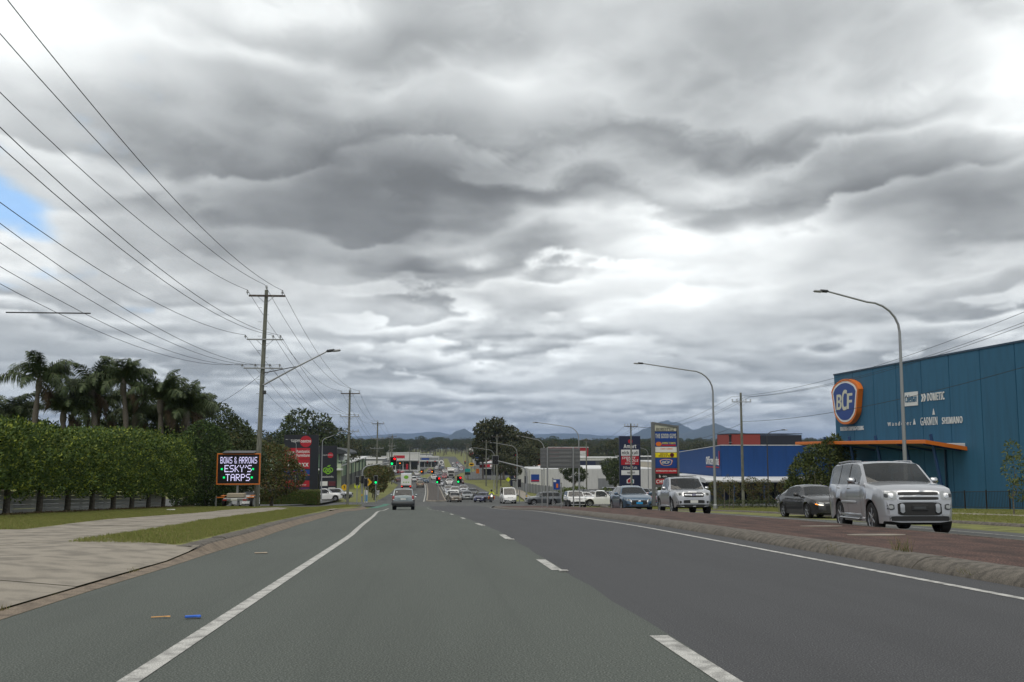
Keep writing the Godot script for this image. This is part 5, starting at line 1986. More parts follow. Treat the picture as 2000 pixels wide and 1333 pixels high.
func round_outline(r: float, n := 20, sx := 1.0) -> PackedVector2Array:
	var o := PackedVector2Array()
	for k in n:
		o.append(Vector2(cos(TAU * k / n) * r * sx, sin(TAU * k / n) * r))
	return o

func panel(o: Node3D, called: String, c: Vector3, w: float, h: float, m: Material, t := .06) -> Node3D:
	var mb := MB.new()
	mb.box(Vector3.ZERO, Vector3(w, h, t), Basis.IDENTITY, .01)
	var p := put(called, mb, m, o)
	p.position = c
	return p

func flat_shape(o: Node3D, called: String, outline: PackedVector2Array, z: float, m: Material, t := .02, at := Vector3.ZERO) -> Node3D:
	var mb := MB.new()
	mb.prism(outline, z, z + t)
	var p := put(called, mb, m, o)
	p.position = at
	return p

const LED := {"B": "11110 10001 10001 11110 10001 10001 11110", "O": "01110 10001 10001 10001 10001 10001 01110", "W": "10001 10001 10001 10101 10101 11011 10001", "S": "01111 10000 10000 01110 00001 00001 11110", "&": "01100 10010 10100 01000 10101 10010 01101", "A": "01110 10001 10001 11111 10001 10001 10001", "R": "11110 10001 10001 11110 10100 10010 10001", "E": "11111 10000 10000 11110 10000 10000 11111", "K": "10001 10010 10100 11000 10100 10010 10001", "Y": "10001 10001 01010 00100 00100 00100 00100", "'": "01000 01000 10000 00000 00000 00000 00000", "T": "11111 00100 00100 00100 00100 00100 00100", "P": "11110 10001 10001 11110 10000 10000 10000"}

func led_line(o: Node3D, words: String, c: Vector3, px: float, py: float) -> void:
	var wide := 0.0
	for ch in words:
		wide += (3.0 if ch == " " or ch == "'" else 6.0) * px
	var x := c.x - wide * .5
	for ch in words:
		if ch != " ":
			var rows: PackedStringArray = LED[ch].split(" ")
			var mb := MB.new()
			for j in 7:
				for i in 5:
					if rows[j][i] == "1":
						mb.box(Vector3(x + (i + .5) * px, c.y + (3 - j) * py, c.z), Vector3(px * .80, py * .80, .012))
			put("lit_letter", mb, M.led_white, o)
		x += (3.0 if ch == " " or ch == "'" else 6.0) * px

func make_message_board() -> void:
	var o := thing("message_board_trailer", "orange-framed message board trailer lit with white letters on the verge", "sign trailer", on(-11.25, 61.5))
	var w := 2.44
	var y := 2.27
	panel(o, "display_screen", Vector3(0, y, 0), w, 1.76, mat("display_black", lin(.012, .012, .014), 0.35), .12)
	mat("safety_orange", lin(.62, .17, .02), 0.6)
	for e in [[Vector3(0, y + .90, .03), Vector3(w + .12, .07, .2)], [Vector3(0, y - .90, .03), Vector3(w + .12, .07, .2)], [Vector3(w * .5 + .03, y, .03), Vector3(.06, 1.74, .2)], [Vector3(-w * .5 - .03, y, .03), Vector3(.06, 1.74, .2)]]:
		var f := MB.new()
		f.box(e[0], e[1], Basis.IDENTITY, .012)
		put("display_frame", f, M.safety_orange, o)
	led_line(o, "BOWS & ARROWS", Vector3(0.02, y + .53, .075), .0305, .056)
	led_line(o, "ESKY'S", Vector3(0, y + .03, .075), .050, .060)
	led_line(o, "TARPS", Vector3(0, y - .50, .075), .050, .060)
	for q in [[-.98, .0], [.86, .0], [-.84, -.50], [.80, -.50]]:
		var mb := MB.new()
		mb.box(Vector3(q[0], y + q[1], .075), Vector3(.11, .11, .012))
		put("lit_marker", mb, M.led_green, o)
	# solar panel on top, mast, trailer
	var sp := MB.new()
	sp.box(Vector3(0, y + 1.02, -.2), Vector3(1.9, .04, 1.0), Basis(Vector3.RIGHT, .12), .01)
	put("solar_panel", sp, M.plate_dark, o)
	for x in [-.55, .55]:
		var b := MB.new()
		b.box(Vector3(x, y + .97, 0), Vector3(.05, .10, .05))
		put("solar_bracket", b, M.galvanised, o)
	var ms := MB.new()
	ms.box(Vector3(-.05, 1.0, -.05), Vector3(.12, .9, .12), Basis.IDENTITY, .01)
	put("mast", ms, M.galvanised, o)
	var beam := MB.new()
	beam.box(Vector3(0, 1.34, 0), Vector3(1.6, .08, .1), Basis.IDENTITY, .01)
	put("mast_beam", beam, M.galvanised, o)
	var ch := MB.new()
	ch.box(Vector3(0, .50, .0), Vector3(1.35, .16, 1.9), Basis.IDENTITY, .02)
	put("chassis", ch, M.galvanised, o)
	var bx := MB.new()
	bx.box(Vector3(-.05, .72, .2), Vector3(1.0, .24, .8), Basis.IDENTITY, .03)
	put("battery_box", bx, mat("bleached_wood", lin(.38, .33, .25), .8), o)
	for s in [-1.0, 1.0]:
		wheel(o, Vector3(s * .82, .30, -.1), .30, .17, 5, s)
		var g := MB.new()
		g.box(Vector3(s * .84, .68, -.1), Vector3(.24, .05, .78), Basis.IDENTITY, .015)
		put("mudguard", g, M.safety_orange, o)
		var tl := MB.new()
		tl.box(Vector3(s * .58, .48, .96), Vector3(.24, .09, .03), Basis.IDENTITY, .01)
		put("tail_light", tl, M.lens_red, o)
		var leg := MB.new()
		leg.box(Vector3(s * 1.12, .36, .75), Vector3(.06, .72, .06))
		put("stabiliser", leg, M.galvanised, o)
		var out := MB.new()
		out.box(Vector3(s * .9, .62, .75), Vector3(.5, .06, .06))
		put("outrigger", out, M.safety_orange, o)
	var np := MB.new()
	np.box(Vector3(-.05, .50, .965), Vector3(.37, .12, .02), Basis.IDENTITY, .005)
	put("number_plate", np, M.plate_white, o)

# ---------------------------------------------------------------- pylon signs
func pylon(called: String, label: String, x: float, d: float, w: float, h: float, body: Material, turn := 0.0, thick := .5) -> Node3D:
	var o := thing(called, label, "sign", on(x, d), turn)
	panel(o, "sign_body", Vector3(0, h * .5 - .1, 0), w, h + .2, body, thick)
	return o

func make_pylons() -> void:
	# tall black and red sign of the shopping centre, our side
	var o := pylon("shop_sign", "tall black sign with red circle above red shop panels", -21.5, 175.0, 5.85, 10.6, M.sign_charcoal, .03)
	var z := .26
	var put_panel := func(oo: Node3D, y: float, hh: float, m: Material, ww: float, xx: float) -> void: panel(oo, "sign_panel", Vector3(xx, y, z), ww, hh, m, .04)
	put_panel.call(o, 7.4, 1.85, M.sign_red, 4.3, -.65)
	put_panel.call(o, 5.6, 1.6, M.sign_red, 4.3, -.65)
	put_panel.call(o, 4.2, .82, M.sign_blue, 4.3, -.65)
	put_panel.call(o, 3.28, .70, M.sign_navy, 4.3, -.65)
	put_panel.call(o, 2.25, 1.05, M.sign_red, 4.3, -.65)
	put_panel.call(o, 1.25, .66, M.sign_purple, 4.3, -.65)
	put_panel.call(o, 3.72, .09, M.sign_orange, 4.3, -.65)
	flat_shape(o, "red_circle", round_outline(.98, 28), 0, M.sign_red, .03, Vector3(.75, 9.45, z))
	text_on(o, "super", Vector3(-.95, 9.5, z + .02), .62, M.sign_white, Basis.IDENTITY, "lettering", "Droid Sans", 400, 1.55)
	text_on(o, "centre", Vector3(.75, 9.5, z + .05), .48, M.sign_white, Basis.IDENTITY, "lettering", "Droid Sans", 700, 1.75)
	text_on(o, "Fantastic", Vector3(.35, 7.75, z + .04), .52, M.sign_white, Basis.IDENTITY, "lettering", "Droid Sans", 700, 2.2)
	text_on(o, "Furniture", Vector3(.35, 7.1, z + .04), .52, M.sign_white, Basis.IDENTITY, "lettering", "Droid Sans", 700, 2.2)
	for q in [[0, .22, 1.15, .16], [0, -.16, 1.3, .16], [-.5, .0, .16, .62], [.5, .0, .16, .62], [-.36, -.42, .14, .3], [.36, -.42, .14, .3]]:
		panel(o, "armchair_emblem", Vector3(-1.75 + q[0], 7.45 + q[1], z + .035), q[2], q[3], M.sign_white, .03)
	text_on(o, "kmaxx", Vector3(-.45, 5.6, z + .04), .88, M.sign_white, Basis.IDENTITY, "lettering", "Droid Sans", 700, 3.5)
	text_on(o, "SUPERCHEAP", Vector3(-.4, 4.2, z + .04), .42, M.sign_red, Basis.IDENTITY, "lettering", "Droid Sans", 700, 2.7, .006, .2)
	text_on(o, "reject shop", Vector3(.1, 2.05, z + .04), .34, M.sign_white, Basis.IDENTITY, "lettering", "Droid Sans", 400, 1.7)
	# lower black sign with the green emblem
	o = pylon("shop_sign", "black sign with a green apple-like emblem beside the green building", -16.4, 170.0, 2.85, 8.6, M.sign_charcoal, .03)
	flat_shape(o, "red_circle", round_outline(.47, 24), 0, M.sign_red, .03, Vector3(.35, 7.0, z))
	text_on(o, "supercentre", Vector3(-.1, 7.02, z + .05), .26, M.sign_white, Basis.IDENTITY, "lettering", "Droid Sans", 400, 1.6)
	for q in [[-.40, 4.55, .44], [.40, 4.55, .44], [0, 4.35, .50]]:
		var ring := MB.new()
		for k in 22:
			var a0 := TAU * k / 22.0
			var a1 := TAU * (k + 1) / 22.0
			var d0 := Vector3(cos(a0), sin(a0), 0)
			var d1 := Vector3(cos(a1), sin(a1), 0)
			var c := Vector3(q[0], q[1], z + .03)
			ring.quad(c + d0 * q[2], c + d1 * q[2], c + d1 * q[2] * .62, c + d0 * q[2] * .62, Vector3.BACK)
		put("emblem_ring", ring, M.sign_green, o)
	flat_shape(o, "emblem_leaf", PackedVector2Array([Vector2(-.28, 0), Vector2(0, .30), Vector2(.42, .34), Vector2(.18, .05)]), 0, M.sign_green, .02, Vector3(.05, 5.05, z))
	text_on(o, "woolworths", Vector3(0, 3.45, z + .03), .34, M.sign_white, Basis.IDENTITY, "lettering", "Droid Sans", 400, 1.85)
	for q in [[-.62, 2.3, 1.15, .75, "sign_white"], [.70, 2.3, 1.15, .75, "paint_maroon"], [-.62, 1.45, 1.15, .42, "sign_navy"], [.70, 1.45, 1.15, .42, "sign_white"], [0.0, .95, 2.45, .36, "sign_purple"]]:
		panel(o, "sign_panel", Vector3(q[0], q[1], z), q[2], q[3], M[q[4]], .04)
	panel(o, "sign_stripe", Vector3(.70, 1.45, z + .03), 1.0, .12, M.sign_green, .02)

	# grey-framed pylon of the home shops
	o = thing("shop_sign", "grey-framed pylon sign with a slanted top and stacked shop panels", "sign", on(27.1, 112.0), 0.0)
	for s in [[-1.42, 9.45, .34], [1.42, 9.05, .22]]:
		var p := MB.new()
		p.box(Vector3(s[0], s[1] * .5, 0), Vector3(s[2], s[1], .5), Basis.IDENTITY, .02)
		put("sign_post", p, M.sign_grey, o)
	var cap := MB.new()
	cap.prism(PackedVector2Array([Vector2(-1.25, 9.20), Vector2(1.31, 8.82), Vector2(1.31, 9.02), Vector2(-1.25, 9.42)]), -.22, .24)
	put("sign_cap", cap, M.sign_grey, o)
	var back := MB.new()
	back.box(Vector3(.03, 5.55, -.06), Vector3(2.54, 6.9, .2))
	put("sign_back", back, M.sign_grey, o)
	z = .10
	var hd := flat_shape(o, "sign_header", PackedVector2Array([Vector2(-1.22, 8.42), Vector2(1.28, 8.42), Vector2(1.28, 8.80), Vector2(-1.22, 9.17)]), z - .04, M.sign_cream, .06)
	text_on(o, "HOMESTYLE", Vector3(-.05, 8.62, z + .04), .34, M.ink_black, Basis.IDENTITY, "lettering", "Droid Serif", 700, 2.1, .006, .15)
	for q in [[7.82, 1.05, "sign_blue"], [6.95, .58, "sign_blue"], [6.32, .60, "sign_white"], [5.70, .54, "bright_yellow"], [4.82, 1.10, "sign_blue"], [3.90, .56, "sign_red"], [3.32, .48, "ink_black"], [2.72, .60, "sign_red"]]:
		if not M.has("bright_yellow"):
			mat("bright_yellow", lin(.80, .66, .01), .5)
		panel(o, "sign_panel", Vector3(.03, q[0], z), 2.5, q[1], M[q[2]], .04)
	text_on(o, "THE GOOD GUYS", Vector3(.03, 7.86, z + .03), .52, M.sign_cream, Basis.IDENTITY, "lettering", "Droid Sans", 700, 2.4)
	text_on(o, "OPEN 7 DAYS", Vector3(.38, 7.05, z + .03), .20, M.bright_yellow, Basis.IDENTITY, "lettering", "Droid Sans", 700, 1.55)
	panel(o, "sign_stripe", Vector3(.38, 6.80, z + .02), 1.6, .18, M.sign_red, .02)
	flat_shape(o, "sign_roundel", round_outline(.25, 18, 1.4), 0, M.sign_orange, .02, Vector3(-.80, 6.95, z + .02))
	text_on(o, "Clark rubber", Vector3(.1, 6.42, z + .03), .18, M.sign_orange, Basis.IDENTITY, "lettering", "Droid Sans", 700, 1.4)
	text_on(o, "SILLY", Vector3(-.2, 5.82, z + .03), .17, M.paint_maroon, Basis.IDENTITY, "lettering", "Droid Serif", 700, .9)
	text_on(o, "SOLLY'S", Vector3(-.2, 5.60, z + .03), .19, M.paint_maroon, Basis.IDENTITY, "lettering", "Droid Serif", 700, 1.25)
	flat_shape(o, "sign_roundel", round_outline(.24, 18), 0, M.paint_maroon, .02, Vector3(.72, 5.70, z + .02))
	shield(o, Vector3(.03, 4.87, z + .02), 1.55, .78, .02)
	text_on(o, "BARBEQUES GALORE", Vector3(.03, 3.90, z + .03), .20, M.sign_white, Basis.IDENTITY, "lettering", "Droid Sans", 700, 2.3)
	text_on(o, "b", Vector3(-.72, 3.32, z + .03), .30, M.sign_white)
	text_on(o, "oats", Vector3(-.15, 3.30, z + .03), .17, M.sign_white)
	text_on(o, "CHEMIST", Vector3(.03, 2.72, z + .03), .40, M.sign_white, Basis.IDENTITY, "lettering", "Droid Sans", 700, 2.35)

	# navy pylon with white and red panels, and its twin further on
	for twin in [[28.7, 140.0, 3.0, 9.4, "navy pylon sign with white and red shop panels behind the blue hatchback"], [23.4, 262.0, 2.9, 8.8, "small distant navy pylon sign beside the red building"]]:
		o = pylon("shop_sign", twin[4], twin[0], twin[1], twin[2], twin[3], M.sign_navy)
		var h: float = twin[3]
		flat_shape(o, "red_emblem", PackedVector2Array([Vector2(0, .32), Vector2(.3, .16), Vector2(.3, -.16), Vector2(0, -.32), Vector2(-.3, -.16), Vector2(-.3, .16)]), 0, M.sign_red, .02, Vector3(.05, h - .75, z + .15))
		text_on(o, "Amart", Vector3(0, h - 1.45, z + .18), .55, M.sign_white, Basis.IDENTITY, "lettering", "Droid Sans", 700, 1.8)
		panel(o, "sign_panel", Vector3(0, h - 2.35, z + .15), 2.55, .85, M.sign_white, .04)
		text_on(o, "nick scali", Vector3(0, h - 2.35, z + .19), .52, M.ink_black, Basis.IDENTITY, "lettering", "Droid Sans", 700, 2.3)
		panel(o, "sign_panel", Vector3(0, h - 3.45, z + .15), 2.55, 1.25, M.sign_red, .04)
		text_on(o, "SYDNEY", Vector3(-.2, h - 3.08, z + .19), .34, M.sign_white, Basis.IDENTITY, "lettering", "Droid Sans", 700, 1.9, .006, .2)
		text_on(o, "TOOLS", Vector3(.3, h - 3.45, z + .19), .34, M.sign_white, Basis.IDENTITY, "lettering", "Droid Sans", 700, 1.7, .006, .2)
		text_on(o, "DIY SHOP", Vector3(0, h - 3.86, z + .19), .22, M.sign_white, Basis.IDENTITY, "lettering", "Droid Sans", 700, 1.4)
		text_on(o, "Pillow Talk", Vector3(0, h - 4.45, z + .18), .36, M.sign_white, Basis.IDENTITY, "lettering", "Droid Sans", 400, 2.0)
		panel(o, "sign_panel", Vector3(0, h - 5.15, z + .15), 2.55, .66, M.sign_white, .04)
		text_on(o, "NEVOT", Vector3(.15, h - 5.15, z + .19), .26, M.ink_black)
		flat_shape(o, "house_emblem", PackedVector2Array([Vector2(-.52, -.4), Vector2(.52, -.4), Vector2(.52, .1), Vector2(0, .42), Vector2(-.52, .1)]), 0, M.sign_white, .02, Vector3(0, h - 6.25, z + .15))
		flat_shape(o, "house_emblem_half", PackedVector2Array([Vector2(.02, -.28), Vector2(.38, -.28), Vector2(.38, .05), Vector2(.02, .28)]), 0, M.sign_teal, .02, Vector3(0, h - 6.25, z + .18))
		flat_shape(o, "house_emblem_half", PackedVector2Array([Vector2(-.38, -.28), Vector2(-.02, -.28), Vector2(-.02, .28), Vector2(-.38, .05)]), 0, M.sign_red, .02, Vector3(0, h - 6.25, z + .18))
		text_on(o, "home CENTRE", Vector3(0, h - 7.1, z + .18), .34, M.sign_white, Basis.IDENTITY, "lettering", "Droid Sans", 700, 2.3)
		text_on(o, "MORAYFIELD", Vector3(0, h - 7.6, z + .18), .26, M.sign_white, Basis.IDENTITY, "lettering", "Droid Sans", 700, 1.9)

func shield_outline(w: float, h: float) -> PackedVector2Array:
	# right half from the top middle to the foot, rounded, then mirrored
	var c := Curve2D.new()
	c.bake_interval = 0.06
	c.add_point(Vector2(0, .5), Vector2.ZERO, Vector2(.16, 0))
	c.add_point(Vector2(.36, .40), Vector2(-.10, .05), Vector2(.05, -.02))
	c.add_point(Vector2(.50, .24), Vector2(-.05, .10), Vector2(-.03, -.10))
	c.add_point(Vector2(.41, -.22), Vector2(.03, .14), Vector2(-.02, -.09))
	c.add_point(Vector2(.26, -.42), Vector2(.07, .06), Vector2(-.08, -.06))
	c.add_point(Vector2(0, -.5), Vector2(.12, 0), Vector2.ZERO)
	var half := c.get_baked_points()
	var out := PackedVector2Array()
	for p in half:
		out.append(p * Vector2(w, h))
	for k in range(half.size() - 2, 0, -1):
		out.append(half[k] * Vector2(-w, h))
	return out

func shield(o: Node3D, at: Vector3, w: float, h: float, t: float, basis := Basis.IDENTITY) -> void:
	for q in [["shield_edge", "sign_orange", 1.0, 0.0, t], ["shield_border", "sign_white", .90, t, .012], ["shield_field", "sign_blue", .82, t + .012, .012]]:
		var mb := MB.new()
		mb.prism(shield_outline(w * q[2], h * q[2]), q[3], q[3] + q[4])
		var p := put(q[0], mb, M[q[1]], o)
		p.transform = Transform3D(basis, at)
	for q in [["B", -.20, .34, .0], ["C", .0, .46, .03], ["F", .19, .34, .0]]:
		text_on(o, q[0], at + basis * Vector3(q[1] * w, q[3] * h, t + .03), h * q[2], M.sign_cream, basis, "lettering", "Droid Sans", 700, w * .19, .012, .12)

func make_street() -> void:
	make_street_materials()
	# timber power poles on our side of the road
	var arms13 := [[13.1, 1.05, 1.2, [-1.0, 1.15], true], [10.35, 1.1, 1.15, [-1.05, -.1 + .75, 1.1], false], [8.55, 1.25, 1.15, [-1.2, -.4, .5, 1.1], false]]
	var line := [[-10.45, 1.0], [-10.25, 62.9], [-9.25, 120.4], [-9.12, 186.6], [-9.7, 285.0]]
	for k in line.size():
		var lab: String = ["weathered timber power pole at the camera end of the overhead lines", "tallest timber power pole with three crossarms behind the message board", "timber power pole with three crossarms beside the clipped box hedge", "timber power pole with double top crossarm at the far crossing corner", "distant timber power pole beyond the crossing signals"][k]
		var o := utility_pole(lab, line[k][0], line[k][1], 13.5, arms13, .14 if k == 1 else .03, "power poles on the kerb side")
		insulator(o, Vector3(.14 if k == 1 else .03, 13.48, 0), .3)
		if k == 1:
			# street light on a braced outreach
			var arm := MB.new()
			arm.tube(PackedVector3Array([Vector3(.1, 7.5, .15), Vector3(2.1, 8.62, .25), Vector3(4.0, 9.62, .3)]), PackedFloat32Array([.055, .05, .04]), 8)
			put("light_arm", arm, M.steel, o)
			var br := MB.new()
			br.tube(PackedVector3Array([Vector3(.1, 8.25, .2), Vector3(2.1, 8.66, .27)]), PackedFloat32Array([.03]), 6)
			put("light_brace", br, M.steel_dark, o)
			lamp_head(o, Vector3(4.0, 9.64, .3), Vector3(.95, .12, .05).normalized(), 1.3)
			var jb := MB.new()
			jb.box(Vector3(.22, 7.05, .2), Vector3(.18, .24, .14), Basis.IDENTITY, .02)
			put("junction_box", jb, M.steel_dark, o)
	utility_pole("distant thin pole beside the far signals", -10.9, 300.0, 13.0, [[12.6, 1.1, 1.1, [-1.0, 1.0], true]], 0.0, "distant poles on the kerb side")
	utility_pole("distant thin pole near the far supermarket lamps", -14.5, 420.0, 12.0, [[11.6, 1.1, 1.1, [-1.0, 1.0], true]], 0.0, "distant poles on the kerb side")
	for k in line.size() - 1:
		var a: Array = line[k]
		var b: Array = line[k + 1]
		var ya := gy(a[0], a[1])
		var yb := gy(b[0], b[1])
		var sag := 2.05 if k == 0 else 1.5
		for q in [[-1.0, 13.45], [.05, 13.8], [1.15, 13.45]]:
			wire("high voltage wire over the verge between kerb-side power poles", "high wires on the kerb side", Vector3(a[0] + q[0], ya + q[1], -a[1] + .2), Vector3(b[0] + q[0], yb + q[1], -b[1] + .2), sag, .013)
		for q in [-1.05, .65, 1.1]:
			wire("middle wire between kerb-side power poles", "middle wires on the kerb side", Vector3(a[0] + q, ya + 10.62, -a[1] + .2), Vector3(b[0] + q, yb + 10.62, -b[1] + .2), sag, .012)
		for q in [-1.2, -.4, .5, 1.1]:
			wire("thin lower wire between kerb-side power poles", "lower wires on the kerb side", Vector3(a[0] + q, ya + 8.8, -a[1] + .2), Vector3(b[0] + q, yb + 8.8, -b[1] + .2), sag * 1.12, .009)
	var spb := MB.new()
	spb.tube(PackedVector3Array([Vector3(-12.3, 5.15, -30.0), Vector3(-9.9, 5.15, -30.0)]), PackedFloat32Array([.02]), 5)
	var spo := put("wire_spacer", spb, M.wire, self)
	tag(spo, "thin bar holding the lower wires apart above the verge", "wire spacer")
	wire("single service wire dropping from the tall pole to the palms", "", Vector3(-10.4, gy(-10, 62.9) + 8.1, -62.9), Vector3(-20.0, 3.6, -82.0), .5, .012)
	# timber poles over the far verge
	var right := [[30.4, 36.0], [30.4, 94.5], [28.3, 137.0], [31.5, 196.0], [27.0, 300.0]]
	for k in right.size():
		utility_pole(["timber power pole beside the teal shop wall", "green-stained timber pole in front of the blue shop", "timber pole standing in front of the navy pylon sign", "slim timber pole behind the back of the big direction sign", "distant timber pole beside the largest gum tree"][k], right[k][0], right[k][1], 11.0, [[10.1 if k == 1 else 10.6, .95, .95, [-.9, -.45, .45, .9], k != 1]], .0, "power poles on the shop side", .15)
	for k in right.size() - 1:
		for q in [-.9, .45, .9]:
			wire("wire between the power poles on the shop side", "wires on the shop side", on(right[k][0] + q, right[k][1], 10.6), on(right[k + 1][0] + q, right[k + 1][1], 10.6), 1.2, .012)
		wire("lower cable between the power poles on the shop side", "wires on the shop side", on(right[k][0], right[k][1], 8.0), on(right[k + 1][0], right[k + 1][1], 8.2), 1.0, .016)
	for q in [[14.4, 205.0], [15.6, 262.0], [13.6, 330.0], [16.0, 400.0], [21.0, 470.0], [27.0, 560.0], [-12.5, 360.0], [-8.0, 480.0], [-4.0, 600.0], [0.0, 740.0], [31.0, 680.0]]:
		utility_pole("distant bare timber pole lining the road beyond the crossing", q[0], q[1], 12.0, [[11.5, 1.1, 1.1, [-1.0, 1.0], true]], 0.0, "timber poles lining the far road", .19)
	# street lamps along the far verge
	for q in [[21.9, 44.3, 9.9, -3.4, "tall steel street lamp in front of the teal shop wall"], [20.15, 68.9, 9.85, -5.0, "steel street lamp behind the silver pickup with a long arm"], [18.8, 122.8, 9.8, -5.1, "steel street lamp rising behind the back of the big direction sign"], [18.7, 159.0, 9.8, -3.7, "steel street lamp beside the grassy bank past the crossing"], [17.2, 190.0, 9.6, -4.5, "distant steel street lamp beside the small navy pylon"], [16.2, 240.0, 9.4, -5.0, "distant steel street lamp in front of the gum clump"], [21.5, 330.0, 9.5, -5.0, "far steel street lamp beyond the gum clump"]]:
		street_lamp(q[4], q[0], q[1], q[2], q[3], "street lamps along the shop side")
	street_lamp("steel street lamp between the two black shop signs", -14.0, 136.5, 8.7, 1.6, "", null, .09)
	street_lamp("thin lamp standing in front of the tall red and black sign", -19.2, 150.0, 8.6, -.9, "", null, .06)
	street_lamp("black curved lamp in the blue shop car park", 37.6, 108.0, 8.2, 1.7, "", M.steel_dark, .08, .1)
	street_lamp("steel lamp beside the trees in the shop car park", 38.5, 172.0, 8.5, -2.0, "", null, .08)
	for k in 9:
		var d := 360.0 + k * 70.0
		street_lamp("far steel street lamp lining the rising road", median_mid(d) + (14.0 if k % 2 else -12.5), d, 10.0, -3.0 if k % 2 else 3.0, "far lamps lining the road", null, .13)
	# signals at the crossing
	signal_mast("signal mast arm over our lanes showing green and a red arrow", -8.75, 139.0, 5.0, 4.2, .55, 2, [[0, 2, "lamp_green_on"], [1, 0, "lamp_red_on"]], false)
	signal_mast("signal mast arm seen from behind at the right of the crossing", 14.1, 141.0, 5.2, -4.4, .85, 2, [], true)
	signal_post("green traffic signal on a post at the kerb of the crossing", -7.0, 141.0, 3.1, 1, [[0, 2, "lamp_green_on"]])
	signal_post("traffic signal with green and red arrow on the far median nose", 1.85, 156.5, 3.2, 2, [[0, 2, "lamp_green_on"], [1, 0, "lamp_red_on"]], "", false, .85)
	signal_post("traffic signal with green and red arrow on the small island", 4.95, 151.0, 3.3, 2, [[0, 2, "lamp_green_on"], [1, 0, "lamp_red_on"]], "", false, .9)
	signal_post("amber traffic signal at the second crossing", -1.2, 300.0, 3.2, 2, [[0, 1, "lamp_amber_on"]], "amber signals at the second crossing", false, 1.1)
	signal_post("amber traffic signal at the second crossing", 1.9, 298.0, 3.2, 2, [[0, 1, "lamp_amber_on"]], "amber signals at the second crossing", false, 1.1)
	signal_post("amber traffic signal hanging above the street trees", -8.0, 306.0, 5.4, 1, [[0, 1, "lamp_amber_on"]], "", false, 1.1)
	for q in [[-5.5, 520.0], [-3.0, 560.0], [1.0, 590.0], [18.0, 560.0], [20.0, 575.0]]:
		signal_post("far red traffic signal on the rising road", q[0] + median_mid(q[1]) - 9.0, q[1], 4.0, 1, [[0, 0, "lamp_red_on"]], "far red signals", false, 1.5)
	signal_post("dark back of a traffic signal at the kerb corner", -9.3, 137.0, 2.9, 1, [], "signals seen from behind at the kerb corner", true)
	signal_post("dark back of a traffic signal at the kerb corner", -8.2, 137.8, 2.7, 1, [], "signals seen from behind at the kerb corner", true)
	signal_post("dark back of a traffic signal beside the van", 13.3, 143.0, 2.8, 1, [], "", true)
	# small signs at the crossing
	for q in [[-11.0, 137.0, 2.0], [-9.85, 145.0, 2.2]]:
		var s := post_sign("pedestrian_sign", "round yellow pedestrian sign on a post at the crossing", q[0], q[1], [0.0], 2.6, round_outline(.40), M.sign_lime if q[1] > 140 else M.sign_yellow, q[2])
		s.set_meta("group", "round yellow signs at the crossing")
		walker(s, Vector3(0, q[2], .062), .5)
	var dm := post_sign("warning_sign", "yellow diamond pedestrian warning sign at the kerb corner", -8.2, 143.5, [0.0], 3.4, PackedVector2Array([Vector2(0, .55), Vector2(.55, 0), Vector2(0, -.55), Vector2(-.55, 0)]), M.sign_yellow, 2.75)
	walker(dm, Vector3(0, 2.75, .062), .6)
	var dm2 := post_sign("warning_sign", "yellow diamond sign before the dark fence past the crossing", 18.6, 228.0, [0.0], 3.2, PackedVector2Array([Vector2(0, .55), Vector2(.55, 0), Vector2(0, -.55), Vector2(-.55, 0)]), M.sign_lime, 2.4)
	var cv := post_sign("chevron_sign", "small black and white chevron board at the kerb corner", -6.9, 145.5, [0.0], 1.6, rect(.42, .62), M.sign_white, 1.3)
	for k in 3:
		flat_shape(cv, "chevron_stripe", PackedVector2Array([Vector2(-.21, -.10), Vector2(0, .02), Vector2(.21, -.10), Vector2(.21, -.02), Vector2(0, .10), Vector2(-.21, -.02)]), .062, M.ink_black, .004, Vector3(0, 1.12 + k * .18, 0))
	var tt := thing("bus_totem", "slim blue and white totem sign at the kerb corner", "sign", on(-8.35, 141.5))
	panel(tt, "sign_body", Vector3(0, .8, 0), .42, 1.7, M.sign_white, .12)
	panel(tt, "blue_band", Vector3(0, .55, .07), .40, .9, mat("totem_blue", lin(.10, .28, .50), .5), .02)
	# the big sign seen from behind on the median
	var bs := thing("direction_sign", "grey back of a big direction sign on two posts in the median", "sign", Vector3(11.8, road_y(88.0) + .15, -88.0))
	for x in [-1.15, 1.15]:
		var p := MB.new()
		p.tube(PackedVector3Array([Vector3(x, -.1, .08), Vector3(x, 5.2, .08)]), PackedFloat32Array([.07]), 8)
		put("post", p, M.steel, bs)
	for k in 5:
		var s := MB.new()
		s.box(Vector3(0, 3.55 + k * .352, 0), Vector3(3.55, .345, .03), Basis.IDENTITY, .006)
		put("sign_plank", s, M.sign_grey, bs)
		var rb := MB.new()
		rb.box(Vector3(0, 3.55 + k * .352, .03), Vector3(3.5, .06, .035))
		put("sign_rib", rb, M.sign_grey, bs)
	for q in [[10.75, 93.0, 3.3], [11.9, 94.0, 2.6], [12.6, 82.0, 2.3], [10.8, 80.0, 1.9]]:
		var po := thing("steel_post", "bare thin steel post standing in the median", "post", Vector3(q[0], road_y(q[1]) + .15, -q[1]), 0.0, "bare posts in the median")
		var pm := MB.new()
		pm.tube(PackedVector3Array([Vector3(0, -.05, 0), Vector3(0, q[2], 0)]), PackedFloat32Array([.05]), 8)
		put("post_shaft", pm, M.steel, po)
		var pc := MB.new()
		pc.lathe(PackedVector2Array([Vector2(.06, q[2]), Vector2(.05, q[2] + .04), Vector2(0, q[2] + .05)]), 8)
		put("post_cap", pc, M.steel_dark, po)
	var bb := post_sign("blue_sign", "blue poster sign on two posts on the bank", 19.0, 146.0, [-.55, .55], 3.6, rect(1.0, 1.5), M.sign_blue, 2.6)
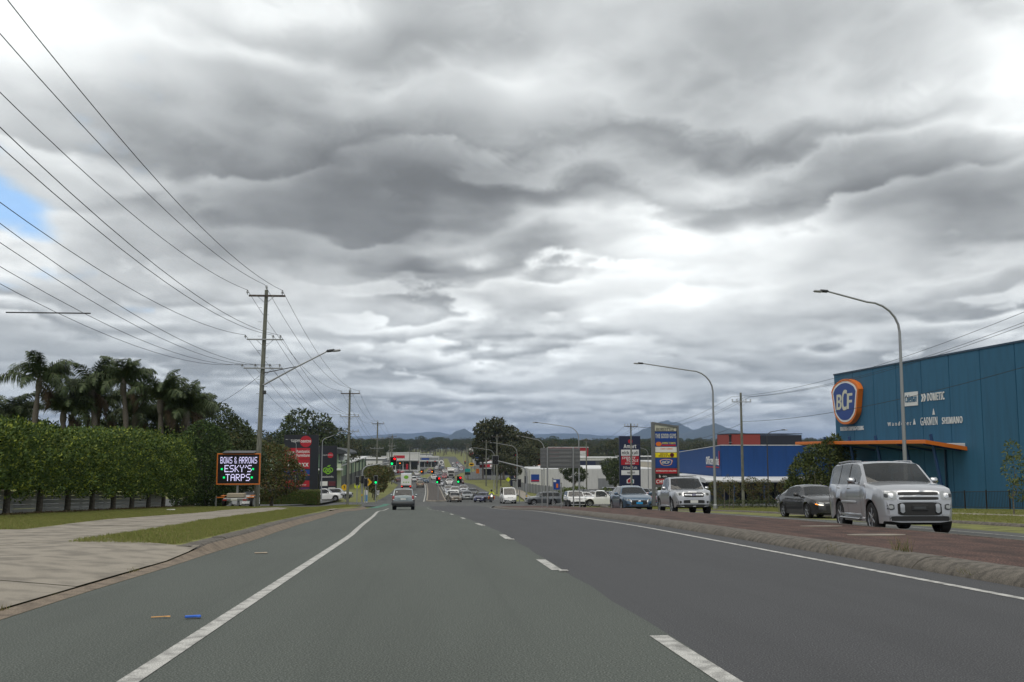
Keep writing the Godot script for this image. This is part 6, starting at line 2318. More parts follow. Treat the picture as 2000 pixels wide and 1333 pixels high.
	panel(bb, "poster_figure", Vector3(.1, 2.4, .066), .3, .6, M.sign_orange, .006)
	panel(bb, "poster_band", Vector3(-.25, 3.1, .066), .4, .3, M.sign_white, .006)
	make_message_board()
	make_pylons()
	# litter on the road and verge
	for q in [[-2.12, 9.55, "blue plastic wrapper lying beside the white edge line", Vector3(.14, .018, .045), "paint_blue_litter", Color(.02, .12, .55)], [-2.42, 9.6, "orange strip of litter lying on the kerb lane", Vector3(.17, .008, .02), "litter_orange", Color(.62, .32, .10)], [-11.2, 45.5, "crumpled white litter on the grass before the hedge", Vector3(.34, .05, .12), "litter_white", Color(.7, .7, .68)], [-2.95, 18.5, "pale scrap of litter on the kerb lane", Vector3(.22, .01, .09), "litter_tan", Color(.35, .28, .2)]]:
		var mb := MB.new()
		mb.box(Vector3(0, .012 + q[3].y * .5, 0), q[3], Basis(Vector3.UP, .3), .004)
		mb.box(Vector3(q[3].x * .35, .014 + q[3].y * .4, q[3].z * .4), q[3] * Vector3(.4, .7, .6), Basis(Vector3.UP, -.5), .003)
		var lo := put("litter", mb, mat(q[4], lin(q[5].r, q[5].g, q[5].b), .6), self)
		lo.position = on(q[0], q[1])
		tag(lo, q[2], "litter")
	for q in [[1.93, 14.1], [1.9, 22.4], [1.87, 30.6]]:
		var mb := MB.new()
		mb.box(Vector3(0, .014, 0), Vector3(.13, .022, .10), Basis.IDENTITY, .008)
		var ro := put("road_stud", mb, M.road_paint, self)
		ro.position = on(q[0] + bend(q[1]), q[1])
		tag(ro, "small white raised stud beside a lane dash", "road stud", "road studs along the lane dashes")
	for q in [[9.3, 20.2, .62, .30], [9.9, 24.6, .55, .22]]:
		var mb := MB.new()
		mb.prism(round_outline(q[2], 20, 1.0), 0.0, .012, Transform3D(Basis(Vector3.RIGHT, -PI / 2), Vector3.ZERO))
		var co := put("pit_cover", mb, M.concrete, self)
		co.position = Vector3(q[0], road_y(q[1]) + .158, -q[1])
		co.rotation.x = atan(-.037)
		co.scale = Vector3(1, 1, q[3] / q[2])
		tag(co, "pale flat cover set in the red-brown median paving", "pit cover", "covers in the median")

func walker(o: Node3D, at: Vector3, s: float) -> void:
	flat_shape(o, "walker_symbol", PackedVector2Array([Vector2(-.10, -.42), Vector2(.02, -.1), Vector2(.16, -.42), Vector2(.26, -.40), Vector2(.12, -.02), Vector2(.10, .16), Vector2(.24, .02), Vector2(.26, .10), Vector2(.08, .28), Vector2(-.08, .26), Vector2(-.22, .05), Vector2(-.16, .02), Vector2(-.06, .14), Vector2(-.06, -.06), Vector2(-.2, -.40)]), 0, M.ink_black, .003, at).scale = Vector3(s, s, 1)
	flat_shape(o, "walker_head", round_outline(.09, 10), 0, M.ink_black, .003, at + Vector3(0, .38 * s, 0)).scale = Vector3(s, s, 1)

# ---------------------------------------------------------------- buildings
func wall_material(called: String, c: Color, sd: int, rough := .75) -> StandardMaterial3D:
	var m := mat(called, Color.WHITE, rough)
	m.albedo_texture = noise_tex(sd, .012, [[0.0, c * Color(.94, .94, .94)], [.5, c], [1.0, c * Color(1.03, 1.03, 1.03)]], 256, 6)
	world_uv(m, .23)
	m.uv1_scale = Vector3(.5, .07, .5)
	return m

func part_box(o: Node3D, called: String, c: Vector3, s: Vector3, m: Material, bevel := 0.0, basis := Basis.IDENTITY) -> MeshInstance3D:
	var mb := MB.new()
	mb.box(c, s, basis, bevel)
	return put(called, mb, m, o)

const ROADSIDE := Basis(Vector3(0, 0, 1), Vector3(0, 1, 0), Vector3(-1, 0, 0))

func make_teal_shop() -> void:
	var o := thing("outdoor_shop", "teal concrete-panel shop with orange-edged awning and shield logo", "shop building", Vector3(35, 0, -58))
	wall_material("teal_wall", lin(.026, .125, .225), 91)
	wall_material("teal_wall_b", lin(.024, .117, .212), 92)
	mat("teal_cap", lin(.012, .045, .09), .5)
	var d := 83.1
	var k := 0
	while d > 30.0:
		var y0 := gy(35, d) - .6
		var w := 3.80
		part_box(o, "wall_panel", Vector3(.1, (7.45 + y0) * .5, 58 - d + w * .5), Vector3(.2, 7.45 - y0, w - .07), M.teal_wall if k % 3 else M.teal_wall_b, .025)
		part_box(o, "parapet_cap", Vector3(.1, 7.50, 58 - d + w * .5), Vector3(.30, .12, w - .004), M.teal_cap)
		d -= w
		k += 1
	part_box(o, "end_wall", Vector3(18.0, 2.0, 58 - 83.05), Vector3(35.6, 10.9, .2), M.teal_wall)
	part_box(o, "roof", Vector3(18.0, 6.9, 1.0), Vector3(35.4, .3, 50.0), M.sign_grey)
	part_box(o, "rear_body", Vector3(18.0, 1.4, .9), Vector3(35.2, 9.0, 49.8), M.sign_grey)
	# awning with orange fascia, sloping back to the wall
	var y := 1.62
	var aw := MB.new()
	aw.prism(PackedVector2Array([Vector2(-2.7, y - .10), Vector2(0, y - .52), Vector2(0, y - .40), Vector2(-2.7, y + .05)]), -27.2, -4.35)
	put("awning_sheet", aw, M.sign_grey, o)
	part_box(o, "awning_fascia", Vector3(-2.75, y, -15.8), Vector3(.10, .25, 22.9), M.sign_orange, .02)
	var fe := MB.new()
	fe.prism(PackedVector2Array([Vector2(-2.8, y - .125), Vector2(0, y - .57), Vector2(0, y - .32), Vector2(-2.8, y + .125)]), -4.34, -4.24)
	put("awning_fascia", fe, M.sign_orange, o)
	part_box(o, "awning_upstand", Vector3(-.6, y - .22, -4.6), Vector3(1.2, .26, .3), M.sign_white, .02)
	mat("strut_blue", lin(.02, .06, .16), .5)
	for z in [-22.4, -17.6, -13.0, -8.6, -4.9]:
		var st := MB.new()
		st.tube(PackedVector3Array([Vector3(-1.2, gy(34, 58 - z) - .2, z), Vector3(-2.1, y + .5, z)]), PackedFloat32Array([.11]), 8)
		put("awning_strut", st, M.strut_blue, o)
		part_box(o, "awning_beam", Vector3(-1.35, y - .36, z), Vector3(2.6, .16, .12), M.strut_blue, 0.0, Basis(Vector3.BACK, -.16))
	# shop entrance under the awning
	part_box(o, "entrance_glass", Vector3(-.02, -1.7, -20.5), Vector3(.06, 2.6, 4.6), M.car_glass)
	for z in [-22.8, -21.3, -19.8, -18.2]:
		part_box(o, "entrance_frame", Vector3(-.06, -1.7, z), Vector3(.08, 2.6, .08), M.steel)
	part_box(o, "entrance_poster", Vector3(-.07, -1.4, -20.5), Vector3(.02, 1.5, 1.0), M.sign_grey)
	part_box(o, "downpipe", Vector3(-.08, -.8, -6.9), Vector3(.12, 4.4, .12), M.teal_cap)
	# shield logo
	shield(o, Vector3(-.02, 5.05, -22.0), 5.4, 3.75, .42, ROADSIDE)
	text_on(o, "BOATING•CAMPING•FISHING", Vector3(-.03, 2.82, -21.75), .34, M.sign_white, ROADSIDE, "lettering", "Droid Sans", 700, 4.5, .03)
	var cb := MB.new()
	cb.prism(PackedVector2Array([Vector2(-1.02, -.50), Vector2(.94, -.50), Vector2(1.02, .50), Vector2(-.94, .50)]), 0, .04, Transform3D(ROADSIDE, Vector3(-.01, 4.75, -11.4)))
	put("logo_board", cb, M.sign_white, o)
	text_on(o, "Coleman", Vector3(-.06, 4.78, -11.4), .56, M.teal_wall, ROADSIDE, "lettering", "Droid Sans", 700, 1.7, .02, .15)
	text_on(o, "DOMETIC", Vector3(-.03, 4.76, -7.9), .55, M.sign_white, ROADSIDE, "lettering", "Droid Sans", 700, 2.35, .03)
	for q in [0.0, .34]:
		var ch := MB.new()
		ch.prism(PackedVector2Array([Vector2(-.22, -.28), Vector2(-.04, 0), Vector2(-.22, .28), Vector2(-.02, .28), Vector2(.18, 0), Vector2(-.02, -.28)]), 0, .03, Transform3D(ROADSIDE, Vector3(-.01, 4.76, -9.75 + q)))
		put("arrow_emblem", ch, M.sign_white, o)
	text_on(o, "W a n d e r e r", Vector3(-.03, 3.02, -13.4), .30, M.sign_white, ROADSIDE, "lettering", "Droid Sans", 400, 3.7, .03)
	for q in [[3.10, -11.1, .36, .42], [3.72, -8.3, .30, .42]]:
		var tr := MB.new()
		tr.prism(PackedVector2Array([Vector2(-q[2] * .5, -q[3] * .5), Vector2(q[2] * .5, -q[3] * .5), Vector2(0, q[3] * .5)]), 0, .03, Transform3D(ROADSIDE, Vector3(-.01, q[0], q[1])))
		put("triangle_emblem", tr, M.sign_white, o)
	text_on(o, "GARMIN", Vector3(-.03, 3.08, -9.0), .55, M.sign_white, ROADSIDE, "lettering", "Droid Sans", 400, 2.35, .03)
	text_on(o, "SHIMANO", Vector3(-.03, 3.06, -5.9), .46, M.sign_white, ROADSIDE, "lettering", "Droid Sans", 700, 2.6, .03)
	# tube fence at the foot of the wall
	var f := thing("tube_fence", "low black tube fence along the teal wall", "fence", on(33.2, 55.0))
	var fb := f.position
	d = 62.0
	while d > 38.0:
		var a := on(33.2, d) - fb
		var b := on(33.2, d - 2.4) - fb
		part_box(f, "post", a + Vector3(0, .55, 0), Vector3(.06, 1.2, .06), M.trim)
		for h in [.12, 1.05]:
			var r := MB.new()
			r.tube(PackedVector3Array([a + Vector3(0, h, 0), b + Vector3(0, h, 0)]), PackedFloat32Array([.02]), 5)
			put("rail", r, M.trim, f)
		for i in 15:
			part_box(f, "bar", a.lerp(b, (i + .5) / 15.0) + Vector3(0, .58, 0), Vector3(.016, .93, .016), M.trim)
		d -= 2.4

func make_blue_shop() -> void:
	var o := thing("stationery_shop", "bright blue shop with a white curved awning and white lettering", "shop building", Vector3(39, -6.5, -130))
	wall_material("blue_wall", lin(.003, .052, .205), 95, .6)
	mat("awning_white", lin(.62, .63, .64), .5)
	# facade facing the road junction
	for k in 7:
		part_box(o, "wall_panel", Vector3(k * 2.2 + 1.1, 5.7, -.1), Vector3(2.19, 4.7, .2), M.blue_wall, .006)
	part_box(o, "wall_cap", Vector3(7.7, 8.10, -.1), Vector3(15.5, .10, .32), M.awning_white)
	# side along the road, its top falling away
	for k in 8:
		var z0 := -.22 - k * 3.0
		var t0 := 8.05 - k * .135
		var mb := MB.new()
		var T := Transform3D(Basis(Vector3(0, 0, -1), Vector3.UP, Vector3(1, 0, 0)), Vector3(-.05, 0, z0))
		mb.prism(PackedVector2Array([Vector2(0, 3.35), Vector2(2.99, 3.35), Vector2(2.99, t0 - .135), Vector2(0, t0)]), 0, .2, T)
		put("wall_panel", mb, M.blue_wall, o)
		var cp := MB.new()
		cp.prism(PackedVector2Array([Vector2(0, t0 + .002), Vector2(3.0, t0 - .133), Vector2(3.0, t0 - .05), Vector2(0, t0 + .085)]), -.05, .25, T)
		put("wall_cap", cp, M.awning_white, o)
	part_box(o, "roof", Vector3(9.0, 6.4, -13.0), Vector3(17.0, .3, 24.0), M.sign_grey)
	part_box(o, "shop_front", Vector3(9.0, 1.6, -13.0), Vector3(16.0, 3.6, 22.0), M.sign_navy)
	part_box(o, "back_wall", Vector3(9.0, 4.6, -24.4), Vector3(17.6, 5.6, .2), M.blue_wall)
	# white curved awning round the corner
	var edge := PackedVector2Array([Vector2(0, 3.95), Vector2(2.4, 3.75), Vector2(2.75, 3.60), Vector2(2.8, 3.40), Vector2(2.6, 3.22), Vector2(0, 3.30)])
	var fa := MB.new()
	fa.prism(edge, -3.0, 14.6, Transform3D(Basis(Vector3(0, 0, 1), Vector3.UP, Vector3(1, 0, 0)), Vector3.ZERO))
	fa.smooth(40)
	put("awning", fa, M.awning_white, o)
	var sa := MB.new()
	sa.prism(edge, .4, 24.0, Transform3D(Basis(Vector3(-1, 0, 0), Vector3.UP, Vector3(0, 0, -1)), Vector3(-.3, -.02, 0)))
	sa.smooth(40)
	put("awning", sa, M.awning_white, o)
	for x in [1.0, 5.0, 9.0, 13.0]:
		part_box(o, "awning_post", Vector3(x, 1.4, 2.0), Vector3(.18, 3.8, .18), M.blue_wall)
		part_box(o, "shop_window", Vector3(x + 2.0, 1.5, -1.96), Vector3(3.2, 2.6, .06), M.car_glass)
	text_on(o, "Officeworks", Vector3(-.09, 6.0, -4.0), 1.15, M.sign_white, ROADSIDE, "lettering", "Droid Sans", 700, 6.2, .03)
	part_box(o, "red_underline", Vector3(-.10, 5.15, -4.0), Vector3(.04, .16, 6.2), M.sign_red)
	part_box(o, "red_bar", Vector3(-.10, 6.4, -.75), Vector3(.04, 1.9, .30), M.sign_red)
	# wing towards the teal shop
	part_box(o, "side_wing", Vector3(19.6, 4.0, 1.2), Vector3(8.0, 8.6, 10.0), M.blue_wall)
	var b := thing("roof_block", "red and charcoal roof block rising behind the blue shop", "building", on(60, 172))
	part_box(b, "red_cladding", Vector3(-5.3, 5.2, 0), Vector3(5.2, 11.4, 8.0), mat("brick_red", lin(.30, .055, .045), .8))
	part_box(b, "charcoal_cladding", Vector3(1.0, 5.15, .0), Vector3(7.3, 11.3, 8.0), mat("charcoal_clad", lin(.022, .026, .038), .7))
	part_box(b, "roof_edge", Vector3(-1.6, 11.0, 0), Vector3(12.7, .12, 8.1), M.charcoal_clad)
	for q in [[58.0, 168.0], [44.2, 160.0]]:
		var vp := thing("roof_vent", "dark vent pipe standing on the blue shop roof", "vent pipe", Vector3(q[0] - 6.0, 1.0, -q[1]), 0.0, "vent pipes on the blue shop roof")
		var mb := MB.new()
		mb.lathe(PackedVector2Array([Vector2(.2, -2.0), Vector2(.2, 2.2), Vector2(.28, 2.25), Vector2(.28, 2.5), Vector2(0, 2.55)]), 10)
		put("vent_body", mb, M.trim, vp)
		part_box(vp, "vent_collar", Vector3(0, 1.2, 0), Vector3(.5, .08, .5), M.steel)

# a plain retail box: walls, roof edge, sign band, windows
func shop(label: String, x: float, d: float, w: float, dep: float, h: float, wall: Material, band: Material, sign: Material, n := 3, turn := 0.0, group := "") -> Node3D:
	var o := thing("shop_building", label, "shop building", on(x, d), turn, group)
	part_box(o, "wall", Vector3(0, h * .5 - .5, -dep * .5), Vector3(w, h + 1.0, dep), wall)
	part_box(o, "roof_edge", Vector3(0, h + .08, -dep * .5), Vector3(w + .3, .18, dep + .3), M.awning_white)
	part_box(o, "sign_band", Vector3(0, h * .78, .06), Vector3(w * .94, h * .22, .12), band)
	part_box(o, "sign_panel", Vector3(-w * .12, h * .78, .14), Vector3(w * .34, h * .16, .06), sign)
	part_box(o, "awning", Vector3(0, h * .58, .8), Vector3(w * .96, .15, 1.7), M.awning_white)
	for k in n:
		var cx := (k + .5) / n * w * .9 - w * .45
		part_box(o, "window", Vector3(cx, h * .28, .03), Vector3(w * .8 / n, h * .46, .06), M.car_glass)
		part_box(o, "window_frame", Vector3(cx, h * .52, .05), Vector3(w * .84 / n, .12, .1), M.steel)
	return o

func make_supercentre() -> void:
	var o := thing("supercentre", "pale green supermarket building with striped cladding and dark curved roof", "shop building", Vector3(-20, -9.0, -232))
	mat("green_pale", lin(.20, .27, .185), .7)
	mat("green_mid", lin(.115, .19, .125), .7)
	mat("green_light", lin(.38, .44, .30), .7)
	mat("grey_base", lin(.095, .10, .10), .8)
	mat("roof_dark", lin(.035, .04, .045), .6)
	# long wall beside the road in upright panels over a grey base
	var z := 0.0
	var k := 0
	while z < 104.0:
		var t := 6.9 - .012 * z
		part_box(o, "cladding_panel", Vector3(.0, (t + 3.6) * .5, -z - 2.6), Vector3(.2, t - 3.6, 5.17), M[["green_mid", "green_light", "green_pale", "green_mid", "green_light"][k % 5]])
		if k % 3 == 1:
			part_box(o, "column", Vector3(.18, 3.4, -z), Vector3(.2, 7.6, .3), M.roof_dark)
		z += 5.2
		k += 1
	part_box(o, "grey_base", Vector3(-.05, 1.2, -52), Vector3(.2, 4.8, 104), M.grey_base)
	part_box(o, "wall", Vector3(-20, 2.6, -52.0), Vector3(39.5, 8.0, 103.6), M.green_pale)
	part_box(o, "roof_edge", Vector3(-.3, 6.75, -52), Vector3(1.6, .25, 105), M.awning_white, 0.0, Basis(Vector3.RIGHT, .012))
	part_box(o, "end_column", Vector3(.2, 2.6, .5), Vector3(.9, 8.2, .9), M.green_light)
	# end facing us with entrance canopy
	for i in 6:
		part_box(o, "cladding_panel", Vector3(-1.2 - i * 2.4, 7.6, .35), Vector3(2.36, 3.4, .2), M.green_mid if i % 2 else M.green_pale)
		part_box(o, "entry_window", Vector3(-1.2 - i * 2.4, 2.6, .36), Vector3(2.1, 3.4, .1), M.car_glass)
		part_box(o, "window_frame", Vector3(-2.4 - i * 2.4, 2.6, .42), Vector3(.16, 3.6, .2), M.green_light)
	part_box(o, "awning", Vector3(-7.0, 5.4, 2.2), Vector3(16.0, .35, 4.2), M.awning_white, .05)
	var rf := MB.new()
	var out := PackedVector2Array()
	for i in 13:
		var a := PI * i / 12.0
		out.append(Vector2(cos(a) * 11.0 - 9.0, 9.2 + sin(a) * 1.5))
	out.append(Vector2(-20.0, 8.9))
	out.append(Vector2(2.0, 8.9))
	rf.prism(out, -30, 1.6)
	rf.smooth(30)
	put("curved_roof", rf, M.roof_dark, o)
	part_box(o, "sign_panel", Vector3(-2.6, 7.7, .52), Vector3(2.4, 2.3, .1), M.sign_charcoal)
	flat_shape(o, "green_emblem", round_outline(.75, 18), 0, M.sign_green, .03, Vector3(-2.6, 7.7, .58))
	part_box(o, "sign_panel", Vector3(-11.5, 7.2, .52), Vector3(2.2, 1.6, .1), M.sign_charcoal)
	part_box(o, "sign_panel", Vector3(-11.0, 7.1, .60), Vector3(.7, .9, .06), M.sign_orange)
	for q in [-30.0, -48.0]:
		var v := MB.new()
		v.lathe(PackedVector2Array([Vector2(1.2, 7.0), Vector2(1.2, 8.0), Vector2(1.6, 8.2), Vector2(1.2, 8.9), Vector2(0, 9.1)]), 14, Transform3D(Basis.IDENTITY, Vector3(-2.5, 0, q)))
		put("roof_vent", v, M.awning_white, o)

func make_far_shops() -> void:
	wall_material("wall_white", lin(.58, .58, .56), 101)
	wall_material("wall_cream", lin(.44, .40, .32), 102)
	wall_material("wall_grey", lin(.22, .23, .235), 103)
	wall_material("wall_dark", lin(.07, .075, .08), 104)
	wall_material("wall_red", lin(.33, .02, .03), 105)
	# long white building behind the car park, panel by panel
	var o := thing("warehouse", "long low white warehouse behind the shop car park", "building", Vector3(24, -9.0, -232))
	for k in 13:
		part_box(o, "wall_panel", Vector3(2.0 + k * 4.0, 2.7 - k * .03, 0), Vector3(3.96, 5.4, .2), M.wall_white)
	for k in 10:
		part_box(o, "wall_panel", Vector3(-.1, 2.7, -2.4 - k * 4.4), Vector3(.2, 5.4, 4.36), M.wall_white)
	part_box(o, "roof", Vector3(26, 5.35, -22.5), Vector3(52, .2, 45), M.awning_white)
	part_box(o, "inner_body", Vector3(26.2, 2.4, -22.6), Vector3(51.4, 5.4, 44.4), M.wall_grey)
	part_box(o, "sign_panel", Vector3(1.2, 3.3, .14), Vector3(1.9, 1.7, .06), M.sign_blue)
	part_box(o, "sign_stripe", Vector3(1.2, 2.7, .18), Vector3(1.9, .3, .04), M.sign_red)
	part_box(o, "roller_door", Vector3(18.0, 1.6, .13), Vector3(4.0, 3.2, .08), M.wall_grey)
	shop("red and white furniture store with an orange stripe behind the big sign", 43.0, 332.0, 22.0, 30.0, 10.6, M.wall_red, M.wall_white, M.sign_red, 4)
	part_box(get_node("shop_building"), "orange_stripe", Vector3(0, 4.4, 1.7), Vector3(21.0, 1.0, .2), M.sign_orange)
	part_box(get_node("shop_building"), "white_panel", Vector3(-8.2, 8.4, .22), Vector3(3.4, 2.6, .1), M.sign_white)
	shop("grey-roofed white shed behind the navy pylon", 50.0, 300.0, 20.0, 24.0, 7.2, M.wall_white, M.wall_dark, M.sign_navy, 4)
	shop("cream wall panel building left of the stacked pylon sign", 62.0, 238.0, 14.0, 24.0, 6.2, M.wall_cream, M.wall_cream, M.sign_white, 3)
	shop("dark-fronted shed between the car park trees", 72.0, 300.0, 22.0, 20.0, 7.5, M.wall_dark, M.wall_grey, M.sign_white, 4)
	# our side further down
	shop("large white showroom on the far kerb side", -12.0, 520.0, 17.0, 26.0, 9.0, M.wall_white, M.wall_white, M.sign_red, 4)
	shop("small white showroom next to the large white one", 1.0, 640.0, 14.0, 20.0, 7.0, M.wall_white, M.wall_grey, M.sign_blue, 3)
	shop("grey shed set back behind the street trees", -26.0, 360.0, 22.0, 24.0, 6.5, M.wall_grey, M.wall_white, M.sign_orange, 4)
	shop("white flat-roofed shop past the green supermarket", -26.0, 430.0, 22.0, 22.0, 6.5, M.wall_white, M.wall_dark, M.sign_red, 4)
	shop("cream shop with dark band past the showrooms", -28.0, 560.0, 24.0, 22.0, 7.0, M.wall_cream, M.wall_dark, M.sign_white, 4)
	# shop side further down
	shop("row of small shops beside the queue of traffic", 30.0, 400.0, 16.0, 14.0, 5.0, M.wall_grey, M.sign_red, M.sign_white, 4)
	shop("cream takeaway shop with a yellow sign band", 33.0, 455.0, 14.0, 14.0, 5.0, M.wall_cream, M.sign_yellow, M.sign_red, 3)
	shop("white shop with a red sign tower on the rise", 38.0, 540.0, 14.0, 16.0, 6.0, M.wall_white, M.sign_red, M.sign_white, 3)
	shop("pale shop at the top of the rising road", 44.0, 700.0, 22.0, 18.0, 7.0, M.wall_white, M.sign_blue, M.sign_white, 4)
	shop("grey shop at the top of the rise opposite", -8.0, 820.0, 26.0, 18.0, 7.0, M.wall_grey, M.wall_white, M.sign_red, 4)
	# roadside signs past the crossing
	var s := post_sign("oval_sign", "yellow oval sign on a tall post beside the traffic queue", 14.8, 330.0, [0.0], 4.6, round_outline(.62, 22, 1.45), M.sign_yellow, 5.0)
	flat_shape(s, "sign_band", round_outline(.26, 18, 2.4), .062, M.ink_black, .004, Vector3(0, 5.0, 0))
	s = post_sign("teal_sign", "teal and black panel sign below the yellow oval", 13.2, 322.0, [-.5, .5], 4.0, rect(1.7, 1.0), M.sign_teal, 3.2)
	panel(s, "black_base", Vector3(0, 2.2, .05), 1.8, .8, M.ink_black, .04)
	post_sign("orange_sign", "orange-brown panel sign near the dark fence", 17.6, 345.0, [0.0], 3.0, rect(1.1, 1.6), M.sign_orange, 2.6)
	s = post_sign("red_sign", "dull red panel sign among the distant poles", 19.6, 352.0, [-.5, .5], 5.0, rect(2.0, 1.1), M.paint_maroon, 4.2)
	s = post_sign("tower_sign", "tall white and red tower sign on the far rise", 25.0, 560.0, [-.8, .8], 11.5, rect(2.2, 4.5), M.sign_white, 9.6)
	panel(s, "red_panel", Vector3(0, 8.8, .08), 2.0, 1.4, M.sign_red, .03)
	post_sign("banner_sign", "small red banner sign at the car yard", -9.0, 470.0, [0.0], 3.6, rect(1.0, 2.6), M.sign_red, 2.6)
	post_sign("plain_sign", "grey sign panel seen from behind on the verge", -5.8, 340.0, [-.6, .6], 3.0, rect(2.6, .9), M.sign_grey, 2.4)
	post_sign("plain_sign", "pale grey sign panel before the big gum", 17.5, 255.0, [-.5, .5], 2.8, rect(1.9, .9), M.galvanised, 2.2)
	# dark fence on the bank right of the crossing
	var f := thing("bank_fence", "dark grey panel fence stepping down the bank past the van", "fence", on(22.5, 185.0))
	var fb := f.position
	for k in 22:
		var a := on(20.5 + k * .18, 238.0 - k * 4.0) - fb
		var b := on(20.5 + (k + 1) * .18, 234.0 - k * 4.0) - fb
		var mb := MB.new()
		mb.quad(a, b, b + Vector3(0, 1.8, 0), a + Vector3(0, 1.8, 0), Vector3.LEFT)
		mb.quad(a + Vector3(.05, 0, 0), b + Vector3(.05, 0, 0), b + Vector3(.05, 1.8, 0), a + Vector3(.05, 1.8, 0), Vector3.RIGHT)
		mb.quad(a + Vector3(0, 1.8, 0), b + Vector3(0, 1.8, 0), b + Vector3(.05, 1.8, 0), a + Vector3(.05, 1.8, 0), Vector3.UP)
		put("fence_panel", mb, M.wall_grey, f)
		part_box(f, "post", a + Vector3(0, .95, 0), Vector3(.12, 1.95, .12), M.wall_dark)

# ---------------------------------------------------------------- distant and parked traffic
var car_cache := {}
func traffic(kind: String, colour: String, x: float, d: float, turn: float, label: String, group := "") -> void:
	var key := kind + colour
	var names := {"sedan": "sedan", "wagon": "wagon", "ute": "utility_truck"}
	if car_cache.has(key):
		var c: Node3D = copy(car_cache[key], on(x, d), turn, label)
		if group:
			c.set_meta("group", group)
		elif c.has_meta("group"):
			c.remove_meta("group")
		return
	var p: Material = M["paint_" + colour]
	var s: Dictionary
	if kind == "wagon":
		s = suv_spec(p, 4.6, 1.82, 1.70)
		s.clad = M.trim_grey
	elif kind == "ute":
		s = suv_spec(p, 5.1, 1.82, 1.75)
		s.erase("clad")
		s.deck = [[-2.55, .9], [-2.5, 1.0], [-.70, 1.02], [1.05, 1.14], [1.6, 1.12], [2.2, 1.02], [2.45, .9], [2.55, .7]]
		s.roof = [[-.70, 1.02], [-.58, 1.62], [-.4, 1.74], [.2, 1.75], [.45, 1.68], [1.05, 1.14]]
		s.cab = [-.70, -.58, .45, 1.05]
		s.belt = [[-.7, 1.05], [1.1, 1.10]]
		s.windows = [[-.5, .75]]
		s.rows = [[.0]]
	else:
		s = {L = 4.6, W = 1.79, H = 1.44, c = .18, wb = 2.7, fo = .9, wr = .32, mid = .62, tw = .21, spokes = 5, flare = .015, paint = p, roofw = .68, archgap = .05,
			plan = [[-2.3, .84], [-2.1, .95], [-1.6, 1.0], [1.3, 1.0], [1.9, .94], [2.2, .82], [2.3, .70]], belt = [[-1.9, .98], [1.1, .93]],
			deck = [[-2.3, .80], [-2.2, .98], [-1.75, 1.02], [1.0, .98], [1.6, .91], [2.1, .80], [2.3, .58]],
			roof = [[-1.75, 1.02], [-1.05, 1.36], [-.6, 1.43], [-.1, 1.44], [.2, 1.41], [.4, 1.34], [1.0, .98]],
			cab = [-1.75, -1.05, .4, 1.0], windows = [[-1.15, -.1], [0.0, .8]], rows = [[.0]]}
	var front: float = s.L * .5
	var top: float = .92 if kind != "sedan" else .66
	s.bits = [["grille", "trim", Vector3(0, top - .04, front - .03), Vector3(.9, .16, .08), .03], ["headlight", "lens_clear", Vector3(.62, top, front - .16), Vector3(.34, .15, .16), .05, .45, true],
		["air_intake", "trim", Vector3(0, top * .5, front - .01), Vector3(1.1, .16, .06), .03], ["number_plate", "plate_white", Vector3(0, top * .62, front + .025), Vector3(.37, .12, .02), .006],
		["tail_light", "lens_red", Vector3(.70, top + .02, -front + .03), Vector3(.24, .22, .10), .04, 0.0, true], ["rear_plate", "plate_white", Vector3(0, top - .12, -front - .01), Vector3(.37, .12, .02), .006],
		["bumper", "paint_" + colour, Vector3(0, top * .52, front - .08), Vector3(1.5, .22, .22), .08], ["rear_bumper", "trim_grey", Vector3(0, .48, -front + .02), Vector3(1.6, .24, .16), .06]]
	s.seams = false
	car_cache[key] = car(names[kind], s, label, "car" if kind != "ute" else "pickup", on(x, d), turn, group)

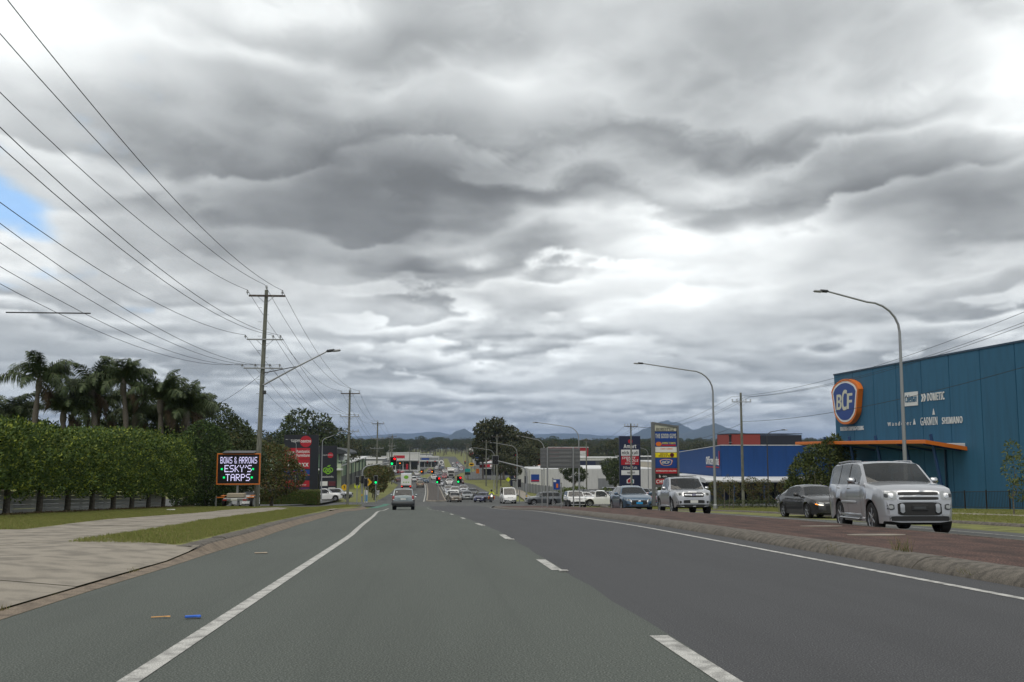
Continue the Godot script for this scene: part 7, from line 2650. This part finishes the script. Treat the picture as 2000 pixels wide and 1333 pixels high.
func make_traffic() -> void:
	# oncoming, waiting at the crossing
	traffic("sedan", "bronze", 4.2, 151.0, .12, "dark bronze sedan at the front of the queue by the island")
	traffic("sedan", "white", 4.1, 166.0, .05, "white sedan beside the far median nose")
	traffic("sedan", "grey", 6.6, 163.0, 0.0, "grey sedan behind the small signal island")
	traffic("sedan", "navy", 8.4, 149.0, -.35, "navy sedan turning beside the motorcycle")
	traffic("wagon", "white", 5.4, 190.0, 0.0, "white wagon in the inner lane of the queue")
	traffic("ute", "silver", 4.5, 203.0, 0.0, "silver utility truck nearest the far median in the queue")
	traffic("wagon", "silver", 7.6, 206.0, 0.0, "silver wagon in the outer lane of the queue")
	traffic("sedan", "black", 8.6, 186.0, -.1, "black sedan with lamps on, crossing before the grassy bank")
	traffic("wagon", "white", 6.2, 272.0, 0.0, "white wagon driving toward the queue at the second crossing")
	traffic("sedan", "maroon", 9.6, 282.0, 0.0, "maroon sedan beside the white wagon at the second crossing")
	traffic("sedan", "silver", 3.6, 262.0, 0.0, "silver sedan next to the far median end")
	traffic("sedan", "blue", -.6, 296.0, .3, "blue sedan just past the second crossing signals")
	traffic("wagon", "grey", 15.1, 129.5, -1.4, "grey wagon leaving the shops beside the signal mast")
	# our direction
	traffic("sedan", "white", -2.2, 112.0, PI, "white car hidden ahead of the grey-blue station wagon")
	traffic("wagon", "tan", -1.5, 250.0, PI, "tan wagon driving away beyond the crossing")
	for q in [["sedan", "maroon", -8.2, 296.0, "maroon car stopped at the second crossing"], ["sedan", "black", -6.0, 290.0, "black car stopped at the second crossing"], ["wagon", "white", -4.0, 305.0, "white wagon with its rear to us at the second crossing"], ["sedan", "silver", -2.5, 318.0, "silver car turning at the second crossing"]]:
		traffic(q[0], q[1], q[2], q[3], PI + .2, q[4])
	var cols := ["white", "silver", "grey", "red", "black", "white", "blue", "silver", "white", "maroon"]
	for k in 10:
		var d := 400.0 + k * 34.0
		traffic(["sedan", "wagon"][k % 2], cols[k], median_mid(d) - 3.8 - 3.2 * (k % 2), d, PI, "distant %s car driving away up the rise" % cols[k], "cars driving away up the rise")
	for k in 22:
		var d := 330.0 + k * 21.0
		traffic(["wagon", "sedan", "ute"][k % 3], cols[(k * 3) % 10], median_mid(d) + 4.4 + 3.3 * (k % 2), d, 0.0, "distant oncoming %s car in the long queue" % cols[(k * 3) % 10], "oncoming cars in the long queue")
	# car yard on our side
	for k in 12:
		traffic(["sedan", "wagon"][k % 2], ["red", "white", "silver", "white", "blue", "red"][k % 6], -12.0 - (k % 6) * 3.0, 440.0 + (k / 6) * 14.0, .9, "distant %s car parked in the roadside car yard" % ["red", "white", "silver", "white", "blue", "red"][k % 6], "cars parked in the car yard")
	# car park of the shops
	var n := 0
	for q in [["ute", "white", 19.6, 112.0, 1.35, "white utility truck parked just behind the crossover"], ["wagon", "white", 22.6, 117.0, PI, "white wagon parked behind the median signs"], ["sedan", "silver", 25.2, 121.0, 1.2, "silver sedan parked by the lamp in the service lane"], ["wagon", "grey", 25.2, 133.0, PI, "grey wagon parked in front of the navy pylon"], ["wagon", "silver", 33.5, 178.0, 1.45, "silver wagon parked high on the car park ramp"], ["wagon", "black", 36.5, 165.0, 1.2, "black wagon parked below the car park trees"], ["sedan", "red", 31.5, 141.0, PI, "red sedan parked behind the navy pylon"], ["sedan", "white", 24.2, 150.0, 1.3, "white sedan parked beside the slim timber pole"], ["sedan", "silver", 26.5, 158.0, 1.3, "silver sedan parked before the white warehouse"], ["sedan", "navy", 39.5, 104.0, 1.4, "navy sedan parked by the black curved lamp"], ["wagon", "white", 46.5, 108.0, 1.4, "white wagon parked under the blue shop wing"], ["wagon", "grey", 42.5, 100.0, 1.5, "grey wagon parked behind the clipped shrubs"], ["sedan", "red", 38.0, 97.0, 1.4, "red sedan peeping out behind the clipped shrubs"]]:
		traffic(q[0], q[1], q[2], q[3], q[4], q[5])
	# our side car park
	traffic("ute", "white", -14.9, 150.0, 1.5, "white utility truck parked at the end of the box hedge")
	traffic("wagon", "silver", -13.6, 157.0, 1.5, "silver wagon parked behind the white utility truck")
	traffic("ute", "silver", -22.6, 160.0, -1.5, "silver utility truck parked under the tall red and black sign")
	traffic("sedan", "white", -15.5, 88.0, .4, "white sedan half hidden behind the message board trailer")

	# box truck ahead with a green emblem
	var o := thing("box_truck", "white box truck with a green emblem on its rear doors", "truck", on(-4.6, 232.0))
	part_box(o, "cargo_box", Vector3(0, 2.35, -2.5), Vector3(2.4, 2.7, 5.6), M.paint_white, .04)
	for s in [-1.0, 1.0]:
		part_box(o, "rear_door", Vector3(s * .58, 2.35, .33), Vector3(1.12, 2.5, .04), M.paint_white, .01)
		part_box(o, "tail_light", Vector3(s * .95, .80, .36), Vector3(.3, .14, .06), M.lamp_red)
		part_box(o, "side_light", Vector3(s * 1.1, 1.0, .34), Vector3(.16, .22, .08), M.lens_amber)
		for z in [-.6, -6.6]:
			wheel(o, Vector3(s * .98, .42, z), .42, .26, 6, s)
	part_box(o, "chassis", Vector3(0, .78, -3.4), Vector3(2.2, .3, 7.2), M.trim)
	part_box(o, "cab", Vector3(0, 1.6, -6.6), Vector3(2.1, 1.9, 1.8), M.paint_white, .15)
	flat_shape(o, "green_emblem", round_outline(.42, 14, 1.3), .36, M.sign_green, .01, Vector3(0, 2.9, 0))
	for x in [-.55, 0.0, .55]:
		part_box(o, "small_emblem", Vector3(x, 1.75, .37), Vector3(.28, .2, .01), M.sign_green)
	# white truck in the oncoming queue and the concrete mixer
	o = thing("truck", "white cab-over truck in the oncoming queue", "truck", on(8.6, 352.0))
	part_box(o, "cab", Vector3(0, 1.9, 0), Vector3(2.4, 2.4, 1.9), M.paint_white, .15)
	part_box(o, "windscreen", Vector3(0, 2.2, .96), Vector3(2.1, .9, .06), M.car_glass)
	part_box(o, "grille", Vector3(0, 1.2, .97), Vector3(1.8, .6, .06), M.trim)
	part_box(o, "cargo_box", Vector3(0, 2.35, -4.4), Vector3(2.5, 2.7, 6.4), M.paint_white, .04)
	for s in [-1.0, 1.0]:
		for z in [.0, -5.8]:
			wheel(o, Vector3(s * 1.0, .48, z), .48, .28, 6, s)
	o = thing("concrete_mixer", "concrete mixer truck with white-ringed drum driving away", "truck", on(median_mid(672) - 4.6, 672.0))
	var dr := MB.new()
	dr.lathe(PackedVector2Array([Vector2(.5, -2.6), Vector2(1.25, -1.2), Vector2(1.35, .2), Vector2(.9, 1.6), Vector2(.5, 2.1), Vector2(0, 2.1)]), 16, Transform3D(Basis(Vector3.RIGHT, PI * .42), Vector3(0, 2.6, -2.4)))
	put("drum", dr, M.sign_grey, o)
	var rg := MB.new()
	rg.lathe(PackedVector2Array([Vector2(1.02, 1.3), Vector2(1.5, 1.3), Vector2(1.5, 1.5), Vector2(1.02, 1.5)]), 18, Transform3D(Basis(Vector3.RIGHT, PI * .42), Vector3(0, 2.6, -2.4)))
	put("drum_ring", rg, M.paint_white, o)
	part_box(o, "chassis", Vector3(0, .9, -3.0), Vector3(2.4, .5, 8.0), M.trim)
	part_box(o, "cab", Vector3(0, 1.8, -6.4), Vector3(2.4, 2.2, 1.8), M.paint_white, .15)
	for s in [-1.0, 1.0]:
		for z in [-.4, -1.7, -6.4]:
			wheel(o, Vector3(s * 1.0, .5, z), .5, .3, 6, s)

	# motorcycle and its rider
	var mc := thing("motorcycle", "white motorcycle with orange panniers coming off the crossing", "motorcycle", on(9.55, 147.0), -.05)
	for z in [.72, -.72]:
		var w := MB.new()
		w.lathe(PackedVector2Array([Vector2(.24, -.06), Vector2(.31, -.05), Vector2(.32, 0), Vector2(.31, .05), Vector2(.24, .06)]), 18, Transform3D(Basis(Vector3.BACK, -PI / 2), Vector3(0, .32, z)))
		put("wheel", w, M.rubber, mc)
	part_box(mc, "fairing", Vector3(0, .92, .55), Vector3(.36, .50, .36), M.paint_white, .12)
	part_box(mc, "fuel_tank", Vector3(0, .85, .1), Vector3(.34, .30, .6), M.paint_white, .1)
	part_box(mc, "engine", Vector3(0, .48, 0), Vector3(.4, .42, .6), M.steel_dark, .06)
	part_box(mc, "saddle", Vector3(0, .82, -.45), Vector3(.3, .12, .7), M.trim, .05)
	part_box(mc, "headlight_light", Vector3(0, .95, .75), Vector3(.18, .14, .05), M.lamp_white, .02)
	part_box(mc, "windshield", Vector3(0, 1.25, .55), Vector3(.34, .3, .03), M.car_glass, 0.0, Basis(Vector3.RIGHT, -.5))
	part_box(mc, "handlebar", Vector3(0, 1.08, .40), Vector3(.78, .04, .04), M.trim)
	for s in [-1.0, 1.0]:
		part_box(mc, "pannier", Vector3(s * .36, .66, -.5), Vector3(.22, .40, .46), M.sign_orange, .05)
		var fk := MB.new()
		fk.tube(PackedVector3Array([Vector3(s * .1, .32, .72), Vector3(s * .1, 1.05, .45)]), PackedFloat32Array([.03]), 6)
		put("fork", fk, M.steel, mc)
	var pe := thing("person", "rider in a lime high-visibility jacket and dark helmet on the motorcycle", "person", mc.position, -.05)
	var body := MB.new()
	body.tube(PackedVector3Array([Vector3(0, .84, -.32), Vector3(0, 1.0, -.30), Vector3(0, 1.22, -.22), Vector3(0, 1.42, -.14), Vector3(0, 1.50, -.12), Vector3(0, 1.58, -.10)]), PackedFloat32Array([.15, .17, .19, .20, .12, .06]), 12)
	for s in [-1.0, 1.0]:
		body.tube(PackedVector3Array([Vector3(s * .16, 1.42, -.14), Vector3(s * .34, 1.22, .02), Vector3(s * .36, 1.12, .30), Vector3(s * .34, 1.10, .40), Vector3(s * .32, 1.08, .44)]), PackedFloat32Array([.085, .065, .05, .04, .03]), 8)
	put("jacket", body, M.sign_lime, pe)
	var legs := MB.new()
	for s in [-1.0, 1.0]:
		legs.tube(PackedVector3Array([Vector3(s * .10, .90, -.34), Vector3(s * .24, .78, .05), Vector3(s * .25, .72, .14), Vector3(s * .23, .42, .0), Vector3(s * .23, .30, -.04), Vector3(s * .23, .27, .12)]), PackedFloat32Array([.11, .09, .075, .06, .05, .04]), 8)
	put("trousers", legs, M.sign_navy, pe)
	var hm := MB.new()
	hm.lathe(PackedVector2Array([Vector2(.09, 1.58), Vector2(.14, 1.63), Vector2(.155, 1.74), Vector2(.13, 1.84), Vector2(.07, 1.89), Vector2(0, 1.90)]), 14, Transform3D(Basis.IDENTITY, Vector3(0, 0, -.08)))
	put("helmet", hm, M.paint_black, pe)
	part_box(pe, "visor", Vector3(0, 1.73, .065), Vector3(.2, .1, .03), M.car_glass, .01)
	for s in [-1.0, 1.0]:
		for k in 4:
			part_box(pe, "finger", Vector3(s * (.27 + k * .028), 1.08, .475), Vector3(.02, .05, .05), M.trim, .008)
		part_box(pe, "glove", Vector3(s * .31, 1.09, .44), Vector3(.11, .07, .08), M.trim, .02)

func make_buildings() -> void:
	make_teal_shop()
	make_blue_shop()
	make_supercentre()
	make_far_shops()
	make_traffic()
